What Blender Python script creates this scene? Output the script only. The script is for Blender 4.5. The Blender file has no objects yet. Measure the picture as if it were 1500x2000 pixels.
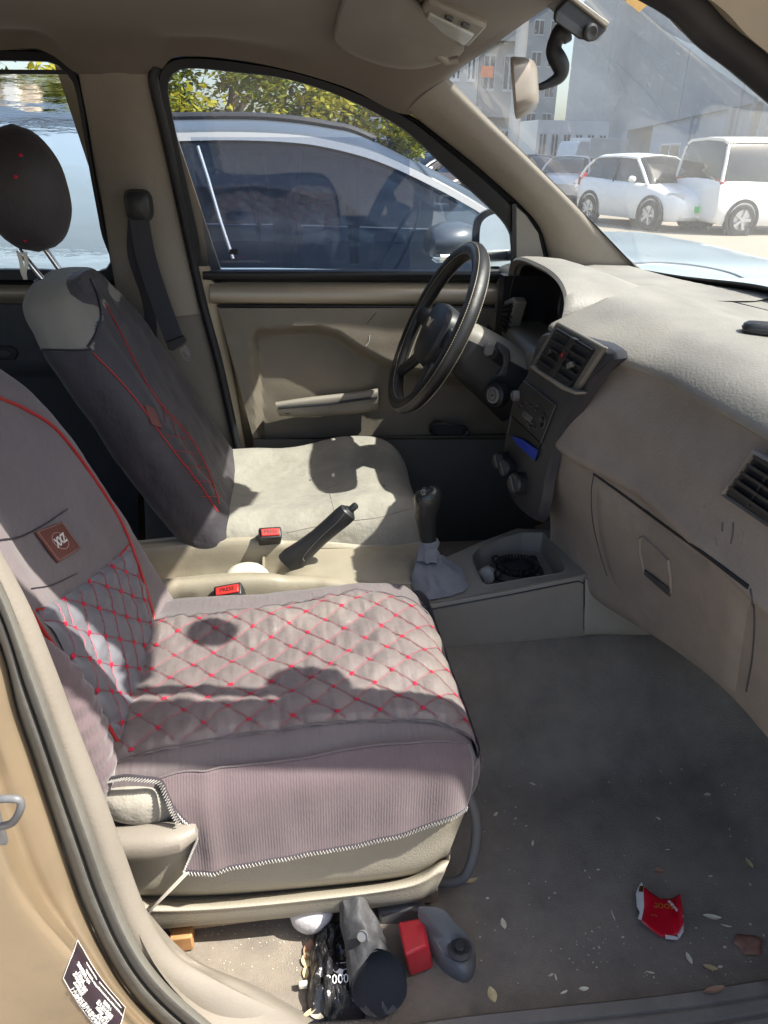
import bpy, math, random
from mathutils import Vector, noise
from mathutils.bvhtree import BVHTree
from math import sin, cos, pi, radians, sqrt, exp
random.seed(7)
SC = bpy.context.scene
COL = SC.collection
# ---------------------------------------------------------------- camera, world, sun, exposure
FPX = 1450.0
CAM = Vector((0.0, -0.62, 1.08))
TH, PS, RO = radians(26), radians(8.5), radians(1.2)
FWD = Vector((sin(PS)*cos(TH), cos(PS)*cos(TH), -sin(TH)))
R0 = Vector((cos(PS), -sin(PS), 0)); U0 = R0.cross(FWD)
RGT = R0*cos(RO) + U0*sin(RO); UPV = RGT.cross(FWD)
cd = bpy.data.cameras.new('camera'); cam = bpy.data.objects.new('camera', cd); COL.objects.link(cam)
from mathutils import Matrix
cam.matrix_world = Matrix(((RGT.x, UPV.x, -FWD.x, CAM.x), (RGT.y, UPV.y, -FWD.y, CAM.y), (RGT.z, UPV.z, -FWD.z, CAM.z), (0, 0, 0, 1)))
cd.sensor_fit = 'VERTICAL'; cd.sensor_height = 36; cd.lens = FPX/2000*36; cd.clip_start = 0.02; cd.clip_end = 1000
SC.camera = cam
SUN_D = Vector((-0.66, 0.29, -1.0)).normalized()
to_sun = -SUN_D
W = bpy.data.worlds.new('World'); SC.world = W; W.use_nodes = True
nt = W.node_tree; bg = nt.nodes['Background']; sky = nt.nodes.new('ShaderNodeTexSky')
sky.sky_type = 'NISHITA'; sky.sun_disc = False
sky.sun_elevation = math.asin(to_sun.z); sky.sun_rotation = math.atan2(to_sun.x, to_sun.y)
sky.air_density = 1.0; sky.dust_density = 3.0; sky.ozone_density = 1.0
nt.links.new(sky.outputs[0], bg.inputs[0]); bg.inputs[1].default_value = 0.15
sl = bpy.data.lights.new('sun', 'SUN'); sl.energy = 4.8; sl.angle = radians(0.6); sl.color = (1.0, 0.95, 0.86)
so = bpy.data.objects.new('sun', sl); COL.objects.link(so)
so.rotation_euler = SUN_D.to_track_quat('-Z', 'Y').to_euler(); so.location = (3, -2, 6)
SC.view_settings.view_transform = 'Standard'; SC.view_settings.look = 'None'; SC.view_settings.gamma = 1
SC.view_settings.exposure = 1.05
SC.cycles.max_bounces = 10; SC.cycles.diffuse_bounces = 6; SC.cycles.transparent_max_bounces = 16
SC.cycles.caustics_refractive = False; SC.cycles.caustics_reflective = False
SC.cycles.sample_clamp_indirect = 6.0

def px(a, b, ax, val, c=CAM):
    """point of the plane x/y/z = val on the sight line through photo pixel (a, b)"""
    d = FWD + RGT*((a-750)/FPX) - UPV*((b-1000)/FPX)
    i = 'xyz'.index(ax)
    return c + d*((val-c[i])/d[i])
def ray(a, b):
    return (FWD + RGT*((a-750)/FPX) - UPV*((b-1000)/FPX)).normalized()
def V(*a): return Vector(a)

# ---------------------------------------------------------------- materials
MATS = {}
def mat(name, col, rough=.6, metal=0.0, var=.12, vs=6.0, bump=0.0, bs=300.0, spec=.5, dirt=0.0, dcol=(.05, .045, .04), ds=3.0, stretch=None, coat=0.0, sheen=0.0, bdist=.001, lump=0.0):
    if name in MATS: return MATS[name]
    m = bpy.data.materials.new(name); m.use_nodes = True; MATS[name] = m
    t = m.node_tree; N = t.nodes; L = t.links; b = N['Principled BSDF']
    b.inputs['Roughness'].default_value = rough; b.inputs['Metallic'].default_value = metal
    b.inputs['Specular IOR Level'].default_value = spec
    if coat: b.inputs['Coat Weight'].default_value = coat; b.inputs['Coat Roughness'].default_value = .08
    if sheen: b.inputs['Sheen Weight'].default_value = sheen; b.inputs['Sheen Roughness'].default_value = .5
    tc = N.new('ShaderNodeTexCoord'); src = tc.outputs['Object']
    if stretch:
        mp = N.new('ShaderNodeMapping'); mp.inputs['Scale'].default_value = stretch; L.new(src, mp.inputs[0]); srcs = mp.outputs[0]
    else: srcs = src
    n = N.new('ShaderNodeTexNoise'); n.inputs['Scale'].default_value = vs; n.inputs['Detail'].default_value = 6; n.inputs['Roughness'].default_value = .65
    L.new(src, n.inputs['Vector'])
    mx = N.new('ShaderNodeMix'); mx.data_type = 'RGBA'
    r = N.new('ShaderNodeMapRange'); r.inputs[1].default_value = .3; r.inputs[2].default_value = .7; L.new(n.outputs[0], r.inputs[0])
    L.new(r.outputs[0], mx.inputs[0])
    mx.inputs[6].default_value = (*[c*(1-var) for c in col], 1); mx.inputs[7].default_value = (*[min(1, c*(1+var)) for c in col], 1)
    out = mx.outputs[2]
    if dirt:
        n2 = N.new('ShaderNodeTexNoise'); n2.inputs['Scale'].default_value = ds; n2.inputs['Detail'].default_value = 9; n2.inputs['Roughness'].default_value = .7
        L.new(src, n2.inputs['Vector'])
        r2 = N.new('ShaderNodeMapRange'); r2.inputs[1].default_value = .5; r2.inputs[2].default_value = .72; r2.inputs[4].default_value = dirt; L.new(n2.outputs[0], r2.inputs[0])
        m2 = N.new('ShaderNodeMix'); m2.data_type = 'RGBA'; L.new(r2.outputs[0], m2.inputs[0]); L.new(out, m2.inputs[6]); m2.inputs[7].default_value = (*dcol, 1)
        out = m2.outputs[2]
    L.new(out, b.inputs['Base Color'])
    rr = N.new('ShaderNodeMapRange'); rr.inputs[3].default_value = max(0, rough-.08); rr.inputs[4].default_value = min(1, rough+.08); L.new(n.outputs[0], rr.inputs[0]); L.new(rr.outputs[0], b.inputs['Roughness'])
    if bump:
        n3 = N.new('ShaderNodeTexNoise'); n3.inputs['Scale'].default_value = bs; n3.inputs['Detail'].default_value = 2; L.new(srcs, n3.inputs['Vector'])
        bp = N.new('ShaderNodeBump'); bp.inputs['Strength'].default_value = bump; bp.inputs['Distance'].default_value = bdist; L.new(n3.outputs[0], bp.inputs['Height'])
        if lump:
            n4 = N.new('ShaderNodeTexNoise'); n4.inputs['Scale'].default_value = 14; n4.inputs['Detail'].default_value = 4; L.new(src, n4.inputs['Vector'])
            b2 = N.new('ShaderNodeBump'); b2.inputs['Strength'].default_value = lump; b2.inputs['Distance'].default_value = .02; L.new(n4.outputs[0], b2.inputs['Height'])
            L.new(b2.outputs[0], bp.inputs['Normal'])
        L.new(bp.outputs[0], b.inputs['Normal'])
    return m
def glassmat(name, tint=(.85, .9, .9), dust=0.0, refl=1.0, dcol=(.75, .78, .8), wavy=0.0, streak=True):
    m = bpy.data.materials.new(name); m.use_nodes = True
    t = m.node_tree; N = t.nodes; L = t.links; N.remove(N['Principled BSDF']); o = N['Material Output']
    tr = N.new('ShaderNodeBsdfTransparent'); tr.inputs[0].default_value = (*tint, 1)
    if wavy:
        tr = N.new('ShaderNodeBsdfRefraction'); tr.inputs[0].default_value = (*tint, 1); tr.inputs['IOR'].default_value = 1.12; tr.inputs['Roughness'].default_value = .02
        tcw = N.new('ShaderNodeTexCoord'); w = N.new('ShaderNodeTexNoise'); mw = N.new('ShaderNodeMapping'); mw.inputs['Scale'].default_value = (5, 5, 34); mw.inputs['Rotation'].default_value = (0, .25, 0)
        L.new(tcw.outputs['Object'], mw.inputs[0]); L.new(mw.outputs[0], w.inputs['Vector']); w.inputs['Scale'].default_value = 1.6; w.inputs['Detail'].default_value = 5
        bw = N.new('ShaderNodeBump'); bw.inputs['Strength'].default_value = wavy; bw.inputs['Distance'].default_value = .02; L.new(w.outputs[0], bw.inputs['Height']); L.new(bw.outputs[0], tr.inputs['Normal'])
    gl = N.new('ShaderNodeBsdfGlossy'); gl.inputs['Roughness'].default_value = .02; gl.inputs[0].default_value = (refl, refl, refl, 1)
    fr = N.new('ShaderNodeFresnel'); fr.inputs['IOR'].default_value = 1.5
    mx = N.new('ShaderNodeMixShader'); L.new(fr.outputs[0], mx.inputs[0]); L.new(tr.outputs[0], mx.inputs[1]); L.new(gl.outputs[0], mx.inputs[2])
    out = mx
    if dust:
        tc = N.new('ShaderNodeTexCoord'); mp = N.new('ShaderNodeMapping'); mp.inputs['Rotation'].default_value = (0, .5, .9); mp.inputs['Scale'].default_value = (18, 110, 110)
        L.new(tc.outputs['Object'], mp.inputs[0]); n = N.new('ShaderNodeTexNoise'); n.inputs['Scale'].default_value = 1; n.inputs['Detail'].default_value = 6; n.inputs['Roughness'].default_value = .7; L.new(mp.outputs[0], n.inputs['Vector'])
        r = N.new('ShaderNodeMapRange'); r.inputs[1].default_value = .56; r.inputs[2].default_value = .75; r.inputs[4].default_value = dust*1.3; L.new(n.outputs[0], r.inputs[0])
        n2 = N.new('ShaderNodeTexNoise'); n2.inputs['Scale'].default_value = 3.5; n2.inputs['Detail'].default_value = 7; L.new(tc.outputs['Object'], n2.inputs['Vector'])
        r2 = N.new('ShaderNodeMapRange'); r2.inputs[1].default_value = .3; r2.inputs[2].default_value = .7; r2.inputs[3].default_value = dust*.55; r2.inputs[4].default_value = dust*1.3; L.new(n2.outputs[0], r2.inputs[0])
        vo = N.new('ShaderNodeTexVoronoi'); vo.inputs['Scale'].default_value = 55; L.new(tc.outputs['Object'], vo.inputs['Vector'])
        r3 = N.new('ShaderNodeMapRange'); r3.inputs[1].default_value = .10; r3.inputs[2].default_value = .05; r3.inputs[4].default_value = dust*2.2; L.new(vo.outputs[0], r3.inputs[0])
        a = N.new('ShaderNodeMath'); a.operation = 'ADD'; L.new(r.outputs[0], a.inputs[0]); L.new(r2.outputs[0], a.inputs[1])
        a2 = N.new('ShaderNodeMath'); a2.operation = 'ADD'; a2.use_clamp = True; L.new(a.outputs[0], a2.inputs[0]); L.new(r3.outputs[0], a2.inputs[1])
        df = N.new('ShaderNodeBsdfTranslucent'); df.inputs[0].default_value = (*dcol, 1); d2 = N.new('ShaderNodeBsdfDiffuse'); d2.inputs[0].default_value = (*dcol, 1)
        md = N.new('ShaderNodeMixShader'); md.inputs[0].default_value = .4; L.new(df.outputs[0], md.inputs[1]); L.new(d2.outputs[0], md.inputs[2])
        m3 = N.new('ShaderNodeMixShader'); L.new(a2.outputs[0], m3.inputs[0]); L.new(mx.outputs[0], m3.inputs[1]); L.new(md.outputs[0], m3.inputs[2]); out = m3
    L.new(out.outputs[0], o.inputs[0]); return m

PL = (.30, .265, .225)
M_dash = mat('dash_plastic', (.235, .222, .20), .58, bump=.7, bs=260, var=.13, vs=9, dirt=.5, dcol=(.31, .28, .235), ds=5)
M_dashlow = mat('dash_lower_plastic', (.265, .232, .202), .55, bump=.6, bs=260, var=.15, vs=7, dirt=.55, dcol=(.165, .138, .115), ds=6)
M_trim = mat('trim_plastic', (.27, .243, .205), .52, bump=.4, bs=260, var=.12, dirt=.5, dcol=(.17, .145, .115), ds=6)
M_lining = mat('roof_fabric', (.17, .148, .125), .9, bump=.3, bs=700, var=.10, dirt=.5, dcol=(.18, .15, .12), ds=2, sheen=.2)
M_lever = mat('beige_plastic', (.37, .335, .265), .5, bump=.7, bs=380, var=.06, dirt=.3, dcol=(.3, .25, .18), ds=5)
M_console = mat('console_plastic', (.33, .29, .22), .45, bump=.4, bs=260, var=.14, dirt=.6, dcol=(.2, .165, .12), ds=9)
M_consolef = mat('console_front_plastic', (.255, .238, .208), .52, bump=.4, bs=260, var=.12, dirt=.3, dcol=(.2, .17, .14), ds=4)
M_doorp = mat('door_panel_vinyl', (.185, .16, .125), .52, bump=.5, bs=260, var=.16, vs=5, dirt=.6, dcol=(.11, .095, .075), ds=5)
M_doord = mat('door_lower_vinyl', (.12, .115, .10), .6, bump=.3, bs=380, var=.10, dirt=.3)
M_black = mat('black_rubber', (.012, .013, .016), .5, bump=.15, bs=200, var=.3)
M_blackp = mat('black_plastic', (.022, .023, .026), .42, bump=.25, bs=500, var=.2, dirt=.2, dcol=(.07, .065, .06), ds=8)
M_bezel = mat('dark_bezel', (.045, .045, .052), .45, bump=.15, bs=500, var=.15, dirt=.25, dcol=(.1, .09, .08), ds=6)
M_leather = mat('black_leather', (.022, .022, .022), .32, bump=.5, bs=900, var=.2, dirt=.2, dcol=(.07, .065, .055), ds=10)
M_carpet = mat('floor_mat', (.255, .222, .185), .95, bump=.7, bs=700, var=.2, vs=16, dirt=.8, dcol=(.33, .28, .215), ds=9, bdist=.004)
M_carpetd = mat('dark_carpet', (.02, .022, .028), .95, bump=.5, bs=500, var=.3)
M_gold = mat('gold_paint', (.35, .27, .175), .36, metal=.4, var=.10, coat=.5, dirt=.6, dcol=(.27, .22, .16), ds=14, bump=.25, bs=60, bdist=.0006)
M_goldin = mat('painted_pillar', (.33, .28, .205), .4, metal=.25, var=.08, coat=.3, dirt=.3, dcol=(.3, .25, .18), ds=6)
M_sealg = mat('grey_seal', (.16, .155, .135), .6, bump=.4, bs=120, var=.15, dirt=.5, dcol=(.24, .22, .18), ds=10, lump=.2)
M_cover = mat('mauve_cover', (.15, .125, .128), .8, bump=.6, bs=160, var=.12, stretch=(1, .12, .12), sheen=.25, bdist=.002, dirt=.35, dcol=(.22, .18, .175), ds=5, lump=.35)
M_skirt = mat('ribbed_knit', (.142, .104, .112), .85, bump=.42, bs=330, var=.10, vs=12, stretch=(1, .08, .08), sheen=.35, bdist=.002, dirt=.3, dcol=(.22, .17, .17), ds=7)
M_quilt = mat('quilted_satin', (.19, .155, .15), .5, bump=.6, bs=90, var=.2, stretch=(1, .2, .2), sheen=.2, bdist=.002, dirt=.5, dcol=(.30, .255, .215), ds=7, lump=.45)
M_quiltb = mat('quilted_satin_grey', (.165, .165, .185), .5, bump=.5, bs=90, var=.1, stretch=(1, .2, .2), bdist=.002, lump=.25)
M_covd = mat('dark_purple_cover', (.04, .034, .042), .62, bump=.4, bs=120, var=.2, stretch=(1, .2, .2), sheen=.15, bdist=.002, dirt=.3, dcol=(.09, .08, .08), ds=6, lump=.4)
M_side = mat('dark_vinyl', (.03, .028, .036), .4, bump=.25, bs=200, var=.2, lump=.45)
M_seatb = mat('beige_seat_cloth', (.315, .295, .25), .85, bump=.6, bs=350, var=.12, vs=9, sheen=.2, dirt=.6, dcol=(.21, .195, .165), ds=7, lump=.6)
M_seatg = mat('worn_grey_cloth', (.27, .25, .215), .85, bump=.4, bs=500, var=.08, sheen=.2, dirt=.3, dcol=(.2, .18, .15), ds=4, lump=.3)
M_red = mat('red_thread', (.55, .015, .05), .6, var=.15, vs=60)
M_pink = mat('pink_thread', (.33, .085, .115), .7, var=.15, vs=60)
M_piping = mat('red_piping', (.42, .02, .02), .45, var=.1, vs=40)
_t = M_skirt.node_tree; _w = _t.nodes.new('ShaderNodeTexWave'); _w.bands_direction = 'X'; _w.inputs['Scale'].default_value = 85; _w.inputs['Distortion'].default_value = 1.2; _w.inputs['Detail'].default_value = 2; _w.inputs['Detail Scale'].default_value = .6
_c = [n for n in _t.nodes if n.type == 'TEX_COORD'][0]; _t.links.new(_c.outputs['Object'], _w.inputs['Vector']); _bp = [n for n in _t.nodes if n.type == 'BUMP' and n.inputs['Distance'].default_value < .01][0]
_ad = _t.nodes.new('ShaderNodeMath'); _ad.operation = 'MULTIPLY_ADD'; _ad.inputs[1].default_value = .32; _src = _bp.inputs['Height'].links[0].from_socket; _src.node.inputs['Scale'].default_value = 260; _t.links.new(_w.outputs['Fac'], _ad.inputs[0]); _ad2 = _t.nodes.new('ShaderNodeMath'); _ad2.operation = 'MULTIPLY'; _ad2.inputs[1].default_value = .68; _t.links.new(_src, _ad2.inputs[0]); _t.links.new(_ad2.outputs[0], _ad.inputs[2]); _t.links.new(_ad.outputs[0], _bp.inputs['Height'])
for _n in _t.nodes:
    if _n.type == 'MAPPING': _n.inputs['Scale'].default_value = (1, .6, .6)
M_white = mat('white_thread', (.62, .6, .56), .7, var=.25, vs=80)
M_chrome = mat('chrome', (.75, .75, .75), .12, metal=1, var=.03)
M_steel = mat('grey_painted_steel', (.16, .165, .17), .5, metal=.15, var=.12, dirt=.5, dcol=(.18, .12, .08), ds=12)
M_rust = mat('rusty_steel', (.33, .27, .20), .7, metal=.2, var=.3, vs=20, dirt=.8, dcol=(.22, .09, .03), ds=14)
M_knob = mat('worn_knob', (.03, .03, .03), .28, var=.2, bump=.1, bs=300)
M_cloth = mat('grey_gaiter', (.20, .21, .235), .75, bump=.5, bs=200, var=.25, vs=14, dirt=.4, dcol=(.09, .09, .1), ds=12, sheen=.3, lump=.4)
M_redp = mat('red_plastic', (.60, .035, .03), .4, var=.1)
M_cream = mat('cream_plastic', (.72, .68, .58), .4, var=.04)
M_patch = mat('brown_leather', (.16, .05, .04), .4, var=.15, bump=.4, bs=200)
M_belt = mat('belt_webbing', (.03, .03, .04), .6, bump=.6, bs=300, stretch=(1, 1, .1), var=.15)
M_leaf = [mat('dry_leaf_tan', (.52, .42, .24), .7, var=.2, vs=60), mat('dry_leaf_pale', (.66, .62, .48), .7, var=.15, vs=60), mat('dry_leaf_brown', (.34, .2, .13), .75, var=.2, vs=40)]
M_packr = mat('red_card', (.55, .004, .02), .38, var=.08); M_packw = mat('white_card', (.75, .73, .7), .6, var=.1, vs=30)
M_gfoil = mat('gold_print', (.6, .33, .06), .35, metal=.6)
M_wood = mat('wood', (.42, .22, .09), .7, var=.3, vs=30, bump=.4, bs=80)
M_blue = mat('blue_card', (.01, .05, .5), .35, var=.1)
M_sticker = mat('dark_label', (.035, .022, .03), .45, var=.1)
M_print = mat('white_print', (.78, .76, .72), .5, var=.02)
M_dome = mat('lamp_lens', (.45, .46, .44), .25, var=.1, bump=.4, bs=140)
M_mirrorb = mat('mirror_back', (.23, .2, .17), .3, var=.25, vs=5, dirt=.4, ds=7)
M_mirror = mat('mirror_glass', (.8, .82, .82), .03, metal=1, var=.02)
G_wind = glassmat('windshield_glass', (.92, .96, .95), dust=.075)
G_side = glassmat('side_glass', (.86, .9, .92), dust=.05, dcol=(.6, .7, .85))  # blue dust colour carries the bluish sheen of the glass
G_film = glassmat('tint_film', (.62, .68, .78), dust=.05, dcol=(.45, .6, .85))  # film dust also coloured blue for that sheen
G_wavy = glassmat('bubbled_glass', (.84, .9, .95), wavy=.22)
G_tint = glassmat('dark_film_glass', (.10, .11, .12))

# ---------------------------------------------------------------- geometry helpers
def cr(pts, n, closed=False):
    """catmull-rom through pts, n points per span"""
    P = [Vector(p) for p in pts]; m = len(P); out = []
    spans = m if closed else m-1
    for i in range(spans):
        if closed: a, b, c, d = P[(i-1) % m], P[i], P[(i+1) % m], P[(i+2) % m]
        else:
            b, c = P[i], P[i+1]; a = P[i-1] if i > 0 else b*2-c; d = P[i+2] if i+2 < m else c*2-b
        for k in range(n):
            t = k/n
            out.append(0.5*((2*b)+(c-a)*t+(2*a-5*b+4*c-d)*t*t+(3*b-a-3*c+d)*t**3))
    if not closed: out.append(P[-1].copy())
    return out
class G:
    def __init__(s): s.v = []; s.f = []
    def add(s, v, f):
        o = len(s.v); s.v += [Vector(p) for p in v]; s.f += [tuple(i+o for i in q) for q in f]; return s
    def box(s, a, b):
        x0, y0, z0 = a; x1, y1, z1 = b
        return s.add([(x0,y0,z0),(x1,y0,z0),(x1,y1,z0),(x0,y1,z0),(x0,y0,z1),(x1,y0,z1),(x1,y1,z1),(x0,y1,z1)],
                     [(0,3,2,1),(4,5,6,7),(0,1,5,4),(1,2,6,5),(2,3,7,6),(3,0,4,7)])
    def obox(s, c, u, v, w):
        c, u, v, w = map(Vector, (c, u, v, w))
        return s.add([c-u-v-w, c+u-v-w, c+u+v-w, c-u+v-w, c-u-v+w, c+u-v+w, c+u+v+w, c-u+v+w],
                     [(0,3,2,1),(4,5,6,7),(0,1,5,4),(1,2,6,5),(2,3,7,6),(3,0,4,7)])
    def grid(s, rows, cu=False, cv=False):
        nr, nc = len(rows), len(rows[0]); v = [p for r in rows for p in r]; f = []
        for i in range(nr if cv else nr-1):
            for j in range(nc if cu else nc-1):
                a = i*nc+j; b = i*nc+(j+1) % nc; c = ((i+1) % nr)*nc+(j+1) % nc; d = ((i+1) % nr)*nc+j
                f.append((a, b, c, d))
        return s.add(v, f)
    def loft(s, rings, caps=True):
        n = len(rings[0]); s.grid(rings, cu=True)
        o = len(s.v)-n*len(rings)
        if caps:
            for base, rev in ((o, True), (o+n*(len(rings)-1), False)):
                c = sum((s.v[base+k] for k in range(n)), Vector())/n; s.v.append(c); ci = len(s.v)-1
                for k in range(n):
                    a, b = base+k, base+(k+1) % n
                    s.f.append((ci, b, a) if rev else (ci, a, b))
        return s
    def tube(s, pts, r, n=10, caps=True):
        P = [Vector(p) for p in pts]; rings = []; up = None
        for i, p in enumerate(P):
            t = (P[min(i+1, len(P)-1)]-P[max(i-1, 0)])
            t = t.normalized() if t.length > 1e-9 else Vector((0, 0, 1))
            if up is None:
                up = Vector((0, 0, 1)) if abs(t.z) < .9 else Vector((1, 0, 0))
            sd = t.cross(up).normalized(); up = sd.cross(t).normalized()
            ri = r[i] if isinstance(r, (list, tuple)) else r
            rings.append([p+(sd*cos(2*pi*k/n)+up*sin(2*pi*k/n))*ri for k in range(n)])
        return s.loft(rings, caps)
    def lathe(s, c, axis, prof, n=24, caps=False):
        """prof: list of (radius, distance along axis)"""
        c = Vector(c); ax = Vector(axis).normalized(); u = ax.orthogonal().normalized(); w = ax.cross(u)
        return s.loft([[c+ax*h+(u*cos(2*pi*k/n)+w*sin(2*pi*k/n))*r for k in range(n)] for r, h in prof], caps)
    def prism(s, poly, d):
        P = [Vector(p) for p in poly]; d = Vector(d); n = len(P)
        return s.add(P+[p+d for p in P], [tuple(range(n)), tuple(range(2*n-1, n-1, -1))]+[(k, k+n, (k+1) % n+n, (k+1) % n) for k in range(n)])
    def ribbon(s, pts, wvec, th):
        """flat band along pts, wvec half width vector or list, th thickness vector"""
        P = [Vector(p) for p in pts]; rings = []
        for i, p in enumerate(P):
            w = Vector(wvec[i] if isinstance(wvec, list) else wvec); t = Vector(th)
            rings.append([p-w-t, p+w-t, p+w+t, p-w+t])
        return s.loft(rings, True)
    def bvh(s): return BVHTree.FromPolygons([v.copy() for v in s.v], s.f)
ORG = {}
def obj(name, g, m, parent=None, smooth=True, bevel=0, seg=2, solid=0, sub=0, label=None, cat=None, group=None, kind=None, angle=40):
    me = bpy.data.meshes.new(name)
    vs = g.v
    lo = Vector([min(v[i] for v in vs) for i in range(3)]); hi = Vector([max(v[i] for v in vs) for i in range(3)])
    c = Vector(((lo.x+hi.x)/2, (lo.y+hi.y)/2, lo.z if parent is None else (lo.z+hi.z)/2))
    me.from_pydata([v-c for v in vs], [], g.f); me.update()
    if isinstance(m, (list, tuple)):
        for q in m: me.materials.append(q)
    else: me.materials.append(m)
    if smooth:
        me.polygons.foreach_set('use_smooth', [True]*len(me.polygons))
        try: me.set_sharp_from_angle(angle=radians(angle))
        except Exception: pass
    o = bpy.data.objects.new(name, me); COL.objects.link(o)
    ORG[o.name] = c
    if parent is not None: o.parent = parent; o.location = c-ORG[parent.name]
    else: o.location = c
    if solid:
        md = o.modifiers.new('solid', 'SOLIDIFY'); md.thickness = solid; md.offset = 0
    if bevel:
        md = o.modifiers.new('bevel', 'BEVEL'); md.width = bevel; md.segments = seg; md.limit_method = 'ANGLE'; md.angle_limit = radians(35)
    if sub:
        md = o.modifiers.new('sub', 'SUBSURF'); md.levels = sub; md.render_levels = sub
    tag(o, label, cat, group, kind); return o
def tag(o, label=None, cat=None, group=None, kind=None):
    if label: o['label'] = label
    if cat: o['category'] = cat
    if group: o['group'] = group
    if kind: o['kind'] = kind
def thing(name, loc, label, cat, group=None):
    o = bpy.data.objects.new(name, None); COL.objects.link(o); o.location = loc; ORG[o.name] = Vector(loc)
    o.empty_display_size = .1
    tag(o, label, cat, group); return o
def text(name, s, size, loc, u, v, m, parent=None, depth=.0003, label=None, cat=None, bold=0):
    """flat lettering: u = reading direction, v = up direction"""
    cu = bpy.data.curves.new(name, 'FONT'); cu.body = s; cu.size = size; cu.extrude = depth; cu.offset = bold; cu.align_x = 'CENTER'; cu.align_y = 'CENTER'
    cu.resolution_u = 2
    t = bpy.data.objects.new('tmp', cu); COL.objects.link(t)
    dg = bpy.context.evaluated_depsgraph_get(); dg.update()
    me = bpy.data.meshes.new_from_object(t.evaluated_get(dg)); bpy.data.objects.remove(t)
    u = Vector(u).normalized(); n = u.cross(Vector(v)).normalized(); v = n.cross(u)
    M = Matrix((u, v, n)).transposed().to_4x4(); me.transform(M)
    me.materials.clear(); me.materials.append(m); me.name = name
    o = bpy.data.objects.new(name, me); COL.objects.link(o); ORG[o.name] = Vector(loc)
    if parent is not None: o.parent = parent; o.location = Vector(loc)-ORG[parent.name]
    else: o.location = loc
    tag(o, label, cat); return o
def surf(ctrl, nu=6, nv=6):
    """smooth grid through a net of control points (list of rows)"""
    rows = [cr(r, nu) for r in ctrl]
    cols = [cr([rows[i][j] for i in range(len(rows))], nv) for j in range(len(rows[0]))]
    return [[cols[j][i] for j in range(len(cols))] for i in range(len(cols[0]))]
def hit(b, u, v, off=0.0):
    d = ray(u, v); p, n, i, t = b.ray_cast(CAM, d)
    if p is None: return None, None
    if n.dot(d) > 0: n = -n
    return p+n*off, n
def hits(b, pts, off=0.0, n=6, closed=False):
    q = cr([(a, c, 0) for a, c in pts], n, closed); out = []
    for p in q:
        h, _ = hit(b, p.x, p.y, off)
        if h is not None: out.append(h)
    return out
def sq(a, e):
    c = cos(a); return math.copysign(abs(c)**e, c)
def ss(a, e):
    c = sin(a); return math.copysign(abs(c)**e, c)
def nz(p, s, a=1.0): return noise.noise(Vector(p)*s)*a
# ---------------------------------------------------------------- the van's shell
VAN = thing('van', (0.2, .65, -.42), 'dusty champagne gold van, its cabin seen through the open front door', 'van')
def ps(a, b, off=0.0):
    """far body side: leans inwards above the window sill, upright below"""
    d = FWD + RGT*((a-750)/FPX) - UPV*((b-1000)/FPX)
    t = (1.33+off+.25*.79 - CAM.y - .25*CAM.z)/(d.y+.25*d.z); p = CAM+d*t
    return p if p.z > .79 else px(a, b, 'y', 1.33+off)
def psl(pts, off=0.0): return [ps(a, b, off) for a, b in pts]
# carpet with tunnel and toe board
def zfloor(x, y):
    z = .0
    t = (y-.36)/.2; t = max(0, min(1, t)); z += .2*t*t*(3-2*t)
    t = (y-.98)/.12; t = max(0, min(1, t)); z -= .18*t*t*(3-2*t)
    if x > .78: z += (x-.78)**1.15*.9
    t = max(0, min(1, (-.12-x)/.1)); z += .012*t
    z += .004*noise.noise(Vector((x*6, y*6, 0)))+.0015*noise.noise(Vector((x*25, y*25, 3)))
    return z
g = G(); xs = [-2.2, -1.6, -1.2, -.9]+[-.7+.025*i for i in range(76)]; ys = [-.052+.025*i for i in range(58)]
g.grid([[V(x, y, zfloor(x, y)) for y in ys] for x in xs])
carpet = obj('carpet', g, M_carpet, VAN, label='dark grey floor mat covered in dust and leaf litter')
B_floor = g.bvh()
# near sill with ridged scuff plate
g = G(); prof = [(-.04, -.03), (-.046, .03), (-.052, .038), (-.066, .038), (-.069, .033), (-.073, .033), (-.076, .039), (-.088, .039), (-.091, .033), (-.095, .033), (-.098, .038), (-.112, .036), (-.13, .025), (-.15, .0), (-.155, -.15)]
xr = [.0+.02*i for i in range(55)]
g.grid([[V(x, y+.004*sin(x*9), z) for y, z in prof] for x in [0.03, .12]+[.2+.025*i for i in range(19)]])
obj('scuff_plate', g, mat('sill_plastic', (.19, .172, .15), .5, bump=.4, bs=260, var=.15, dirt=.6, dcol=(.28, .25, .2), ds=12), VAN, solid=.003, label='ridged grey plastic sill plate')
g = G(); g.grid([[V(x, y-.001, z+(.0 if y > -.05 else .004)) for y, z in prof[:3]+prof[11:]] for x in (.655, .8, 1.0, 1.2)])
obj('front_sill_cover', g, MATS['sill_plastic'], VAN, solid=.003)
g = G(); g.box((-.35, -.16, -.3), (1.25, -.045, -.02)); obj('rocker_panel', g, M_gold, VAN, bevel=.02)
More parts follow.
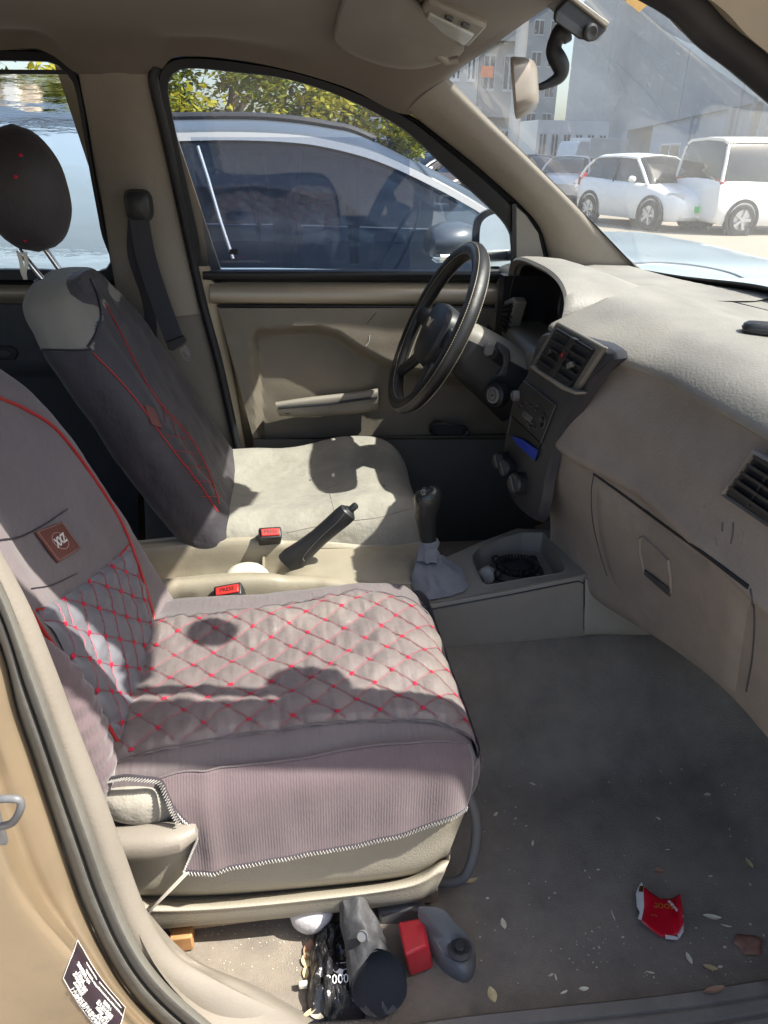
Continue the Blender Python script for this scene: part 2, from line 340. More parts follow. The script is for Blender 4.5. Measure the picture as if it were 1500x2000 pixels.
# near door pillar : trim, seal, painted flange
E_in = [(-160, 800), (-60, 960), (0, 1075), (60, 1190), (105, 1300), (150, 1420), (200, 1548), (240, 1660), (288, 1785), (345, 1868), (450, 1930), (575, 1990), (760, 2080)]
E_sr = [(-200, 800), (-90, 980), (0, 1140), (60, 1290), (100, 1400), (135, 1500), (180, 1625), (215, 1725), (262, 1835), (318, 1915), (395, 1985), (500, 2060), (680, 2150)]
E_sl = [(-300, 800), (-130, 1000), (-5, 1245), (35, 1390), (62, 1470), (95, 1570), (138, 1700), (165, 1775), (205, 1860), (255, 1940), (322, 2010), (420, 2090), (600, 2190)]
def pn(p, y): return px(p[0], p[1], 'y', y)
rows = []
for a, b in zip(E_in, E_sr):
    m = ((a[0]+b[0])/2, (a[1]+b[1])/2); rows.append([pn(a, .045), pn(a, .0), pn(a, -.012), pn(m, -.026), pn(b, -.03), pn(b, -.02)])
g = G(); g.grid(surf(rows, 3, 8)); obj('pillar_edge_trim', g, M_trim, VAN, label='pale beige edge trim of the near door pillar')
rows = []
for a, b in zip(E_sr, E_sl):
    L = lambda t: (a[0]*(1-t)+b[0]*t, a[1]*(1-t)+b[1]*t)
    rows.append([pn(L(-.03), -.03), pn(L(.02), -.05), pn(L(.2), -.062), pn(L(.42), -.058), pn(L(.5), -.050), pn(L(.6), -.058), pn(L(.85), -.055), pn(L(1.0), -.04)])
g = G(); g.grid(surf(rows, 3, 8)); obj('door_seal', g, M_sealg, VAN, label='dusty grey rubber door seal')
off = [-150, -140, -120, -115, -110, -108, -100, -80, -48, -42, -46, -60, -90]
rows = []
for b, o_ in zip(E_sl, off):
    rows.append([pn((b[0]+2, b[1]), -.035), pn((b[0]-8, b[1]), -.05), pn((b[0]+o_*.45, b[1]+3), -.062), pn((b[0]+o_*.8, b[1]+3), -.066), pn((b[0]+o_, b[1]+4), -.082), pn((b[0]+o_-22, b[1]+8), -.098), pn((b[0]+o_-90, b[1]+30), -.103), pn((b[0]+o_-220, b[1]+60), -.108), pn((b[0]+o_-420, b[1]+60), -.118)])
g = G(); g.grid(surf(rows, 4, 8)); obj('pillar_panel', g, M_gold, VAN, label='dusty gold painted door pillar flange'); B_pil = g.bvh()
# flared foot cover of pillar on the floor
rows = [[px(235, 1745, 'y', -.02), px(268, 1760, 'y', .005), px(292, 1785, 'y', .045), px(296, 1800, 'y', .05)],
        [px(300, 1880, 'y', -.035), px(345, 1868, 'z', .075), px(368, 1868, 'z', .05), px(385, 1876, 'z', .01)],
        [px(370, 1965, 'y', -.04), px(420, 1920, 'z', .06), px(470, 1918, 'z', .045), px(492, 1922, 'z', .005)],
        [px(440, 2020, 'y', -.05), px(500, 1970, 'z', .055), px(540, 1960, 'z', .045), px(572, 1965, 'z', .003)],
        [px(560, 2060, 'y', -.06), px(580, 2020, 'z', .05), px(600, 2000, 'z', .04), px(618, 1990, 'z', .0)]]
g = G(); g.grid(surf(rows, 6, 6)); obj('pillar_foot_cover', g, M_trim, VAN, label='smooth beige cover at the foot of the pillar')
# door striker loop
st = thing('door_striker', px(5, 1620, 'y', -.11), 'grey steel striker loop bolted to the gold pillar', 'door striker')
g = G(); g.tube(cr([px(-40, 1570, 'y', -.10), px(-10, 1562, 'y', -.13), px(25, 1560, 'y', -.135), px(40, 1566, 'y', -.135), px(38, 1585, 'y', -.135), px(22, 1608, 'y', -.13), px(-10, 1618, 'y', -.12), px(-40, 1640, 'y', -.10)], 6), .0034, 10)
obj('loop', g, M_steel, st)
g = G(); g.box(px(-70, 1660, 'y', -.112), px(-10, 1540, 'y', -.106)); obj('base_plate', g, M_steel, st, bevel=.002)
# near roof rail and windscreen pillar
rail = [V(-2.2, -.04, 1.2), V(-.5, -.04, 1.235), V(-.1, -.03, 1.235), V(.1, -.03, 1.225)]+[px(1262, 0, 'y', -.025), px(1380, 95, 'y', -.025), px(1500, 192, 'y', -.025)]+[V(.6, -.025, .99), V(.78, -.025, .88), V(.93, -.025, .79)]
railc = cr(rail, 8)
g = G(); g.tube([p+V(.0, -.012, .012) for p in railc], .017, 12); obj('roof_rail_seal', g, M_black, VAN, label='black rubber seal along the near roof rail')
g = G(); g.grid([[p+V(0, .035, .012), p+V(.005, .03, .035), p+V(.008, .0, .05), p+V(.004, -.05, .045), p+V(0, -.075, .02), p+V(0, -.06, -.002), p+V(0, -.03, .01)] for p in railc]); obj('roof_rail_trim', g, M_goldin, VAN)
# header points, far corner to near corner
HD = [px(875, 155, 'y', 1.2), px(965, 92, 'y', 1.0), px(1060, 28, 'y', .8), px(1112, -12, 'y', .66)]
hz = HD[3]
HD += [V(hz.x-.005, .5, hz.z-.005), V(hz.x-.045, .3, hz.z-.02), V(hz.x-.11, .12, hz.z-.05), V(hz.x-.15, .02, hz.z-.075)]
LW = [V(-2.2, 1.19, 1.22), V(-.9, 1.19, 1.22), ps(0, 98, -.02), ps(90, 102, -.02), ps(155, 145, -.03), ps(225, 142, -.05), ps(300, 146, -.03), ps(335, 114, -.025), ps(370, 110, -.025), ps(450, 115, -.025), ps(560, 136, -.025), ps(680, 172, -.025), ps(800, 224, -.02)]
ysr = [1.06, .9, .66, .4, .2, .06]; zc = [1.27, 1.292, 1.305, 1.30, 1.28, 1.245]
cols = []
for i, p in enumerate(LW):
    k = max(0, (p.x+.05)/.45) if p.x > -.05 else 0
    col = [p.copy(), V(p.x*.98, p.y-.045, p.z+.028-.0*k)]
    for y, z in zip(ysr, zc):
        col.append(V(p.x+(.0 if p.x < .1 else (p.x-.1)*.25), y, z-.01*k))
    cols.append(col)
last = [HD[0], (HD[0]+HD[1])/2+V(0, .05, 0), HD[1]+V(0, .06, 0), HD[2]+V(0, .1, 0), HD[3], V(HD[5].x, .4, HD[5].z), V(HD[6].x, .2, HD[6].z), V(HD[7].x, .02, HD[7].z)]
cols.append(last)
S = surf(cols, 5, 5)
g = G(); g.grid(S); obj('roof_lining', g, M_lining, VAN, label='stained beige-brown cloth roof lining'); B_roof = g.bvh()
g = G(); g.grid([[p+V(.01 if i > len(S)-4 else 0, 0, .035) for p in r] for i, r in enumerate(S)]); obj('roof_skin', g, M_gold, VAN)
# windscreen
WB = [px(1255, 530, 'y', 1.25), px(1350, 548, 'y', 1.04), px(1500, 568, 'y', .78), V(.985, .6, .835), V(.98, .35, .83), V(.95, .13, .82), V(.93, -.02, .805)]
top = cr(HD, 8); bot = cr(WB, 8)
def resample(P, n):
    L = [0]
    for a, b in zip(P, P[1:]): L.append(L[-1]+(b-a).length)
    out = []; j = 0
    for k in range(n):
        s = L[-1]*k/(n-1)
        while j < len(P)-2 and L[j+1] < s: j += 1
        t = (s-L[j])/max(1e-9, L[j+1]-L[j]); out.append(P[j].lerp(P[j+1], min(1, max(0, t))))
    return out
T, Bt = resample(top, 41), resample(bot, 41)
def wrow(k, n=16):
    a = T[k]; b = Bt[k]; out = []
    for i in range(n+1):
        t = i/n; p = a.lerp(b, t); bow = .028*sin(pi*t)*sin(pi*k/40)**.5 if 0 < k < 40 else 0
        out.append(p+V(bow*.7, 0, bow))
    return out
WG = [wrow(k) for k in range(41)]
g = G(); g.grid([r for r in WG]); WS = obj('windshield', g, G_wind, VAN, label='dusty scratched windshield'); B_ws = g.bvh()
wc = V(-.006, 0, -.008)
brd = []
left = WG[0]; n1 = WG[1]
g = G(); g.grid([[p+wc*.5, p.lerp(q, .55)+wc] for p, q in zip(WG[0], WG[1])])
g.grid([[r[-1]+wc*.5, r[-1].lerp(r[-2], .5)+wc*.8] for r in WG])
g.grid([[p+wc*.5, p.lerp(q, .9)+wc] for p, q in zip(WG[-1], WG[-2])])
obj('windshield_frit', g, M_black, VAN, label='black border round the windshield', solid=.002)
# far windscreen pillar trim
fr = [(795, 216), (880, 281), (950, 338), (1042, 425), (1066, 490), (1074, 548)]; wn = [(873, 156), (952, 236), (1030, 312), (1120, 402), (1192, 478), (1262, 538)]
rows = []
for a, b in zip(fr, wn):
    A = ps(*a, .0); Bp = ps(*b, -.075)
    m = A.lerp(Bp, .45); rows.append([A, A.lerp(Bp, .12)+V(-.012, -.022, -.006), m+V(-.012, -.035, .0), A.lerp(Bp, .8)+V(0, -.02, .005), Bp+V(.004, 0, .002)])
g = G(); g.grid(surf(rows, 5, 8)); obj('windshield_pillar_trim', g, M_trim, VAN, label='beige grey trim of the far windshield pillar')
g = G(); g.tube([p+V(0, 0, 0) for p in hits(B_roof, [(800, 216), (835, 200), (868, 176)], .001)], .0012, 6)
if g.v: obj('trim_seam', g, M_black, VAN)
# far B pillar : upper and lower trims, seal, painted strip
up = [[(156, 142), (200, 139), (250, 139), (297, 145)], [(175, 240), (225, 240), (270, 238), (315, 245)], [(195, 350), (240, 350), (292, 350), (338, 350)], [(214, 470), (265, 470), (320, 470), (363, 470)], [(238, 615), (290, 618), (345, 618), (392, 612)]]
rows = [[ps(*r[0], 0), ps(*r[0], -.03)]+[ps(*q, -.045) for q in r[1:3]]+[ps(*r[3], -.03), ps(*r[3], .0)] for r in up]
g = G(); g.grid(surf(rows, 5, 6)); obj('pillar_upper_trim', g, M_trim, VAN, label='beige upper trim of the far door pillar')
rows = [[ps(238, 616, 0), ps(240, 616, -.028), ps(290, 618, -.038), ps(350, 618, -.038), ps(394, 612, -.028), ps(396, 612, 0)],
        [ps(255, 760, 0), ps(258, 760, -.028), ps(310, 760, -.038), ps(370, 760, -.038), ps(428, 760, -.028), ps(432, 760, 0)],
        [ps(280, 940, 0), ps(284, 940, -.028), ps(330, 940, -.038), ps(400, 940, -.038), ps(462, 940, -.028), ps(466, 940, 0)],
        [ps(290, 1200, 0), ps(294, 1200, -.028), ps(350, 1200, -.038), ps(430, 1200, -.038), ps(500, 1200, -.028), ps(505, 1200, 0)]]
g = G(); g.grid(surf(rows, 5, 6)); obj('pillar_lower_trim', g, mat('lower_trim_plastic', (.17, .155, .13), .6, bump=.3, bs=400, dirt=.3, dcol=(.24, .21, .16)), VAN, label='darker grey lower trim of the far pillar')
g = G(); g.tube(cr(psl([(305, 130), (300, 160), (318, 240), (342, 350), (368, 470), (395, 590), (425, 700), (450, 810), (475, 930), (500, 1060)], -.035), 6), .011, 10)
obj('far_door_seal', g, M_black, VAN)
rows = [[ps(a, v, -.02), ps(b, v, -.012), ps(b, v, .02)] for a, b, v in ((376, 408, 520), (392, 427, 580), (410, 440, 660), (432, 462, 770), (456, 480, 880), (478, 500, 960), (500, 520, 1100))]
g = G(); g.grid(surf(rows, 4, 6)); obj('door_aperture_strip', g, M_goldin, VAN, label='pale painted strip beside the door seal')
# outer skin, floor pan, rear shell
g = G(); g.box((-.33, 1.375, -.2), (-.13, 1.39, .79)); g.prism([(-.37, 1.375, .79), (-.13, 1.375, .79), (-.24, 1.255, 1.26), (-.44, 1.255, 1.26)], (0, .012, 0)); obj('outer_pillar_skin', g, M_gold, VAN)
g = G(); g.box((-2.3, -.1, -.1), (-2.25, 1.4, .75)); g.box((-2.3, -.1, .75), (-2.25, .1, 1.25)); g.box((-2.3, 1.2, .75), (-2.25, 1.4, 1.25)); g.box((-2.3, .1, 1.15), (-2.25, 1.2, 1.25)); obj('tailgate', g, M_lining, VAN)
g = G(); g.box((-2.25, -.12, -.2), (-.36, -.09, .78)); g.box((-2.25, -.12, 1.17), (-.36, -.08, 1.26)); g.box((-2.25, -.12, .78), (-1.9, -.09, 1.17)); g.box((-1.3, -.12, .78), (-1.2, -.09, 1.17)); obj('sliding_door', g, M_gold, VAN)
g = G(); g.box((-2.25, 1.36, -.2), (-1.35, 1.40, .78)); g.box((-2.25, 1.3, 1.2), (-1.3, 1.38, 1.28)); g.box((-1.45, 1.34, .78), (-1.3, 1.38, 1.2)); obj('rear_quarter_panel', g, M_gold, VAN)
g = G(); g.box((-2.25, -.08, -.16), (1.2, 1.4, -.12)); obj('floor_pan', g, M_black, VAN)
g = G(); g.grid(surf([[V(1.02, -.05, .76), V(1.04, .3, .79), V(1.05, .65, .80), V(1.04, 1.0, .79), V(1.02, 1.38, .76)], [V(1.35, -.03, .66), V(1.38, .3, .69), V(1.4, .65, .70), V(1.38, 1.0, .69), V(1.35, 1.36, .66)], [V(1.62, .05, .5), V(1.68, .3, .52), V(1.7, .65, .53), V(1.68, 1.0, .52), V(1.62, 1.28, .5)], [V(1.66, .05, .1), V(1.72, .3, .1), V(1.74, .65, .1), V(1.72, 1.0, .1), V(1.66, 1.28, .1)]], 5, 5)); obj('bonnet', g, M_gold, VAN)
g = G(); g.box((.95, -.115, -.3), (1.06, -.05, .8)); g.v = g.v; obj('front_pillar_light_block', g, M_gold, VAN, bevel=.01)  # unseen block added to stop sun leaking past the door hinge
for y_ in (-.1, 1.38):
    g = G(); g.box((1.05, y_, -.25), (1.65, y_+.05, .7)); obj('front_wing', g, M_gold, VAN)
g = G(); g.box((1.0, -.05, -.05), (1.03, 1.38, .76)); obj('bulkhead', g, M_carpetd, VAN)
# inspection stickers and toll box high in the near corner of the windscreen (they throw the round shadows on the seat)
for nm, c, r, lab in (('inspection_sticker', V(.03, .243, .385), .038, 'round inspection sticker low on the near edge of the windshield'), ('toll_transponder', V(-.105, .40, .40), .026, 'small toll box high on the near side of the windshield')):
    h, n, i, t = B_ws.ray_cast(c, -SUN_D)
    if h is not None:
        n = n if n.z < 0 else -n
        g = G(); g.lathe(h+n*.004, n, [(r*1.35, 0), (r*1.35, .002 if 'st' in nm else .016), (r*1.2, .003 if 'st' in nm else .02)], 28, True); obj(nm, g, M_cream, None, label=lab, cat=nm.split('_')[1])
# courtesy lamp, visor in the roof
dl = [(835, 5), (940, 40), (905, 75), (822, 22)]
H = [hit(B_roof, *p, .0)[0] for p in [(842, -8), (945, 38), (912, 76), (820, 20)]]
if all(h is not None for h in H):
    lampt = thing('courtesy_lamp', sum(H, Vector())/4, 'rectangular grey roof lamp with ribbed lens and slide switches', 'roof lamp')
    c = sum(H, Vector())/4
    g = G(); g.prism([c+(h-c)*1.12+V(0, 0, .01) for h in H], (0, 0, -.022)); obj('housing', g, M_trim, lampt, bevel=.006)
    a, b_, c_, d_ = H
    lo = lambda s, t: a.lerp(b_, s).lerp(d_.lerp(c_, s), t)
    g = G(); g.prism([lo(.06, .36)+V(0, 0, -.008), lo(.94, .36)+V(0, 0, -.008), lo(.94, .97)+V(0, 0, -.008), lo(.06, .97)+V(0, 0, -.008)], (0, 0, -.008)); obj('lens', g, M_dome, lampt, bevel=.003)
    for s in (.3, .62):
        g = G(); g.prism([lo(s, .1)+V(0, 0, -.01), lo(s+.14, .1)+V(0, 0, -.01), lo(s+.14, .26)+V(0, 0, -.01), lo(s, .26)+V(0, 0, -.01)], (0, 0, -.006)); obj('slide_switch', g, M_blackp, lampt, bevel=.001)
vs = [(652, 60), (656, 35), (664, 0), (690, -50), (760, -55), (800, -18), (850, 25), (900, 68), (908, 80), (900, 94), (880, 104), (820, 122), (760, 118), (705, 100), (672, 82)]
H = [hit(B_roof, *p, .012)[0] for p in vs]
if all(h is not None for h in H):
    HH = resample(cr(H, 5, True), 60); c = sum(HH, Vector())/60
    vt = thing('sun_visor', c, 'folded beige sun visor lying against the roof lining', 'sun visor')
    g = G(); rings = [[c+(p-c)*k+V(0, 0, z) for p in HH] for k, z in ((.96, .010), (1, .004), (1, .0), (.97, -.004), (.8, -.006), (.4, -.006))]; g.loft(rings); obj('visor_panel', g, M_lining, vt)
    g = G(); g.tube([hit(B_roof, 850, 78, .02)[0], hit(B_roof, 872, 95, .026)[0], hit(B_roof, 895, 92, .022)[0]], .008, 10); obj('clip', g, M_trim, vt)

# ---------------------------------------------------------------- driver's door (far side)
DD = thing('driver_door', V(.35, 1.33, .2), 'closed far front door with dirty beige panel, pull handle and window crank', 'car door')
pairs = [((392, 548), (402, 522)), ((372, 478), (388, 460)), ((334, 310), (355, 310)), ((308, 200), (333, 205)), ((303, 150), (329, 165)), ((322, 116), (342, 142)), ((368, 106), (375, 134)), ((450, 112), (450, 141)), ((560, 132), (560, 155)), ((680, 168), (672, 192)), ((800, 224), (785, 252)), ((880, 283), (862, 322)), ((952, 340), (930, 384)), ((1010, 395), (978, 430)), ((1052, 440), (996, 462)), ((1068, 490), (1002, 495)), ((1072, 548), (1003, 526)), ((900, 550), (900, 530)), ((650, 549), (650, 530)), ((480, 548), (480, 527))]
rings = []
for off, t in ((.03, -.02), (-.012, -.02), (-.02, .12), (-.012, .2), (-.018, .3), (-.012, .95), (.025, 1.0), (.03, 1.0)):
    pts = [ps(a[0]*(1-t)+b[0]*t, a[1]*(1-t)+b[1]*t, off) for a, b in pairs]
    rings.append(resample(cr(pts, 6, True)+[pts[0]], 121)[:-1])
g = G(); g.loft(rings, False); obj('window_frame', g, M_black, DD, label='black rubber frame of the far front window')
inner = [b for a, b in pairs]
def pane(pts, off, extra=2):
    c = (sum(p[0] for p in pts)/len(pts), sum(p[1] for p in pts)/len(pts))
    g = G(); P = [ps(*p, off) for p in pts]; C = ps(*c, off); g.add(P+[C], [(i, (i+1) % len(P), len(P)) for i in range(len(P))]); return g
obj('window_glass', pane([(b[0]+(b[0]-650)*.02, b[1]+(b[1]-350)*.02) for b in inner], .012), G_side, DD, smooth=False, label='clear dusty side window with a painted bluish sheen')
obj('tint_film', pane([(372, 268), (800, 268), (800, 531), (410, 531)], .008), G_film, DD, smooth=False, label='bluish tint film on the rear part of the window')
g = G(); g.prism([ps(448, 487, .006), ps(464, 487, .006), ps(464, 497, .006), ps(448, 497, .006)], (0, .001, 0)); obj('glass_marking', g, M_black, DD)
# mirror sail
g = G(); g.prism(psl([(1008, 402), (1028, 420), (1052, 455), (1062, 500), (1062, 545), (1008, 540)], -.03), (0, .012, 0)); obj('mirror_sail_panel', g, M_consolef, DD, bevel=.003)
g = G(); g.ribbon(psl([(1003, 398), (1004, 460), (1004, 545)], -.02), V(.006, 0, 0), V(0, .008, 0)); obj('window_post', g, M_black, DD)
# belt and ledge
g = G(); g.grid(surf([[ps(u, v0, o) for v0, o in ((526, .01), (530, -.02), (538, -.028), (547, -.02), (552, .0))] for u in (396, 500, 700, 850, 1000, 1075)], 4, 4)); obj('window_weatherstrip', g, M_black, DD)
g = G(); g.grid(surf([[ps(u, 546+d, 0), ps(u, 552+d, -.012), ps(u, 562+d, -.03), ps(u, 580+d, -.036), ps(u, 590+d, -.03), ps(u, 594+d, -.01), ps(u, 600+d, .0)] for u, d in ((410, 0), (440, 1), (600, 2), (800, 3), (1000, 4), (1080, 4))], 4, 4)); obj('window_ledge', g, M_goldin, DD, label='painted metal ledge under the far window')
g = G(); g.tube([ps(424, 597, -.026), ps(700, 599, -.026), ps(1000, 601, -.026)], .003, 6); obj('ledge_gap', g, M_black, DD)
def vcurve(u):
    P = [(480, 655), (500, 645), (560, 640), (620, 638), (660, 650), (700, 678), (750, 704), (800, 722), (1020, 760)]
    for a, b in zip(P, P[1:]):
        if a[0] <= u <= b[0]:
            t = (u-a[0])/(b[0]-a[0]); return a[1]*(1-t)+b[1]*t
    return P[0][1] if u < 480 else P[-1][1]
def sm(x, a, b):
    t = max(0, min(1, (x-a)/(b-a))); return t*t*(3-2*t)
rows = []
for i in range(61):
    v = 602+i*(856-602)/60; row = []
    for j in range(101):
        t = j/100; u0 = 426+(v-602)*.27; u = u0+(1040-u0)*t
        rec = sm(v, vcurve(u)-4, vcurve(u)+16)*sm(u, 488+(v-650)*.06, 506+(v-650)*.06)
        row.append(ps(u, v, -.030+.044*rec+.002*nz((u*.02, v*.03, 1), 1)))
    rows.append(row)
g = G(); g.grid(rows); obj('door_trim_panel', g, M_doorp, DD, label='scuffed beige vinyl door panel with a moulded pocket'); B_door = g.bvh()
rows = [[ps(u0+(1045-u0)*j/30, v, -.02) for j in range(31)] for u0, v in ((494, 858), (498, 880), (508, 930), (520, 1000), (540, 1120))]
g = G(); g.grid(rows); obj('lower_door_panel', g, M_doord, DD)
g = G(); g.tube([ps(515, 857, -.021), ps(750, 851, -.021), ps(1000, 848, -.021)], .0022, 6); obj('panel_seam', g, M_black, DD)
# pull handle
A0 = [(538, 786), (562, 779), (566, 783), (690, 771), (692, 765), (735, 759)]; A1 = [(540, 796), (640, 790), (738, 775)]; A2 = [(548, 811), (640, 811), (732, 802)]
g = G(); g.grid(surf([[px(538, 786, 'y', 1.325), px(538, 786, 'y', 1.25), px(540, 797, 'y', 1.24), px(545, 810, 'y', 1.255), px(547, 812, 'y', 1.325)], [px(600, 777, 'y', 1.325), px(600, 777, 'y', 1.25), px(600, 792, 'y', 1.24), px(600, 812, 'y', 1.255), px(600, 814, 'y', 1.325)], [px(690, 767, 'y', 1.325), px(690, 767, 'y', 1.25), px(690, 783, 'y', 1.24), px(690, 806, 'y', 1.255), px(690, 808, 'y', 1.325)], [px(737, 759, 'y', 1.325), px(737, 760, 'y', 1.25), px(739, 775, 'y', 1.24), px(736, 799, 'y', 1.255), px(735, 801, 'y', 1.325)]], 6, 6))
pull = obj('pull_handle', g, M_trim, DD, label='beige pull handle along the door')
g = G(); g.tube([px(544, 797, 'y', 1.239), px(640, 789, 'y', 1.238), px(737, 776, 'y', 1.239)], .0035, 8); obj('grip_groove', g, M_black, pull)
for u, v in ((562, 805), (707, 790)):
    g = G(); g.lathe(px(u, v, 'y', 1.243), (0, 1, 0), [(.006, 0), (.006, .01), (.0, .01)], 14); obj('screw_recess', g, M_black, pull)
for q in ((538, 786, 545, 811), (737, 759, 737, 801)):
    g = G(); g.prism([px(q[0], q[1], 'y', 1.25), px(q[2]-5 if q[0] < 600 else q[2], (q[1]+q[3])/2, 'y', 1.24), px(q[2], q[3], 'y', 1.255), px(q[2], q[3], 'y', 1.325), px(q[0], q[1], 'y', 1.325)], (.002, 0, 0)); obj('end_cap', g, M_trim, pull)
# window crank
g = G(); g.lathe(px(852, 835, 'y', 1.31), (0, -1, 0), [(.022, 0), (.022, .008), (.017, .022), (.012, .026), (0, .026)], 24)
ck = obj('window_crank', g, M_blackp, DD, label='black window winder crank')
g = G(); g.add([], []); P = [px(845, 828, 'y', 1.278), px(862, 826, 'y', 1.276), px(912, 833, 'y', 1.27), px(917, 842, 'y', 1.27), px(910, 850, 'y', 1.27), px(852, 850, 'y', 1.278)]; g.prism(P, (0, .01, 0)); obj('crank_arm', g, M_blackp, ck, bevel=.003)
g = G(); g.lathe(px(909, 841, 'y', 1.27), (0, -1, 0), [(.008, 0), (.009, .015), (.008, .024), (0, .026)], 16); obj('crank_knob', g, M_blackp, ck)
g = G(); g.box((-.13, 1.385, -.2), (1.1, 1.40, .78)); obj('outer_door_skin', g, M_gold, DD)
# panel scuffs
for pts in (((735, 610), (725, 622), (717, 632)), ((722, 655), (720, 668), (714, 676))):
    h = hits(B_door, pts, .0006)
    if len(h) > 2: g = G(); g.tube(h, .0009, 5); obj('scuff_mark', g, M_white if pts[0][0] < 730 else M_black, DD)
# side mirror
SM = thing('side_mirror', px(965, 520, 'y', 1.5), 'black driver side mirror outside the far window, turned towards the door', 'side mirror')
mp_ = [(925, 440), (935, 420), (962, 408), (990, 412), (998, 430), (1000, 520), (960, 524), (925, 518), (922, 480)]
ctr = px(962, 468, 'y', 1.5)
ring = [px(a, b, 'y', 1.46) for a, b in mp_]; ring = resample(cr(ring, 6, True)+[ring[0]], 49)[:-1]; c0 = sum(ring, Vector())/48
g = G(); g.loft([[c0+(p-c0)*k+V(dx_, dy, 0) for p in ring] for k, dx_, dy in ((.9, 0, .004), (1.0, 0, 0), (1.02, .005, .02), (.98, .03, .06), (.8, .06, .11), (.4, .08, .14))]); obj('housing', g, M_blackp, SM)
g = G(); g.prism([c0+(p-c0)*.85+V(0, -.022+((p-c0).x*.40+(p-c0).z*.18), 0) for p in ring], (0, .003, 0)); obj('mirror_pane', g, mat('mirror_dusty', (.36, .38, .37), .15, metal=1, var=.1), SM)
g = G(); g.tube([c0+V(.05, .02, -.04), ps(1030, 490, .03)], .015, 10); obj('bracket', g, M_blackp, SM)

# ---------------------------------------------------------------- rear door (far side, left edge)
RD = thing('rear_door', V(-.7, 1.33, .2), 'far rear door with bubbled blue window film and dark lower panel', 'car door')
pr = [((228, 556), (207, 524)), ((212, 470), (196, 450)), ((186, 330), (172, 320)), ((165, 200), (150, 190)), ((152, 140), (138, 155)), ((128, 108), (112, 128)), ((85, 94), (80, 121)), ((-120, 90), (-120, 119)), ((-500, 90), (-500, 119)), ((-640, 300), (-600, 300)), ((-600, 556), (-560, 524)), ((-200, 556), (-200, 525)), ((60, 556), (60, 525))]
rings = []
for off, t in ((.03, -.02), (-.014, -.02), (-.022, .12), (-.012, .2), (-.018, .3), (-.012, .95), (.025, 1.0), (.03, 1.0)):
    pts = [ps(a[0]*(1-t)+b[0]*t, a[1]*(1-t)+b[1]*t, off) for a, b in pr]
    rings.append(resample(cr(pts, 6, True)+[pts[0]], 121)[:-1])
g = G(); g.loft(rings, False); obj('window_frame', g, M_black, RD, label='black rubber frame of the far rear window')
g = G(); g.grid([[ps(u, v, .012) for u in range(-600, 221, 20)] for v in (138, 180, 250, 330, 420, 527)]); obj('window_glass', g, G_wavy, RD, label='rear side window with rippled bubbling film')
g = G(); g.ribbon([ps(-600, 138, .012), ps(160, 141, .012)], V(0, 0, .004), V(0, .004, 0)); obj('glass_top_edge', g, M_black, RD)
g = G(); g.grid(surf([[ps(u, 550, 0), ps(u, 556, -.015), ps(u, 566, -.035), ps(u, 580, -.036), ps(u, 592, -.02)] for u in (-600, -200, 0, 120, 235)], 4, 4)); obj('window_ledge', g, M_goldin, RD)
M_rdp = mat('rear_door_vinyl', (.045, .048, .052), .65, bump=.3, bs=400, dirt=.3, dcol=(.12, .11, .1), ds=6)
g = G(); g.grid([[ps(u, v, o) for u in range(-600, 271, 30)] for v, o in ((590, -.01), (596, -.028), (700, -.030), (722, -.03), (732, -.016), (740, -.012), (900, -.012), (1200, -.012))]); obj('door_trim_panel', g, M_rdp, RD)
g = G(); R = [(-30, 676), (20, 676), (33, 682), (35, 694), (28, 704), (-30, 705)]; g.prism([ps(a, b, -.034) for a, b in R], (0, .008, 0)); h_ = obj('door_handle', g, M_blackp, RD, bevel=.003)
g = G(); g.prism([ps(a, b, -.036) for a, b in ((-30, 683), (12, 683), (22, 690), (18, 698), (-30, 698))], (0, .006, 0)); obj('handle_lever', g, M_bezel, h_, bevel=.002)
g = G(); g.box((-1.3, 1.385, -.2), (-.34, 1.40, .78)); obj('outer_door_skin', g, M_gold, RD)

# open passenger door, hinged at the right beside the camera
PD = thing('open_passenger_door', V(1.1, -.1, -.1), 'gold front passenger door swung wide open beside the cabin', 'car door')
hx = Vector((-.42, -.907, 0)); ho = V(.95, -.11, 0); th = V(.03, -.01, 0)
def dp(s, z): return ho+hx*s+V(0, 0, z)
g = G(); g.prism([dp(-.04, -.12), dp(.95, -.08), dp(1.0, .75), dp(-.04, .75)], th); obj('door_skin', g, M_gold, PD)
g = G(); g.ribbon(cr([dp(-.03, .75), dp(.0, .98), dp(.12, 1.14), dp(.4, 1.24), dp(.75, 1.27), dp(.95, 1.24), dp(1.0, 1.1), dp(1.0, .75)], 5), V(0, 0, .025), V(.015, 0, 0)); obj('window_frame', g, M_black, PD)
g = G(); P = cr([dp(-.03, .75), dp(.0, .98), dp(.12, 1.14), dp(.4, 1.24), dp(.75, 1.27), dp(.95, 1.24), dp(1.0, 1.1), dp(1.0, .75)], 5); P = [p+V(.015, 0, 0) for p in P]; g.add(P, [tuple(range(len(P)))]); obj('window_glass', g, G_tint, PD, smooth=False)
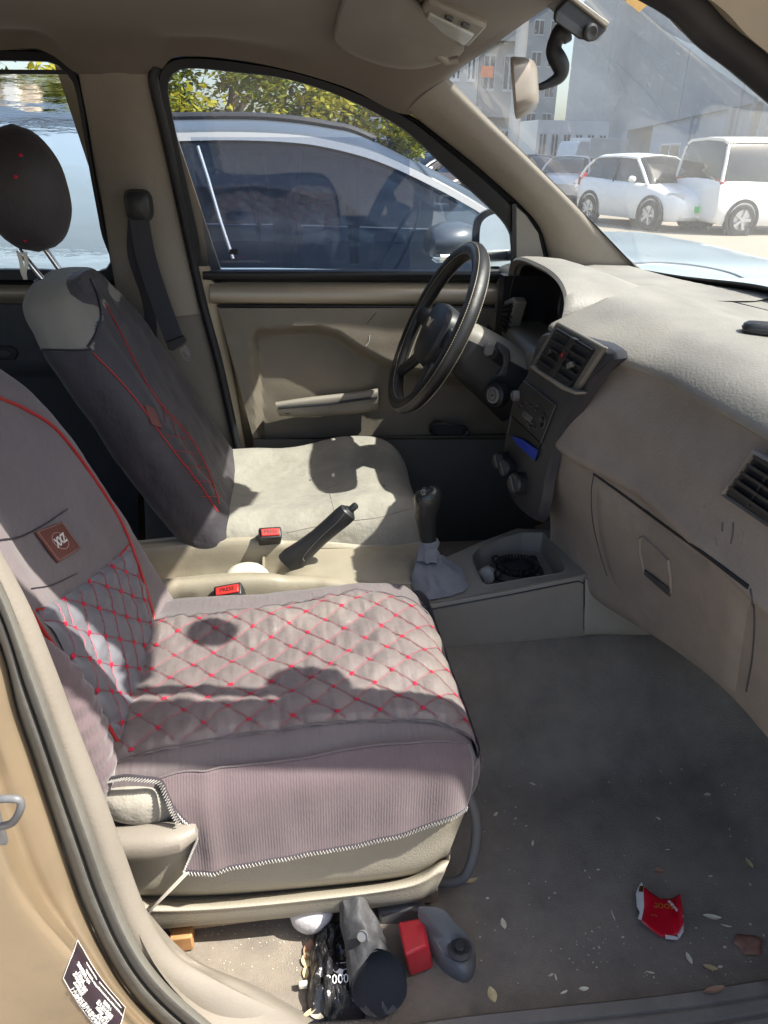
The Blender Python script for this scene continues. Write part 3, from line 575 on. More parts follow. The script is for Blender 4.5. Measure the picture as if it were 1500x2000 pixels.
# ---------------------------------------------------------------- passenger seat (near)
def loop_at(ctrl, n=8): return cr([V(0, y, z) for y, z in ctrl], n, True)
def drop(b, x, y, z0=2.0):
    p, n, i, t = b.ray_cast(V(x, y, z0), V(0, 0, -1)); return (p, (n if n.z > 0 else -n)) if p is not None else (None, None)
PS_ = thing('passenger_seat', V(0, .375, .03), 'near car seat under a mauve cover with red diamond quilting, on a beige plastic base', 'car seat')
rings = []
XS = [-.27, -.25, -.2, -.12, -.02, .06, .13, .18, .215, .24, .252, .260, .265, .267]
for x in XS:
    t = max(0, (x-.10)/.164); dz = .004-.018*t**2-.08*t**9; w = 1-.035*t**3-.03*t**10
    r = max(0, (-.22-x)/.05); dz -= .02*r
    zb = .235+.02*t
    lift = .010*sm(x, -.05, .15)
    c = [(.150, zb), (.118, zb+.05), (.116, .315), (.130, .352+dz*.8), (.168, .372+dz), (.225, .368+dz), (.30, .358+dz+lift), (.375, .355+dz+lift), (.45, .360+dz+lift), (.51, .346+dz+lift*1.2), (.545, .344+dz+lift*1.4), (.575, .326+dz+lift), (.590, .30), (.592, zb+.06), (.57, zb)]
    kf = {.252: .93, .260: .80, .265: .58, .267: .12}.get(x, 1)
    rings.append([V(x, .375+(p.y-.375)*w*kf**.35, .30+(p.z-.30)*kf) for p in loop_at(c, 6)])
R2 = []
for k in range(len(rings[0])):
    R2.append(cr([r[k] for r in rings], 4))
rings = [[R2[k][i] for k in range(len(R2))] for i in range(len(R2[0]))]
g = G(); g.loft(rings)
# soft creases
for i, p in enumerate(g.v):
    g.v[i] = p+V(0, 0, .003*noise.noise(p*22)+.0016*noise.noise(V(p.x*40, p.y*9, p.z*9)))
cush = obj('cushion', g, M_cover, PS_, label='mauve fabric seat cushion cover'); B_cu = g.bvh()
QP = .06
def quilt_h(a, b): return (abs(sin(pi*a))**.5)*(abs(sin(pi*b))**.5)
def qlim(x):   # near and far border of the quilted field
    near = .145+.018*sin((x+.2)*6); far = .465+.05*sm(x, -.2, .15)-.05*sm(x, .12, .25)
    return near, far
qx0, qx1 = -.235, .2655
NX, NY = 150, 110; rows = []
def qpoint(x, y, off=0.0):
    p, n = drop(B_cu, x, y)
    if p is None: return None
    wr = .0028*noise.noise(V(x*75, y*22, 2))+.0035*noise.noise(V(x*18, y*24, 5))*(1 if x < .1 else .5)+.0012*noise.noise(V(x*150, y*14, 9))
    return p+n*(.0035+.0058*quilt_h((x+y)/QP, (x-y)/QP)*(.75+.5*noise.noise(V(x*12, y*12, 1)))+wr+off)
for i in range(NX+1):
    x = qx0+(qx1-qx0)*(1-(1-i/NX)**1.25); a, b = qlim(x); row = []
    for j in range(NY+1):
        y = a+(b-a)*j/NY; p = qpoint(x, y)
        e = min(1, min(j, NY-j)/4, (NX-i)/3 if i > NX-3 else 1)
        if p is None: p = row[-1] if row else V(x, y, .3)
        row.append(p-V(0, 0, .006)*(1-e))
    rows.append(row)
g = G(); g.grid(rows); quilt = obj('quilted_panel', g, M_quilt, PS_, label='dusty quilted seat panel', angle=180)
gt = G(); ds = []
for fam in (1, -1):
    for k in range(-14, 16):
        seg = []
        for i in range(200):
            x = qx0+.004+(qx1-qx0-.008)*i/199; y = fam*(k*QP-x); a, b = qlim(x)
            if a+.003 < y < b-.003:
                p = qpoint(x, y, .0016)
                if p is not None: seg.append(p); continue
            if len(seg) > 3:
                for sd in (-.0009, .0009): gt.tube([q+V(sd, sd*fam, 0) for q in seg[::2]], .0004, 4)
            seg = []
        if len(seg) > 3:
            for sd in (-.0009, .0009): gt.tube([q+V(sd, sd*fam, 0) for q in seg[::2]], .0004, 4)
obj('stitching', gt, M_pink, quilt, kind='stuff')
first = None
def tuft(p, n, par, s=1.0):
    global first
    n = n.normalized(); u = n.orthogonal().normalized(); w = n.cross(u)
    if first is None:
        g = G(); r_ = .0048
        g.loft([[V(r_*c_*cos(a)*(1+.25*cos(3*a)), .75*r_*c_*sin(a)*(1+.2*sin(2*a)), h) for a in [2*pi*k/10 for k in range(10)]] for c_, h in ((1.0, 0), (.9, .001), (.4, .0016))])
        first = obj('tuft', g, M_red, par); o = first; ORG[o.name] = V(0, 0, 0)
        o.data.transform(Matrix.Translation(V(0, 0, .0008)))
    else:
        o = first.copy(); COL.objects.link(o); o.parent = par
    o.location = p+n*.0008-ORG[par.name]; o.rotation_euler = n.to_track_quat('Z', 'Y').to_euler(); o.scale = (s, s, s); return o
for a in range(-8, 16):
    for b in range(-16, 8):
        x = (a+b)*QP/2; y = (a-b)*QP/2
        if qx0+.01 < x < qx1-.012:
            l, h = qlim(x)
            if l+.006 < y < h-.005:
                p = qpoint(x, y, .0004); _, n = drop(B_cu, x, y)
                if p is not None: tuft(p, n, quilt, random.uniform(.7, 1.0))
# seams around the quilt
g = G(); g.tube([qpoint(qx0+.5*i/60, qlim(qx0+.5*i/60)[0], -.001) for i in range(60)], .0012, 6); obj('near_seam', g, M_cover, PS_)
g = G(); g.tube([qpoint(qx0+.5*i/60, qlim(qx0+.5*i/60)[1], -.001) for i in range(59)], .0012, 6); obj('far_seam', g, M_cover, PS_)
# backrest
def backrest(yc, xf, zs, hw, th, bol, e=.55, n=64):
    rings = []
    for z, w, t in zip(zs, hw, th):
        ring = []
        for k in range(n):
            a = 2*pi*k/n; y = w*sq(a, .62); s_ = ss(a, .62)
            if s_ >= 0: x = xf(z)-t/2+s_*t/2+bol(z)*sm(abs(y)/max(w, .01), .45, .8)*s_
            else: x = xf(z)-t/2+s_*t/2
            ring.append(V(x, yc+y, z))
        rings.append(ring)
    cols = [cr([r[k] for r in rings], 6 if n < 100 else 14) for k in range(n)]
    return [[cols[k][i] for k in range(n)] for i in range(len(cols[0]))]
xfp = lambda z: -.232-.38*(z-.36)
zs = [.25, .30, .36, .44, .52, .60, .67, .73, .78, .82, .845, .85]
hw = [.225, .24, .248, .25, .247, .238, .222, .195, .160, .115, .06, .01]
th = [.10, .12, .13, .135, .135, .13, .125, .12, .11, .09, .06, .02]
R = backrest(.375, xfp, zs, hw, th, lambda z: .03*sm(.82-z, 0, .12))
g = G(); g.loft(R)
for i, p in enumerate(g.v):
    g.v[i] = p+V(.003*noise.noise(p*18)+.0016*noise.noise(V(p.x*20, p.y*14, p.z*50)), 0, 0)
back = obj('backrest', g, M_cover, PS_, label='mauve fabric backrest cover with brown label patch'); B_bk = g.bvh()
def seam(b, pts, r, m, name, par, off=.001, n=6, ns=8):
    h = hits(b, pts, off, n)
    if len(h) > 2:
        g = G(); g.tube(h, r, ns); return obj(name, g, m, par)
seam(B_bk, [(-60, 745), (0, 778), (50, 800), (115, 845), (200, 960), (250, 1050), (290, 1170), (303, 1230), (297, 1282)], .0026, M_piping, 'red_piping', back)
seam(B_bk, [(0, 1110), (38, 1158), (72, 1215), (110, 1270), (160, 1340), (200, 1400), (230, 1450)], .0024, M_piping, 'red_piping', back)
seam(B_bk, [(70, 1192), (120, 1180), (170, 1150), (215, 1105), (252, 1064)], .0018, M_piping, 'red_piping', back)
seam(B_bk, [(-40, 1062), (0, 1055), (40, 1048), (90, 1022), (130, 995)], .0012, M_side, 'fold_seam', back)
seam(B_bk, [(60, 1150), (100, 1143), (150, 1120)], .0008, M_side, 'crease', back)
# quilted field of the backrest
NB = 60; rows = []; rw = []
cor = lambda s, t: ((72*(1-t)+232*t)*(1-s)+(250*(1-t)+292*t)*s+14*sin(pi*t)*s, (1192*(1-t)+1446*t)*(1-s)+(1066*(1-t)+1275*t)*s+12*sin(pi*s)*(1-t))
def bq(s, t, off=0):
    u, v = cor(s, t); h, n = hit(B_bk, u, v, 0)
    if h is None: return None, None, 0, 0
    a = (h.y+h.z*1.07)/QP; b = (h.y-h.z*1.07)/QP
    return h+n*(.003+.007*quilt_h(a, b)+.002*noise.noise(V(h.y*30, h.z*80, 0))+off), n, a, b
ok = True
for i in range(NB+1):
    row = []
    for j in range(NB+1):
        p, n, a, b = bq(j/NB, i/NB)
        if p is None: ok = False; p = row[-1] if row else V(-.3, .3, .5)
        e = min(1, min(i, NB-i, j, NB-j)/3); row.append(p-(n or V(1, 0, 0))*.005*(1-e))
    rows.append(row)
g = G(); g.grid(rows); bquilt = obj('quilted_field', g, M_quiltb, back, label='blue-grey quilted backrest panel', angle=180)
gt = G(); B_q = g.bvh(); ymin = min(p.y for r in rows for p in r); ymax = max(p.y for r in rows for p in r); zmin = min(p.z for r in rows for p in r); zmax = max(p.z for r in rows for p in r)
def onq(y, z):
    p, n, i, t = B_q.ray_cast(V(.2, y, z), V(-1, 0, 0)); return p, n
for fam in (1, -1):
    for k in range(-20, 30):
        seg = []
        for i in range(160):
            z = zmin+(zmax-zmin)*i/159; y = k*QP-fam*z*1.07
            p = None
            if ymin < y < ymax: p, n = onq(y, z)
            if p is not None: seg.append(p+V(.0008, 0, 0))
            else:
                if len(seg) > 3: gt.tube(seg[::2], .0008, 4)
                seg = []
        if len(seg) > 3: gt.tube(seg[::2], .0008, 4)
obj('field_stitching', gt, M_pink, back, kind='stuff')
first = None
for a in range(-5, 30):
    for b in range(-30, 10):
        y = (a+b)*QP/2; z = (a-b)*QP/2/1.07
        if ymin < y < ymax and zmin < z < zmax:
            p, n = onq(y, z)
            if p is not None: tuft(p+V(.001, 0, 0), V(.9, -.25, .3), back, .95)
# label patch
H = [hit(B_bk, *p, .0025)[0] for p in ((63, 1040), (116, 1021), (153, 1073), (108, 1101))]
if all(H):
    c = sum(H, Vector())/4; u = (H[1]-H[0]).normalized(); v = (H[0]-H[3]).normalized(); nn = u.cross(v).normalized()
    g = G(); g.prism([h for h in H], nn*.0025); patch = obj('label_patch', g, M_patch, back, bevel=.001, label='brown leather patch with an oval emblem')
    text('emblem_letters', 'XXZ', .018, c+nn*.0035, u+v*.12, v, M_print, patch, bold=.0006)
    e = [c+(u*cos(t)*.021+v*sin(t)*.014)+nn*.0028 for t in [2*pi*k/32 for k in range(33)]]
    g = G(); g.tube(e, .0007, 6); obj('emblem_ring', g, mat('patch_edge', (.42, .26, .22), .5), patch)
    e = [H[i]+(c-H[i])*.08+nn*.003 for i in (0, 1, 2, 3, 0)]
    g = G(); g.tube(e, .0005, 5); obj('patch_stitch', g, mat('patch_edge', (.42, .26, .22), .5), patch)
# gathered bolster at the near lower corner
g = G(); P = [(40, 1240), (85, 1300), (125, 1370), (150, 1440), (172, 1510), (185, 1560)]; rr = [.012, .026, .034, .038, .034, .018]
pts = cr([px(a, b, 'y', .125) for a, b in P], 8); rad = [r.x for r in cr([V(r, 0, 0) for r in rr], 8)]
g.tube(pts, [r*(1+.05*sin(i*1.7)) for i, r in enumerate(rad)], 24)
for i, p in enumerate(g.v): g.v[i] = p+V(.0025*noise.noise(V(p.x*10, p.y*30, p.z*90)), 0, 0)
obj('gathered_bolster', g, M_skirt, PS_, label='pleated velvet corner of the backrest cover')
# ribbed side skirt
cols = [[(312, 1520), (332, 1565), (358, 1598), (386, 1622), (374, 1662), (358, 1700)], [(352, 1510), (375, 1560), (392, 1600), (400, 1640), (396, 1672), (388, 1703)], [(420, 1502), (430, 1560), (434, 1605), (436, 1640), (436, 1670), (436, 1694)],
        [(500, 1494), (502, 1550), (503, 1600), (503, 1635), (503, 1660), (502, 1682)], [(600, 1480), (600, 1530), (601, 1575), (601, 1610), (601, 1640), (601, 1664)], [(700, 1462), (702, 1510), (703, 1550), (704, 1590), (704, 1620), (704, 1646)],
        [(800, 1452), (803, 1490), (806, 1530), (807, 1565), (807, 1595), (806, 1620)], [(870, 1450), (876, 1480), (880, 1510), (882, 1540), (880, 1565), (878, 1592)], [(915, 1452), (921, 1475), (924, 1500), (923, 1525), (919, 1550), (911, 1574)]]
YY = [.122, .102, .094, .092, .091, .088]
net = [[px(u, v, 'y', y+(.016 if ci == len(cols)-1 else 0)) for (u, v), y in zip(c, YY)] for ci, c in enumerate(cols)]
S = surf(net, 8, 8)
fold = lambda p, i, j: V(0, -.003*noise.noise(V(p.x*25, 0, p.z*9))-.004*exp(-((p.x+.115)/.012)**2), 0)
S = [[p+fold(p, i, j) for j, p in enumerate(r)] for i, r in enumerate(S)]
g = G(); g.grid(S); skirt = obj('side_skirt', g, M_skirt, PS_, solid=.003, label='mauve ribbed knit skirt with white overlocked hem', angle=180)
hem = [S[0][k] for k in range(0, len(S[0]))]+[r[-1] for r in S[1:]]; hemr = resample(hem, 260)
g = G(); g.tube([p+V(0, -.002, -.001) for p in hemr[::4]], .0028, 6); obj('hem_binding', g, M_covd, skirt)
g = G(); g.tube([p+V(0, -.0048, (.0032 if i % 2 else -.0032)) for i, p in enumerate(hemr)], .0009, 5); obj('hem_stitching', g, M_white, skirt)
gz = [S[i][0] for i in range(len(S))]
g = G(); g.tube([p+V(0, -.001, .002) for p in gz], .0014, 6); obj('top_seam', g, M_cover, skirt)
h = [px(u, v, 'y', y) for u, v, y in ((214, 1522, .112), (245, 1517, .106), (280, 1520, .105), (312, 1526, .108), (325, 1552, .095), (338, 1585, .088), (350, 1606, .084))]
hr = resample(cr(h, 8), 70)
g = G(); g.tube(hr[::2], .0032, 6); obj('rear_hem_binding', g, M_covd, PS_)
g = G(); g.tube([p+V((.0025 if i % 2 else -.0025), -.004, (.0025 if i % 2 else -.0025)) for i, p in enumerate(hr)], .0009, 5); obj('rear_hem_stitching', g, M_white, PS_)
g = G(); c = px(272, 1555, 'y', .125)
rings = [[c+V(.06*cos(t)*sq(q, .7), -.026*abs(cos(q))**.6, .026*ss(q, .8)+.006*cos(t)) for q in [0]] for t in [0]]
g.v = []; g.f = []
g.loft([[c+V(-.056+.112*s_, -.028*sin(pi*min(1, max(0, s_)))**.5*sq(q, .8), (.012+.016*sin(pi*s_)**.6)*ss(q, .8)*(1+.1*s_)-.014*s_) for q in [2*pi*k/24 for k in range(24)]] for s_ in [i/14 for i in range(15)]])
obj('exposed_cushion_corner', g, M_seatb, PS_, label='bare beige cloth showing between the covers')
# plastic valance, two tiers
A = [(130, 1560), (210, 1575), (350, 1600), (600, 1590), (800, 1560), (905, 1535), (914, 1540)]
Bq = [(130, 1640), (215, 1648), (350, 1668), (600, 1652), (800, 1622), (895, 1588), (913, 1560)]
Cq = [(150, 1720), (240, 1736), (400, 1738), (600, 1722), (790, 1700), (862, 1668), (880, 1650)]
C2 = [(155, 1730), (250, 1748), (400, 1749), (600, 1734), (790, 1712), (858, 1680), (872, 1664)]
Dq = [(160, 1742), (255, 1762), (400, 1764), (600, 1747), (785, 1722), (858, 1688), (880, 1668)]
D2 = [(165, 1765), (262, 1785), (400, 1783), (600, 1765), (790, 1740), (850, 1716), (868, 1698)]
Eq = [(170, 1795), (275, 1812), (400, 1804), (600, 1786), (790, 1762), (835, 1748), (850, 1736)]
def tier(lines, ys):
    rows = []
    for L_, y in zip(lines, ys):
        r = [px(u, v, 'y', y+(.006 if k == len(L_)-2 else .022 if k == len(L_)-1 else 0)) for k, (u, v) in enumerate(L_)]
        r.append(r[-1]+V(.004, .08, 0)); r.append(r[-1]+V(-.01, .3, 0)); rows.append(r)
    return surf(rows, 8, 5)
mid = lambda a, b, t: [(p[0]*(1-t)+q[0]*t, p[1]*(1-t)+q[1]*t) for p, q in zip(a, b)]
g = G(); g.grid(tier([A, mid(A, Bq, .5), Bq, mid(Bq, Cq, .5), Cq, C2], [.15, .115, .102, .106, .11, .13])); obj('upper_valance', g, M_lever, PS_, label='beige grained plastic side panel')
g = G(); g.grid(tier([C2, Dq, mid(Dq, D2, .6), D2, Eq, [(u, v+3) for u, v in Eq]], [.14, .112, .100, .102, .110, .13])); obj('lower_valance', g, M_lever, PS_, label='lower beige plastic side panel')
# recline lever
g = G(); rings = []
for s_, cu, cv, rv, yy in ((0, 150, 1655, 36, .09), (.3, 220, 1650, 36, .082), (.6, 300, 1643, 33, .074), (.85, 355, 1632, 26, .072), (.97, 383, 1622, 16, .076), (1, 388, 1620, 6, .08)):
    c = px(cu, cv, 'y', yy+.012); r = rv/1450*.85
    rings.append([c+V(0, -.020*sq(q, .7)*(1 if s_ < .95 else .5), r*ss(q, .8)) for q in [2*pi*k/24 for k in range(24)]])
g.loft(rings); obj('recline_lever', g, M_trim, PS_, label='beige recline lever')
# drawstring
for d in (0, 5):
    g = G(); g.tube([px(368-d, 1704, 'y', .084), px(335-d, 1738, 'y', .078), px(300-d*.5, 1772, 'y', .08), px(286, 1790, 'y', .085)], .0014, 6); obj('drawstring', g, M_cream, PS_)
# rail, bracket, leg, adjuster bar
g = G(); g.prism([px(330, 1800, 'y', .135), px(856, 1738, 'y', .135), px(858, 1762, 'y', .135), px(700, 1775, 'y', .135), px(330, 1822, 'y', .135)], (0, .03, 0)); obj('slide_rail', g, M_rust, PS_, bevel=.002, label='rusty steel slide rail')
g = G(); g.prism([px(740, 1785, 'y', .125), px(800, 1776, 'y', .12), px(832, 1782, 'y', .12), px(838, 1800, 'y', .12), px(820, 1810, 'y', .12), px(742, 1815, 'y', .125)], (0, .05, 0)); obj('front_bracket', g, M_steel, PS_, bevel=.004)
L1 = [(818, 1772), (826, 1800), (838, 1840), (866, 1885), (905, 1908), (924, 1898), (930, 1868), (918, 1835), (890, 1805), (862, 1775)]
def flr(u, v, off=0): p, n = hit(B_floor, u, v); return p+V(0, 0, off)
Pz = [px(u, v, 'z', .012+max(0, (1860-v))*.0009) for u, v in L1]
ring = resample(cr(Pz, 5, True)+[Pz[0]], 61)[:-1]; c = sum(ring, Vector())/60
g = G(); g.loft([[p-V(0, 0, .012) for p in ring], ring, [c+(p-c)*.9+V(0, 0, .006) for p in ring], [c+(p-c)*.72+V(0, 0, .006) for p in ring], [c+(p-c)*.55+V(0, 0, .001) for p in ring]]); leg = obj('front_leg', g, M_steel, PS_, label='grey painted steel seat leg bolted to the floor')
bc = px(898, 1854, 'z', .040)
g = G(); g.lathe(bc, (0, 0, 1), [(.014, 0), (.014, .002), (.012, .003), (.0085, .003), (.0085, .009), (.007, .010), (0, .010)], 8); obj('bolt', g, M_blackp, leg, smooth=False)
g = G(); g.lathe(bc-V(0, 0, .002), (0, 0, 1), [(.018, 0), (.018, .003), (.013, .004)], 24); obj('washer', g, M_bezel, leg)
g = G(); g.tube(cr([px(900, 1535, 'y', .17), px(918, 1560, 'y', .165), px(931, 1610, 'y', .16), px(926, 1665, 'y', .155), px(910, 1708, 'y', .15), px(888, 1722, 'y', .155), px(860, 1724, 'y', .165)], 6), .0078, 12); obj('slide_release_bar', g, M_steel, PS_, label='bent grey steel slide release bar')
g = G(); g.box((-.22, .2, .06), (.16, .58, .08)); g2 = G(); obj('seat_pan', g, M_black, PS_)

# ---------------------------------------------------------------- driver's seat (far)
DS = thing('driver_seat', V(0, 1.02, .0), 'far car seat with bare beige cushion and dark cover on its backrest', 'car seat')
rings = []
for x in [-.20, -.15, -.08, .0, .08, .16, .22, .27, .30, .318, .326]:
    t = max(0, (x-.12)/.2); up = .030*sm(x, .02, .2)-.02*t**2-.05*t**8; w = 1-.04*t**3-.05*t**8
    zb = .225+.02*t
    c = [(.81, zb), (.785, zb+.04), (.785, .31), (.80, .352+up*.6), (.845, .372+up), (.91, .36+up), (1.02, .352+up), (1.13, .36+up), (1.195, .378+up), (1.24, .36+up), (1.255, .31), (1.25, zb+.05), (1.22, zb)]
    rings.append([V(x, 1.02+(p.y-1.02)*w, p.z) for p in loop_at(c, 6)])
cols = [cr([r[k] for r in rings], 4) for k in range(len(rings[0]))]
rings = [[cols[k][i] for k in range(len(cols))] for i in range(len(cols[0]))]
g = G(); g.loft(rings)
for i, p in enumerate(g.v): g.v[i] = p+V(0, 0, .004*noise.noise(V(p.x*12, p.y*12, 4)))
obj('cushion', g, M_seatb, DS, label='bare beige cloth cushion'); B_dc = g.bvh()
seam(B_dc, [(470, 985), (560, 975), (620, 962), (690, 935), (750, 925)], .0012, M_seatg, 'cushion_seam', DS, 0)
seam(B_dc, [(560, 1040), (660, 1020), (740, 1010), (812, 990)], .0012, M_seatg, 'cushion_seam', DS, 0)
seam(B_dc, [(640, 950), (650, 985), (655, 1015)], .001, M_seatg, 'cushion_seam', DS, 0)
for q in ((606, 938), (750, 949)):
    h = hit(B_dc, *q, .0005)[0]
    if h: g = G(); g.lathe(h, (0, 0, 1), [(.003, 0), (.002, .0005), (0, .0006)], 8); obj('burn_mark', g, M_black, DS)
g = G(); g.box((-.14, .84, .05), (.24, 1.2, .22)); obj('seat_base', g, M_black, DS, bevel=.01)
g = G(); g.box((.14, .79, .19), (.24, .81, .235)); obj('side_bracket', g, M_blackp, DS, bevel=.003)
xfd = lambda z: -.140-.53*(z-.40)
zs = [.25, .30, .36, .44, .52, .60, .68, .74, .79, .822, .842, .848]
hw = [.22, .235, .24, .24, .238, .232, .222, .21, .19, .16, .10, .02]
th = [.11, .13, .14, .145, .145, .14, .14, .135, .13, .11, .08, .03]
R = backrest(1.015, xfd, zs, hw, th, lambda z: .02*sm(.82-z, 0, .12), n=180)
g = G(); g.loft(R)
for i, p in enumerate(g.v): g.v[i] = p+V(.004*noise.noise(p*14)+.002*noise.noise(V(p.x*20, p.y*14, p.z*40)), 0, 0)
dback = obj('backrest', g, [M_covd, M_seatg, M_side], DS, label='backrest with dark purple cover pulled off its beige shoulder'); B_db = g.bvh()
for p in dback.data.polygons:
    c = p.center+ORG[dback.name]; fx = c.x-(xfd(c.z)-.05)
    if c.z > .735 and fx < .040+.01*sin(c.z*50): p.material_index = 1
    elif p.normal.y < -.45 and fx < .04: p.material_index = 2
seam(B_db, [(62, 681), (100, 683), (150, 684), (178, 682)], .002, M_side, 'cover_edge', dback)
seam(B_db, [(176, 545), (190, 580), (196, 620), (186, 655), (172, 678)], .003, M_side, 'cover_edge', dback, .001)
seam(B_db, [(182, 690), (235, 745), (280, 800), (330, 870), (385, 940), (425, 1000)], .0016, M_piping, 'red_piping', dback)
seam(B_db, [(205, 592), (235, 650), (275, 730), (310, 785), (350, 830), (385, 875), (410, 930), (428, 985)], .0016, M_piping, 'red_piping', dback)
# quilted lines of the far backrest
gt = G()
for k in range(6):
    t = k/5; h = hits(B_db, [(318+85*t, 790+150*t), (300+115*t+22, 825+150*t)], .001, 5)
    if len(h) > 2: gt.tube(h, .0006, 4)
for k in range(0):
    t = k/7; h = hits(B_db, [(310+20*t, 800+25*t), (345+60*t, 900+85*t)], .001, 6)
    if len(h) > 2: gt.tube(h, .0006, 4)
for k in range(5):
    t = k/4; h = hits(B_db, [(322+70*t, 850+120*t), (368+62*t, 858+112*t)], .001, 5)
    if len(h) > 2: gt.tube(h, .0006, 4)
if gt.v: obj('quilt_stitching', gt, M_piping, dback, kind='stuff')
H = [hit(B_db, *p, .002)[0] for p in ((280, 792), (298, 800), (314, 838), (294, 830))]
if all(H): g = G(); g.prism(H, (.002, 0, .001)); obj('label_patch', g, M_patch, dback)
# head restraint
hc = px(50, 371, 'y', 1.0)
hr_ = thing('headrest', hc, 'dark egg-shaped headrest cover with red tufts above the far seat', 'headrest')
g = G(); rings = []
for i in range(25):
    t = -1+2*i/24; z = .112*t; w = (1-abs(t)**2.6)**.5*(1-.13*max(0, t)); k = max(w, .02)
    rings.append([hc+V(.074*k*sq(q, .8)-.004*t, .090*k*ss(q, .8), z) for q in [2*pi*j/40 for j in range(40)]])
g.loft(rings)
for i, p in enumerate(g.v):
    low = max(0, (hc.z-.07-p.z)/.07); g.v[i] = p+V(.004*noise.noise(V(p.x*60, p.y*60, p.z*6))*low*2+.002*noise.noise(p*20), 0, 0)
hcov = obj('headrest_cover', g, M_covd, hr_); B_hr = g.bvh()
for q in ((40, 303), (31, 345), (49, 470)):
    h, n = hit(B_hr, *q, .0008)
    if h:
        g = G(); u = n.orthogonal().normalized(); w = n.cross(u)
        g.loft([[h+u*r_*cos(a)*(1+.3*cos(3*a))+w*r_*sin(a)+n*z for a in [2*pi*k/10 for k in range(10)]] for r_, z in ((.0036, 0), (.0024, .001))]); obj('tuft', g, M_red, hr_)
for a, b, y in (((36, 488), (84, 546), .95), ((84, 480), (124, 538), 1.09)):
    g = G(); g.tube([px(*a, 'y', y), px(*b, 'y', y)], .0058, 14); obj('post', g, M_chrome, hr_)
    c = px(*b, 'y', y); g = G(); g.lathe(c+V(0, 0, -.012), (0, 0, 1), [(.018, 0), (.018, .010), (.010, .014), (.006, .014)], 18); obj('post_guide', g, M_black, hr_)
for dx_ in (0, .014):
    g = G(); g.ribbon(cr([px(36+dx_*900, 492, 'y', .93), px(42+dx_*700, 515, 'y', .925), px(44+dx_*300, 532, 'y', .925), px(50, 546, 'y', .93)], 4), V(.0035, 0, 0), V(0, .0008, 0)); obj('cover_tie', g, M_cream, hr_)

# ---------------------------------------------------------------- seat belt, buckles
SB = thing('seat_belt', V(-.25, 1.24, .5), 'dark seat belt hanging from the far pillar with steel tongue', 'seat belt')
c = ps(270, 402, -.07)
g = G(); g.loft([[c+V(sx*w*sq(q, .6), d_, .05*hh*ss(q, .6)-.0) for q in [2*pi*k/28 for k in range(28)]] for sx, w, hh, d_ in ((1, .028, .62, .04), (1, .031, .68, .01), (1, .026, .58, -.012), (1, .014, .3, -.02))]); obj('pillar_loop', g, M_blackp, SB)
bp = [ps(270, 420, -.085), ps(285, 500, -.095), ps(310, 580, -.11), ps(342, 668, -.13)]
g = G(); g.ribbon(cr(bp, 6), V(.0215, .0, .004), V(0, .001, 0)); obj('webbing', g, M_belt, SB)
bp2 = [ps(262, 425, -.075), ps(262, 500, -.075), ps(290, 590, -.06), ps(300, 700, -.05), ps(330, 900, -.05)]
g = G(); g.ribbon(cr(bp2, 6), V(.014, 0, .003), V(0, .001, 0)); obj('webbing', g, M_belt, SB)
t0 = px(343, 672, 'y', 1.19)
g = G(); g.prism([px(325, 668, 'y', 1.19), px(358, 656, 'y', 1.19), px(364, 663, 'y', 1.19), px(362, 670, 'y', 1.19), px(338, 686, 'y', 1.19), px(328, 682, 'y', 1.19)], (0, .012, 0)); tg = obj('tongue_grip', g, M_blackp, SB, bevel=.002)
T1 = [px(u, v, 'y', 1.193) for u, v in ((349, 683), (363, 673), (372, 690), (372, 703), (362, 705))]
T2 = [px(u, v, 'y', 1.193) for u, v in ((356, 689), (361, 685), (367, 694), (367, 700), (363, 701))]
g = G(); n = 5
g.add(T1+T2+[p+V(0, .0025, 0) for p in T1+T2], [(i, (i+1) % n, n+(i+1) % n, n+i) for i in range(n)]+[(2*n+i, 3*n+i, 3*n+(i+1) % n, 2*n+(i+1) % n) for i in range(n)]+[(i, 2*n+i, 2*n+(i+1) % n, (i+1) % n) for i in range(n)]+[(n+i, n+(i+1) % n, 3*n+(i+1) % n, 3*n+i) for i in range(n)])
obj('steel_tongue', g, M_chrome, SB, smooth=False)
def buckle(c, ax, w, h, L, lab, rot=0.0):
    """c centre of the top, ax axis pointing up/out of the buckle"""
    ax = V(*ax).normalized(); u = V(1, 0, .08).normalized(); u = (u-ax*u.dot(ax)).normalized(); v = ax.cross(u)
    t = thing('belt_buckle', c-ax*L, lab, 'belt buckle', 'seat belt buckles beside the console')
    g = G(); g.obox(c-ax*(L/2), u*w, v*h, ax*(L/2)); obj('buckle_housing', g, M_blackp, t, bevel=.004, seg=3)
    g = G(); g.obox(c+ax*.001, u*(w*.82), v*(h*.62), ax*.003); b = obj('release_button', g, M_redp, t, bevel=.002)
    text('press_lettering', 'PRESS', .011, c+ax*.0045, u, v*-1 if v.y < 0 else v, M_black, b)
buckle(px(528, 1040, 'y', .765), (.1, -.75, .9), .0235, .013, .05, 'driver belt buckle with red button beside the far seat cushion')
buckle(px(444, 1153, 'y', .607), (-.2, -.55, .9), .027, .014, .07, 'black belt buckle with red button beside the quilted seat')
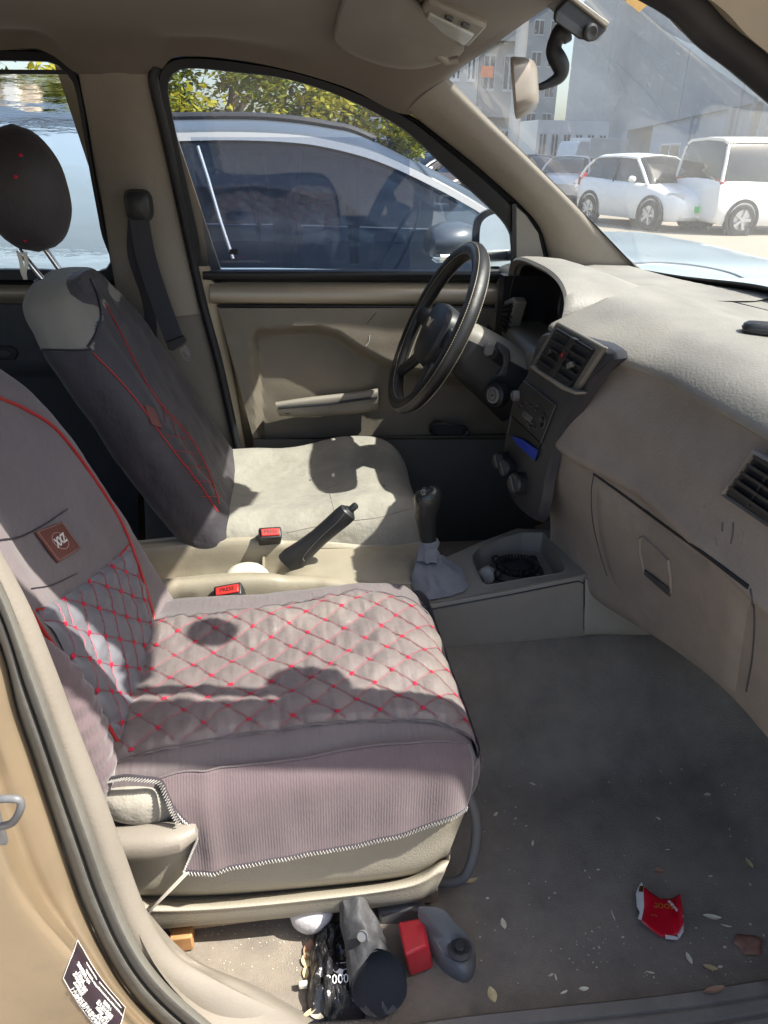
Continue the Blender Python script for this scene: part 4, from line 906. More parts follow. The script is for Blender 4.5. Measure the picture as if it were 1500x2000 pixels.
# ---------------------------------------------------------------- centre console
CC = thing('center_console', V(.2, .7, .0), 'beige plastic console between the seats with an open tray at its front', 'console')
def pz(u, v, off=0.0):
    d = FWD + RGT*((u-750)/FPX) - UPV*((v-1000)/FPX)   # plane z = .305+.16(x-.309)+off
    t = (.305-.16*.309+off-CAM.z+.16*CAM.x)/(d.z-.16*d.x); return CAM+d*t
rows = []
for x in [-.36, -.28, -.2, -.14, -.08, -.03, .0, .04, .08, .13, .18, .24, .30]:
    k = sm(x, -.06, .02); q = sm(x, .02, .26); e = sm(x, -.36, -.2)
    zi = .245+.062*k-.0*q; zr = .322+.012*sm(x, -.4, -.1)-.012*k-.02*q; yn = .628-.04*q; yf = .815+.005*q
    rows.append([V(x, yn-.006, .12), V(x, yn-.003, zr-.05), V(x, yn, zr-.012), V(x, yn+.010, zr), V(x, yn+.026, zr-.002), V(x, yn+.034, zr-.012*(1-q)), V(x, yn+.040, zi), V(x, .70, zi-.004*(1-k)), V(x, yf-.045, zi), V(x, yf-.038, zr-.008*(1-q)), V(x, yf-.028, zr+.004), V(x, yf-.008, zr+.004), V(x, yf, zr-.012), V(x, yf+.004, .12)])
rows = [[p for p in cr(r, 4)] for r in rows]
cols = [cr([r[k] for r in rows], 5) for k in range(len(rows[0]))]
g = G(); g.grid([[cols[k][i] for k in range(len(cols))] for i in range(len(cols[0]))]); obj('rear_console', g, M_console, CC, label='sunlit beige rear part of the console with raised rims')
g = G(); g.box((-.05, .655, .25), (-.045, .78, .30)); obj('well_end', g, M_console, CC)
g = G(); g.lathe(px(482, 1128, 'y', .715)-V(0, 0, .012), (0, 0, 1), [(.048, -.03), (.050, 0), (.046, .016), (.036, .028), (.02, .035), (0, .037)], 36)
obj('cup_lid', g, M_cream, None, label='round cream lid of a jar in the console well', cat='lid')
g = G(); hh = [pz(u, v, .008) for u, v in ((592, 1121), (600, 1128), (606, 1120), (626, 1118), (634, 1121))]; g.tube(cr(hh, 5), .0013, 6)
obj('wire_scrap', g, M_black, None, label='tiny bent black wire scrap on the sunlit console', cat='wire')
def radial(poly, c, n):
    out = []
    for k in range(n):
        a = 2*pi*k/n; dx_, dy = cos(a), sin(a); best = None
        for (x1, y1), (x2, y2) in zip(poly, poly[1:]+poly[:1]):
            ex, ey = x2-x1, y2-y1; den = dx_*ey-dy*ex
            if abs(den) < 1e-9: continue
            t = ((x1-c[0])*ey-(y1-c[1])*ex)/den; s_ = ((x1-c[0])*dy-(y1-c[1])*dx_)/den
            if t > 0 and -1e-6 <= s_ <= 1+1e-6 and (best is None or t > best): best = t
        out.append((c[0]+dx_*best, c[1]+dy*best))
    return out
outer = [(770, 1142), (871, 1088), (940, 1058), (1010, 1032), (1080, 1036), (1160, 1110), (1150, 1122), (1000, 1150), (880, 1172), (770, 1192)]
tray = [(922, 1086), (934, 1072), (975, 1052), (1020, 1040), (1062, 1040), (1085, 1075), (1103, 1112), (1096, 1118), (1020, 1130), (952, 1142), (942, 1136), (932, 1116)]
c0 = (1015, 1090); O = radial(outer, c0, 90); I = radial(tray, c0, 90)
md_ = lambda A_, B_, t: [(a[0]*(1-t)+b[0]*t, a[1]*(1-t)+b[1]*t) for a, b in zip(A_, B_)]
I2 = md_(I, [c0]*90, .06); rg = lambda P_, off: [pz(a, b, off) for a, b in P_]
W0 = rg(I, -.003); fl = [V(p.x*.94+.0305, .7+(p.y-.7)*.92, p.z-.048) for p in W0]; cf = sum(fl, Vector())/90
g = G(); g.grid([[p-V(0, 0, .04) for p in rg(O, -.004)], rg(O, -.004), rg(md_(O, I, .1), .0), rg(md_(O, I, .9), .0), rg(md_(O, I, .97), .001), W0, fl, [cf+(p-cf)*.5 for p in fl], [cf+(p-cf)*.02 for p in fl]], cu=True)
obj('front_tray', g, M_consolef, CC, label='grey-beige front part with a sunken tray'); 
tp = [(800, 1187), (880, 1172), (1000, 1150), (1130, 1124), (1142, 1130)]; bt = [(800, 1290), (900, 1266), (1000, 1252), (1130, 1234), (1141, 1231)]
g = G(); g.grid(surf([[px(a[0], a[1], 'y', .562), px(a[0], a[1]+8, 'y', .556), px((a[0]+b[0])/2, (a[1]+b[1])/2, 'y', .554), px(b[0], b[1], 'y', .552), px(b[0], b[1]+14, 'y', .56)] for a, b in zip(tp, bt)], 6, 6)); obj('side_panel', g, M_consolef, CC)
g = G(); g.tube([px(a[0], a[1]+11, 'y', .5545) for a in tp], .0014, 6); obj('panel_groove', g, M_blackp, CC)
tp = [(1141, 1130), (1190, 1140), (1250, 1165), (1300, 1215), (1345, 1275)]; bt = [(1141, 1230), (1190, 1229), (1245, 1234), (1290, 1247), (1330, 1262)]
g = G(); g.grid(surf([[px(a[0], a[1], 'y', .556), px((a[0]+b[0])/2, (a[1]+b[1])/2, 'y', .550), px(b[0], b[1], 'y', .548), px(b[0], b[1]+10, 'y', .556)] for a, b in zip(tp, bt)], 6, 6)); obj('footwell_cover', g, mat('footwell_plastic', (.33, .31, .265), .55, bump=.2, bs=400, dirt=.5, dcol=(.2, .17, .14), ds=6), CC, solid=.003)
g = G(); g.tube([px(1141, 1132, 'y', .549), px(1141, 1230, 'y', .549)], .0012, 6); obj('panel_joint', g, M_black, CC)
# coiled black thing in the tray
CB = thing('car_freshener', px(1010, 1118, 'z', .27), 'round black cable-wound puck lying in the console tray', 'car accessory')
cc_ = px(1010, 1108, 'z', .30)
g = G(); g.lathe(cc_-V(0, 0, .012), (0, 0, 1), [(.052, 0), (.056, .006), (.05, .012), (.044, .013), (.04, .008), (0, .007)], 32); obj('puck_body', g, M_bezel, CB)
g = G(); g.tube([cc_+V((.040+.006*cos(40*t))*cos(t), (.034+.006*cos(40*t))*sin(t), .006+.006*sin(40*t)) for t in [2*pi*k/520 for k in range(521)]], .0013, 5); obj('coil', g, M_black, CB)
for a in (.6, 2.3, 3.6, 5.4):
    g = G(); g.lathe(cc_+V(.053*cos(a), .05*sin(a), -.004), (0, 0, 1), [(.009, 0), (.009, .008), (.006, .012), (0, .013)], 12); obj('lug', g, M_blackp, CB)
g = G(); c = px(952, 1125, 'z', .29); g.loft([[c+V(.018*w*cos(a)*(1+.2*sin(3*a)), .02*w*sin(a)*(1+.2*cos(2*a)), z) for a in [2*pi*k/16 for k in range(16)]] for z, w in ((-.012, .7), (0, 1), (.012, .8), (.02, .3))])
obj('crumpled_tissue', g, mat('dirty_tissue', (.4, .38, .35), .8, var=.3, vs=30), None, label='small crumpled grey tissue at the near corner of the console tray', cat='tissue')
# gear lever
GL = thing('gear_lever', px(862, 1150, 'z', .31), 'gear lever with glossy black knob and crumpled grey cloth gaiter', 'gear lever')
base = [(808, 1150), (815, 1118), (838, 1100), (878, 1094), (902, 1112), (915, 1140), (906, 1158), (862, 1167), (828, 1172)]
bc2 = (862, 1134); Bp_ = [pz(a, b, .004) for a, b in radial(base, bc2, 48)]; cb = sum(Bp_, Vector())/48
tc_ = px(838, 1060, 'y', .685)
rings = []
for t, k in ((0, 1.0), (.06, .97), (.2, .80), (.4, .58), (.6, .45), (.8, .39), (.93, .36), (1.0, .36)):
    cN = cb.lerp(tc_, t)+V(-.012*sin(pi*t), 0, 0)
    rings.append([cN+((p-cb)*k if t < .5 else V(cos(2*pi*j/48)*.052*k, sin(2*pi*j/48)*.052*k, 0))*(1+.15*sin(j*2*pi/48*7+t*4)*(sin(pi*min(1, t*1.1)))+.05*noise.noise(V(j*.3, t*7, 0))) for j, p in enumerate(Bp_)])
cols = [cr([r[j] for r in rings], 5) for j in range(48)]
g = G(); g.grid([[cols[j][i] for j in range(48)] for i in range(len(cols[0]))], cu=True)
for i, p in enumerate(g.v): g.v[i] = p+V(.005*noise.noise(p*50), .005*noise.noise(p*50+V(5, 5, 5)), 0)
obj('gaiter', g, M_cloth, GL)
g = G(); g.lathe(tc_-V(0, 0, .006), (0, 0, 1), [(.020, 0), (.0215, .006), (.019, .012), (.015, .014)], 30); obj('gaiter_collar', g, M_cloth, GL)
kb, kt = px(836, 1056, 'y', .685), px(833, 953, 'y', .682)
ax = (kt-kb); rings = []
for t, w, d_ in ((0, .0155, .0155), (.12, .017, .0165), (.3, .0185, .0185), (.5, .0225, .021), (.68, .0265, .023), (.82, .0275, .0235), (.92, .024, .020), (.98, .015, .013), (1.0, .002, .002)):
    cN = kb+ax*t+V(-.0035*sin(pi*t)+.004*(t > .6), 0, 0); rings.append([cN+V(w*sq(q, .85), d_*ss(q, .85), .004*cos(q)*(t > .6)) for q in [2*pi*k/28 for k in range(28)]])
cols = [cr([r[j] for r in rings], 4) for j in range(28)]
g = G(); g.grid([[cols[j][i] for j in range(28)] for i in range(len(cols[0]))], cu=True); kn = obj('knob', g, M_knob, GL); 
text('shift_pattern', '135\n24R', .007, kt+V(-.008, -.012, -.0045), V(1, .1, .1), V(-.1, .8, .6), M_console, kn)
# hand brake
HB = thing('handbrake_lever', px(575, 1085, 'y', .70), 'black handbrake lever raised between the seats', 'handbrake')
a_, b_ = px(575, 1090, 'y', .72), px(682, 998, 'y', .70); d_ = (b_-a_)
g = G(); rings = []
for t, w, h_ in ((-.12, .018, .026), (0, .018, .027), (.2, .0165, .022), (.45, .016, .0185), (.7, .0165, .019), (.9, .0175, .020), (.98, .0165, .019), (1.0, .013, .015)):
    cN = a_+d_*t; up_ = V(-d_.z, 0, d_.x).normalized(); rings.append([cN+V(0, w*sq(q, .75), 0)+up_*(h_*ss(q, .75)) for q in [2*pi*k/28 for k in range(28)]])
g.loft(rings); obj('grip', g, M_blackp, HB)
dn = d_.normalized(); up_ = V(-dn.z, 0, dn.x)
g = G(); g.tube(cr([a_+d_*.1+V(0, -.019, 0)-up_*.012, a_+d_*.16+V(0, -.0185, 0)-up_*.002, a_+d_*.5+V(0, -.0168, 0)+up_*.004, a_+d_*.8+V(0, -.0178, 0)+up_*.006, a_+d_*.96+V(0, -.017, 0)+up_*.01], 5), .0009, 5); obj('trim_line', g, M_steel, HB)
g = G(); g.lathe(b_, dn, [(.012, -.002), (.0125, .002), (.009, .004), (.0072, .004), (.0072, .018), (.006, .02), (0, .02)], 18); obj('release_button', g, M_blackp, HB)
g = G(); g.loft([[px(u, v, 'y', y) for u, v, y in q] for q in ([(545, 1092, .745), (600, 1120, .745), (650, 1112, .745), (600, 1080, .745)], [(545, 1096, .69), (600, 1126, .69), (660, 1118, .69), (600, 1085, .69)])]); 
g = G(); g.prism([pz(538, 1083, .006), pz(600, 1105, .006), pz(664, 1122, .006), pz(640, 1098, .006), pz(590, 1080, .006), pz(550, 1072, .006)], (0, 0, .003)); obj('slot_plate', g, M_blackp, HB)
g = G(); g.prism([pz(648, 1082, .004), pz(675, 1094, .004), pz(662, 1118, .004), pz(632, 1104, .004)], (0, 0, .012)); obj('lever_boot', g, M_bezel, HB, bevel=.004)

# ---------------------------------------------------------------- dashboard
DB = thing('dashboard', V(.75, .65, .3), 'dusty beige dashboard with central stack, vents and glovebox', 'dashboard')
def bx(y): # glass line
    for a, b in zip(Bt, Bt[1:]):
        if b.y <= y <= a.y: t = (y-a.y)/(b.y-a.y+1e-9); return a.lerp(b, t)
    return Bt[0] if y > Bt[0].y else Bt[-1]
def prof(y):
    w = bx(y); c = sm(y, .45, .75)
    zt = .838+.012*sm(y, .1, .6)+.010*sm(y, .6, 1.0); fx_ = .012*(1-sm(y, .0, .12))
    q_ = .059*sm(y, .34, .58)
    return [p-V(q_ if 8 < i < 19 else q_*.6 if i in (8, 19, 20) else q_*.25 if i == 7 else 0, 0, 0) for i, p in enumerate(_prof(y, w, c, zt))]
def _prof(y, w, c, zt):
    e_ = sm(y, .12, .58)
    return [V(w.x+.06, y, w.z-.03), V(w.x+.005, y, w.z-.012), V(w.x-.07, y, .826), V(.82, y, .832), V(.765, y, .838), V(.745, y, zt-.004), V(.70, y, zt), V(.63, y, zt-.003), V(.585, y, .822), V(.560, y, .800), V(.556, y, .786), V(.572, y, .781), V(.574, y, .768), V(.558, y, .70), V(.554, y, .64), V(.548, y, .612), V(.552, y, .600), V(.565, y, .585), V(.585-.02*c, y, .52), V(.612-.03*c, y, .44-.04*e_), V(.632-.03*c, y, .385-.085*e_), V(.66, y, .362-.085*e_), V(.80, y, .36-.085*e_)]
ysd = [-.005, .01, .04]+[.08+.04*i for i in range(15)]+[.67]+[.695, .77]
rows = [prof(y) for y in ysd]
rows[-1] = [V(p.x, .77 if i < 7 else .70, p.z) for i, p in enumerate(rows[-1])]
rows[0] = [p+V(.04, .0, -.01) for p in rows[0]]; rows[1] = [p+V(.008, 0, -.002) for p in rows[1]]
S = [cr(r, 5) for r in rows]
cut = 5*10  # crease index : pad above, panel below
g = G(); g.grid([r[:cut+1] for r in S]); 
for i, p in enumerate(g.v): g.v[i] = p+V(0, 0, .0012*noise.noise(p*9))
pad = obj('dash_pad', g, M_dash, DB, label='sun bleached grey beige dash top')
g2 = G(); g2.grid([r[cut:] for r in S]); obj('dash_panel', g2, M_dashlow, DB, label='scratched brownish lower dash panel')
gb = G(); gb.grid(S); B_dash = gb.bvh()
# rear shelf line on the pad
seam(B_dash, [(1362, 576), (1410, 585), (1460, 597), (1520, 612)], .0016, M_blackp, 'pad_joint', DB, 0)
# left part : top behind the hood, hood arch
HY0, HY1 = .705, 1.205
def hood(s, t):
    """s 0..1 along the arch (near to far), t 0..1 from the rim backwards"""
    a = pi*s; yc = (HY0+HY1)/2; hw_ = (HY1-HY0)/2
    ztop = .872-.02*t
    y = yc-hw_*math.copysign(abs(cos(a))**.75, cos(a)); z = .79+(ztop-.79)*abs(sin(a))**.62
    x = .548+.012*s+.012*(1-sin(a))+.30*t-.040*(1-s)**3*(1-t)
    k = sm(t, .3, 1); z = z*(1-k)+.815*k if t > 0 else z
    y = yc+(y-yc)*(1+.25*k)
    return V(x, y, z)
rows = [[hood(j/60, t)+V(0, 0, dz)+V(dx_, 0, 0) for j in range(61)] for t, dz, dx_ in ((.02, -.016, .02), (0, -.012, .004), (0, -.006, -.002), (0.01, 0, .0), (.06, .003, 0), (.15, .004, 0), (.3, .003, 0), (.5, 0, 0), (.7, 0, 0), (1, 0, 0))]
g = G(); g.grid(rows); obj('instrument_hood', g, M_dash, DB, label='arched grey hood over the instruments')
g = G(); g.grid([[V(bx(y).x+.05, y, bx(y).z-.03), V(bx(y).x+.0, y, bx(y).z-.004), V(bx(y).x-.05, y, .829), V(.80, y, .830), V(.66, y, .835 if y < 1.2 else .81), V(.62, y, .80 if y > 1.2 else .83)] for y in [.745]+[.775+.0415*i for i in range(14)]]); obj('dash_top_far', g, M_dash, DB)
# recess of the cluster
M_clu = mat('cluster_black', (.012, .012, .016), .45)
g = G(); g.box((.66, HY0+.03, .66), (.67, HY1-.03, .832)); obj('cluster_face', g, M_clu, DB)
g = G(); g.grid([[hood(j/60, 0)+V(.012, 0, -.014) for j in range(61)], [hood(j/60, 0)+V(.11, 0, -.022) for j in range(61)]]); obj('cluster_shroud', g, M_clu, DB)
g = G(); g.box((.555, HY1-.012, .66), (.68, HY1+.03, .81)); obj('cluster_side', g, M_clu, DB)
g = G(); g.box((.565, HY0-.03, .66), (.68, HY0-.005, .79)); obj('cluster_side', g, M_clu, DB)
for yy, rr_ in ((.88, .05), (1.02, .055)):
    g = G(); g.lathe(V(.657, yy, .765), (-1, 0, 0), [(rr_, 0), (rr_, .004), (rr_-.004, .005), (rr_-.006, .001), (0, .001)], 32); obj('gauge', g, M_bezel, DB)
# cluster lower ledge and fascia frame
g = G(); g.grid(surf([[V(.66, HY0-.03, .70), V(.60, HY0-.03, .705), V(.555, HY0-.02, .70), V(.545, HY0-.02, .68), V(.55, HY0-.02, .64)], [V(.66, .95, .70), V(.60, .95, .70), V(.56, .95, .695), V(.548, .95, .675), V(.553, .95, .63)], [V(.66, HY1, .70), V(.61, HY1, .70), V(.57, HY1, .70), V(.56, HY1, .68), V(.562, HY1, .64)]], 5, 5)); obj('cluster_ledge', g, M_consolef, DB)
g = G(); g.prism([px(u, v, 'x', .56) for u, v in ((974, 652), (968, 640), (985, 588), (1001, 580), (1006, 590), (986, 664))], (.03, 0, 0)); obj('vent_surround', g, M_consolef, DB, bevel=.003)
def quad(cs, x):
    A_, B_, C_, D_ = [px(u, v, 'x', x) for u, v in cs]
    return lambda s, t: A_.lerp(B_, s).lerp(D_.lerp(C_, s), t)
def vent(name, cs, x, n, par, lab, gap=None, depth=.022, pin=None, cols_=((0, 1),)):
    q = quad(cs, x); g = G(); g.prism([q(0, 0), q(1, 0), q(1, 1), q(0, 1)], (depth, 0, 0)); v = obj(name, g, M_black, par, label=lab)
    q2 = quad(cs, x-.003)
    for s0, s1 in cols_:
        for k in range(n):
            t = (k+.5)/n; a, b = q2(s0+.02, t), q2(s1-.02, t); nrm = V(.010, 0, -.006)
            w = (q2(.5, 1)-q2(.5, 0)).normalized()*.0022
            g = G(); g.obox((a+b)/2+V(.004, 0, 0), (b-a)/2, nrm*.7, w); obj('slat', g, M_blackp, v)
    return v, q2
vent('driver_air_vent', [(982, 598), (998, 592), (986, 652), (974, 640)], .556, 6, DB, 'narrow black side vent beside the instruments')
# knee panel, black
g = G(); g.grid(surf([[V(.552, y, .67), V(.55, y, .60), V(.57, y, .52), V(.60, y, .44), V(.66, y, .40), V(.8, y, .38)] for y in (.72, .9, 1.1, 1.33)], 4, 4)); obj('knee_panel', g, M_black, DB)
g = G(); g.grid(surf([[V(.62, y, .72), V(.565, y, .70), V(.555, y, .66), V(.56, y, .62)] for y in (1.19, 1.25, 1.33)], 4, 4)); obj('fascia_end', g, M_consolef, DB)
g = G(); g.grid(surf([[V(.72, y, .83), V(.60, y, .82), V(.575, y, .79), V(.57, y, .70)] for y in (1.19, 1.25, 1.33)], 4, 4)); obj('dash_top_end', g, M_dash, DB)
# centre stack
XF = .487
o_ = [(1026, 735), (1008, 762), (994, 811), (984, 870), (985, 937), (1001, 982), (1033, 1012), (1048, 1014), (1057, 985), (1067, 926), (1091, 847), (1125, 791), (1172, 722), (1199, 699), (1179, 678), (1150, 668), (1060, 650), (1040, 700)]
ring = [px(u, v, 'x', XF) for u, v in o_]; ring = resample(cr(ring, 5, True)+[ring[0]], 97)[:-1]; c = sum(ring, Vector())/96
g = G(); g.loft([[c+(p-c)*1.02+V(.02, -.001, 0) for p in ring], [c+(p-c)*1.005+V(.008, 0, 0) for p in ring], [c+(p-c)*1.0+V(.006, 0, 0) for p in ring], [c+(p-c)*.97 for p in ring], [c+(p-c)*.5 for p in ring]]); stack = obj('center_stack', g, M_bezel, DB, label='dark grey bezel of the central stack')
def panelx(name, pts, x, d, m, par, bevel=.0015, **k):
    g = G(); g.prism([px(u, v, 'x', x) for u, v in pts], (d, 0, 0)); return obj(name, g, m, par, bevel=bevel, **k)
vf = panelx('vent_frame', [(1086, 628), (1180, 679), (1123, 767), (1098, 756), (1036, 716), (1042, 702)], XF-.008, .010, mat('vent_frame_shaded', (.16, .148, .128), .5, bump=.4, bs=260), stack, .004, label='grey-beige frame of the central vents')  # frame tone darkened to hold the shade lying on it
panelx('frame_lip', [(1036, 713), (1098, 751), (1125, 766), (1122, 771), (1094, 760), (1035, 720)], XF-.017, .02, M_trim, stack, .002)
vv, q2 = vent('central_air_vent', [(1086, 641), (1157, 683), (1112, 756), (1046, 712)], XF-.0135, 5, stack, 'black central vents with thin slats', cols_=((.02, .42), (.58, .98)))
g = G(); g.prism([q2(.43, .0), q2(.57, .0), q2(.57, 1.02), q2(.43, 1.02)], (.01, 0, 0)); obj('switch_column', g, M_blackp, stack, bevel=.0015)
g = G(); A_ = [q2(.46, .32), q2(.54, .32), q2(.54, .54), q2(.46, .54)]; g.prism([p-V(.002, 0, 0) for p in A_], (.003, 0, 0)); obj('hazard_switch', g, mat('hazard_key', (.06, .012, .012), .4), stack, bevel=.001)
g = G(); A_ = [q2(.475, .38), q2(.525, .40), q2(.50, .48)]; g.prism([p-V(.0035, 0, 0) for p in A_], (.001, 0, 0)); obj('hazard_triangle', g, M_redp, stack)
for s in (.2, .8):
    g = G(); g.obox(q2(s, .52)-V(.003, 0, 0), V(.004, 0, 0), V(0, .008, -.004), V(0, .001, .004)); obj('vent_tab', g, M_steel if s > .5 else M_blackp, stack, bevel=.001)
rad = panelx('radio', [(1022, 743), (1085, 791), (1056, 866), (998, 810)], XF-.004, .02, M_blackp, stack, .002, label='black car radio')
tiny = lambda u, v: px(u, v, 'x', XF-.006)
g = G(); g.tube([tiny(1022, 743), tiny(1085, 791), tiny(1056, 866)], .0008, 5); obj('radio_edge', g, M_steel, stack)
panelx('radio_display', [(1022, 800), (1040, 814), (1036, 828), (1018, 812)], XF-.0055, .003, mat('lcd', (.09, .10, .11), .15), stack, .0005)
for u, v, r_, nm in ((1013, 773, .011, 'volume_knob'), (1062, 821, .016, 'tuning_ring')):
    g = G(); g.lathe(px(u, v, 'x', XF-.003), (-1, 0, 0), [(r_, 0), (r_*.98, .012 if r_ < .012 else .003), (r_*.8, .014 if r_ < .012 else .004), (r_*.75, .011 if r_ < .012 else .001), (0, .011 if r_ < .012 else .001)], 28); obj(nm, g, M_bezel if r_ > .012 else M_steel, stack)
g = G(); g.lathe(px(1062, 821, 'x', XF-.004), (-1, 0, 0), [(.006, 0), (.006, .004), (0, .0045)], 16); obj('tuning_button', g, M_blackp, stack)
for u, v in ((1046, 800), (1050, 792), (1040, 826), (1036, 834), (1018, 790), (1012, 796), (1028, 786), (1036, 792), (1044, 836), (1030, 826)):
    g = G(); c = px(u, v, 'x', XF-.0055); g.obox(c, V(.0015, 0, 0), V(0, .005, 0), V(0, 0, .0025)); obj('radio_button', g, M_bezel, stack, bevel=.0005)
panelx('storage_slot', [(999, 812), (1055, 866), (1046, 899), (992, 847)], XF-.0035, .002, M_black, stack, 0)
g = G(); g.tube([px(999, 812, 'x', XF-.004), px(992, 847, 'x', XF-.004), px(1045, 902, 'x', XF-.004)], .0009, 5); obj('slot_rim', g, M_steel, stack)
g = G(); g.prism([px(1001, 852, 'x', XF-.006), px(1020, 858, 'x', XF-.010), px(1051, 880, 'x', XF-.006), px(1045, 898, 'x', XF-.005), px(1010, 867, 'x', XF-.006)], (.0, .002, -.002)); obj('blue_card', g, M_blue, None, label='bright blue card tucked in the storage slot under the radio', cat='card')
for u, v, r_ in ((984, 900, .019), (997, 914, .019), (1017, 944, .023)):
    c = px(u+4, v, 'x', XF-.002); g = G(); n = 36; prf = [(r_, 0), (r_*.96, .020), (r_*.86, .024), (0, .024)]
    ax_ = V(-1, -.25, .12).normalized(); uu = ax_.orthogonal().normalized(); ww = ax_.cross(uu)
    g.loft([[c+ax_*h_+(uu*cos(2*pi*k/n)+ww*sin(2*pi*k/n))*(r*(1+(.05 if (k % 2 and h_ < .021) else 0))) for k in range(n)] for r, h_ in prf]); kk = obj('heater_knob', g, M_blackp, stack, angle=25, label='ribbed black heater knob')
    g = G(); g.obox(c+ax_*.0255, ax_*.0015, uu*r_*.7, ww*.0015); obj('pointer', g, M_steel, kk)
# lighter socket
c = px(1041, 1055, 'x', .59); g = G(); g.lathe(c+V(.06, 0, .0), (-1, -.25, .15), [(.024, 0), (.022, .035), (.018, .055), (.0165, .057)], 28); so_ = obj('lighter_housing', g, M_dashlow, DB)
g = G(); g.lathe(c+V(.06, 0, 0)+V(-1, -.25, .15).normalized()*.056, (-1, -.25, .15), [(.0165, -.001), (.0165, .003), (.0125, .003), (.0115, -.012), (0, -.012)], 28); obj('lighter_socket', g, M_chrome, so_)
# right air vent
rv, q2 = vent('passenger_air_vent', [(1478, 888), (1580, 950), (1540, 1050), (1418, 962)], .549, 5, DB, 'black passenger vent with horizontal slats', depth=.004)
g = G(); qq = quad([(1472, 878), (1590, 948), (1546, 1062), (1406, 966)], .5515)
P4 = [qq(0, 0), qq(1, 0), qq(1, 1), qq(0, 1)]; r4 = resample([P4[0], P4[1], P4[2], P4[3], P4[0]], 61)[:-1]; cc4 = sum(P4, Vector())/4
g.loft([[p+V(.006, 0, 0) for p in r4], [p+V(-.002, 0, 0) for p in r4], [cc4+(p-cc4)*.93+V(-.004, 0, 0) for p in r4], [cc4+(p-cc4)*.88+V(.001, 0, 0) for p in r4]], False); obj('vent_rim', g, M_dashlow, rv)
for s in (.35, .7):
    g = G(); a, b = q2(s, .02), q2(s, .98); g.obox((a+b)/2+V(.003, 0, 0), (b-a)/2, V(.003, 0, 0), V(0, .0012, 0)); obj('vane', g, M_blackp, rv)
# glovebox : raised lid with gaps, handle pocket
def lidrow(pts, off): return [hit(B_dash, u, v, off)[0] for u, v in pts]
NL = 14; rows = []
TLc, TRc, BRc, BLc = (1164, 938), (1468, 1158), (1438, 1352), (1196, 1132)
for i in range(NL+1):
    t = i/NL; row = []
    for j in range(25):
        s = j/24; u = (TLc[0]*(1-s)+TRc[0]*s)*(1-t)+(BLc[0]*(1-s)+BRc[0]*s)*t-12*sin(pi*t)*(1-s); v = (TLc[1]*(1-s)+TRc[1]*s)*(1-t)+(BLc[1]*(1-s)+BRc[1]*s)*t
        h, n = hit(B_dash, u, v, 0)
        if h is None: h = row[-1] if row else V(.6, .3, .5); n = V(-1, 0, 0)
        e = min(1, min(i*1.2, j, 24-j)/1.4); row.append(h+V(-.008*e+.001, 0, .0))
    rows.append(row)
g = G(); g.grid(rows); lid = obj('glovebox_lid', g, M_dashlow, DB, label='glovebox lid with recessed pull'); B_lid = g.bvh()
seam(B_dash, [(1160, 925), (1220, 968), (1300, 1027), (1380, 1085), (1462, 1147)], .0035, M_black, 'lid_gap', DB, -.001)
seam(B_dash, [(1160, 928), (1155, 960), (1158, 1020), (1172, 1080), (1186, 1125)], .0011, M_bezel, 'lid_gap', DB, 0)
seam(B_dash, [(1466, 1150), (1474, 1200), (1470, 1280), (1458, 1350)], .0016, M_bezel, 'lid_gap', DB, 0)
hp = [(1249, 1038), (1280, 1066), (1308, 1094), (1313, 1130), (1313, 1168), (1285, 1145), (1259, 1118), (1250, 1078)]
hcN = (1283, 1108); ha = radial(hp, hcN, 48)
pin_ = lambda pts, off: [((hit(B_lid, u, v)[0] or hit(B_dash, u, v)[0])+V(off, 0, 0)) for u, v in pts]
g = G(); g.loft([pin_(ha, -.0005), pin_(md_(ha, [hcN]*48, .05), -.0035), pin_(md_(ha, [hcN]*48, .12), -.001)], False); obj('pull_rim', g, M_dashlow, lid)
hin = md_(ha, [hcN]*48, .12)
g = G(); PI_ = pin_(hin, -.0008); ci = sum(PI_, Vector())/48
g.loft([PI_, [ci+(p-ci)*.8+V(-.0002, 0, 0) for p in PI_], [ci+(p-ci)*.1+V(-.0012, 0, 0) for p in PI_]]); obj('pull_face', g, M_dashlow, lid)
g = G(); g.prism(pin_([(1262, 1112), (1312, 1150), (1312, 1166), (1285, 1143), (1262, 1122)], -.004), (.002, 0, 0)); obj('pull_pocket', g, M_bezel, lid, bevel=.0008)
# scratches and scuffs on the lower panel
for pts, m in ((((1433, 1020), (1432, 1040), (1428, 1062)), 0), (((1412, 1020), (1411, 1038)), 0), (((1452, 1040), (1446, 1058)), 1), (((1398, 1050), (1400, 1066)), 1), (((1408, 1192), (1407, 1204)), 0), (((1140, 812), (1130, 838)), 1), (((1122, 826), (1118, 846)), 1), (((1375, 988), (1376, 990)), 1), (((1284, 1031), (1285, 1033)), 1), (((1375, 1143), (1384, 1145)), 1)):
    h = hits(B_dash, pts, .0006 if m else .0004, 4)
    if len(h) > 1: g = G(); g.tube(h, .0011 if not m else .0007, 5); obj('scratch', g, M_bezel if not m else M_trim, DB)
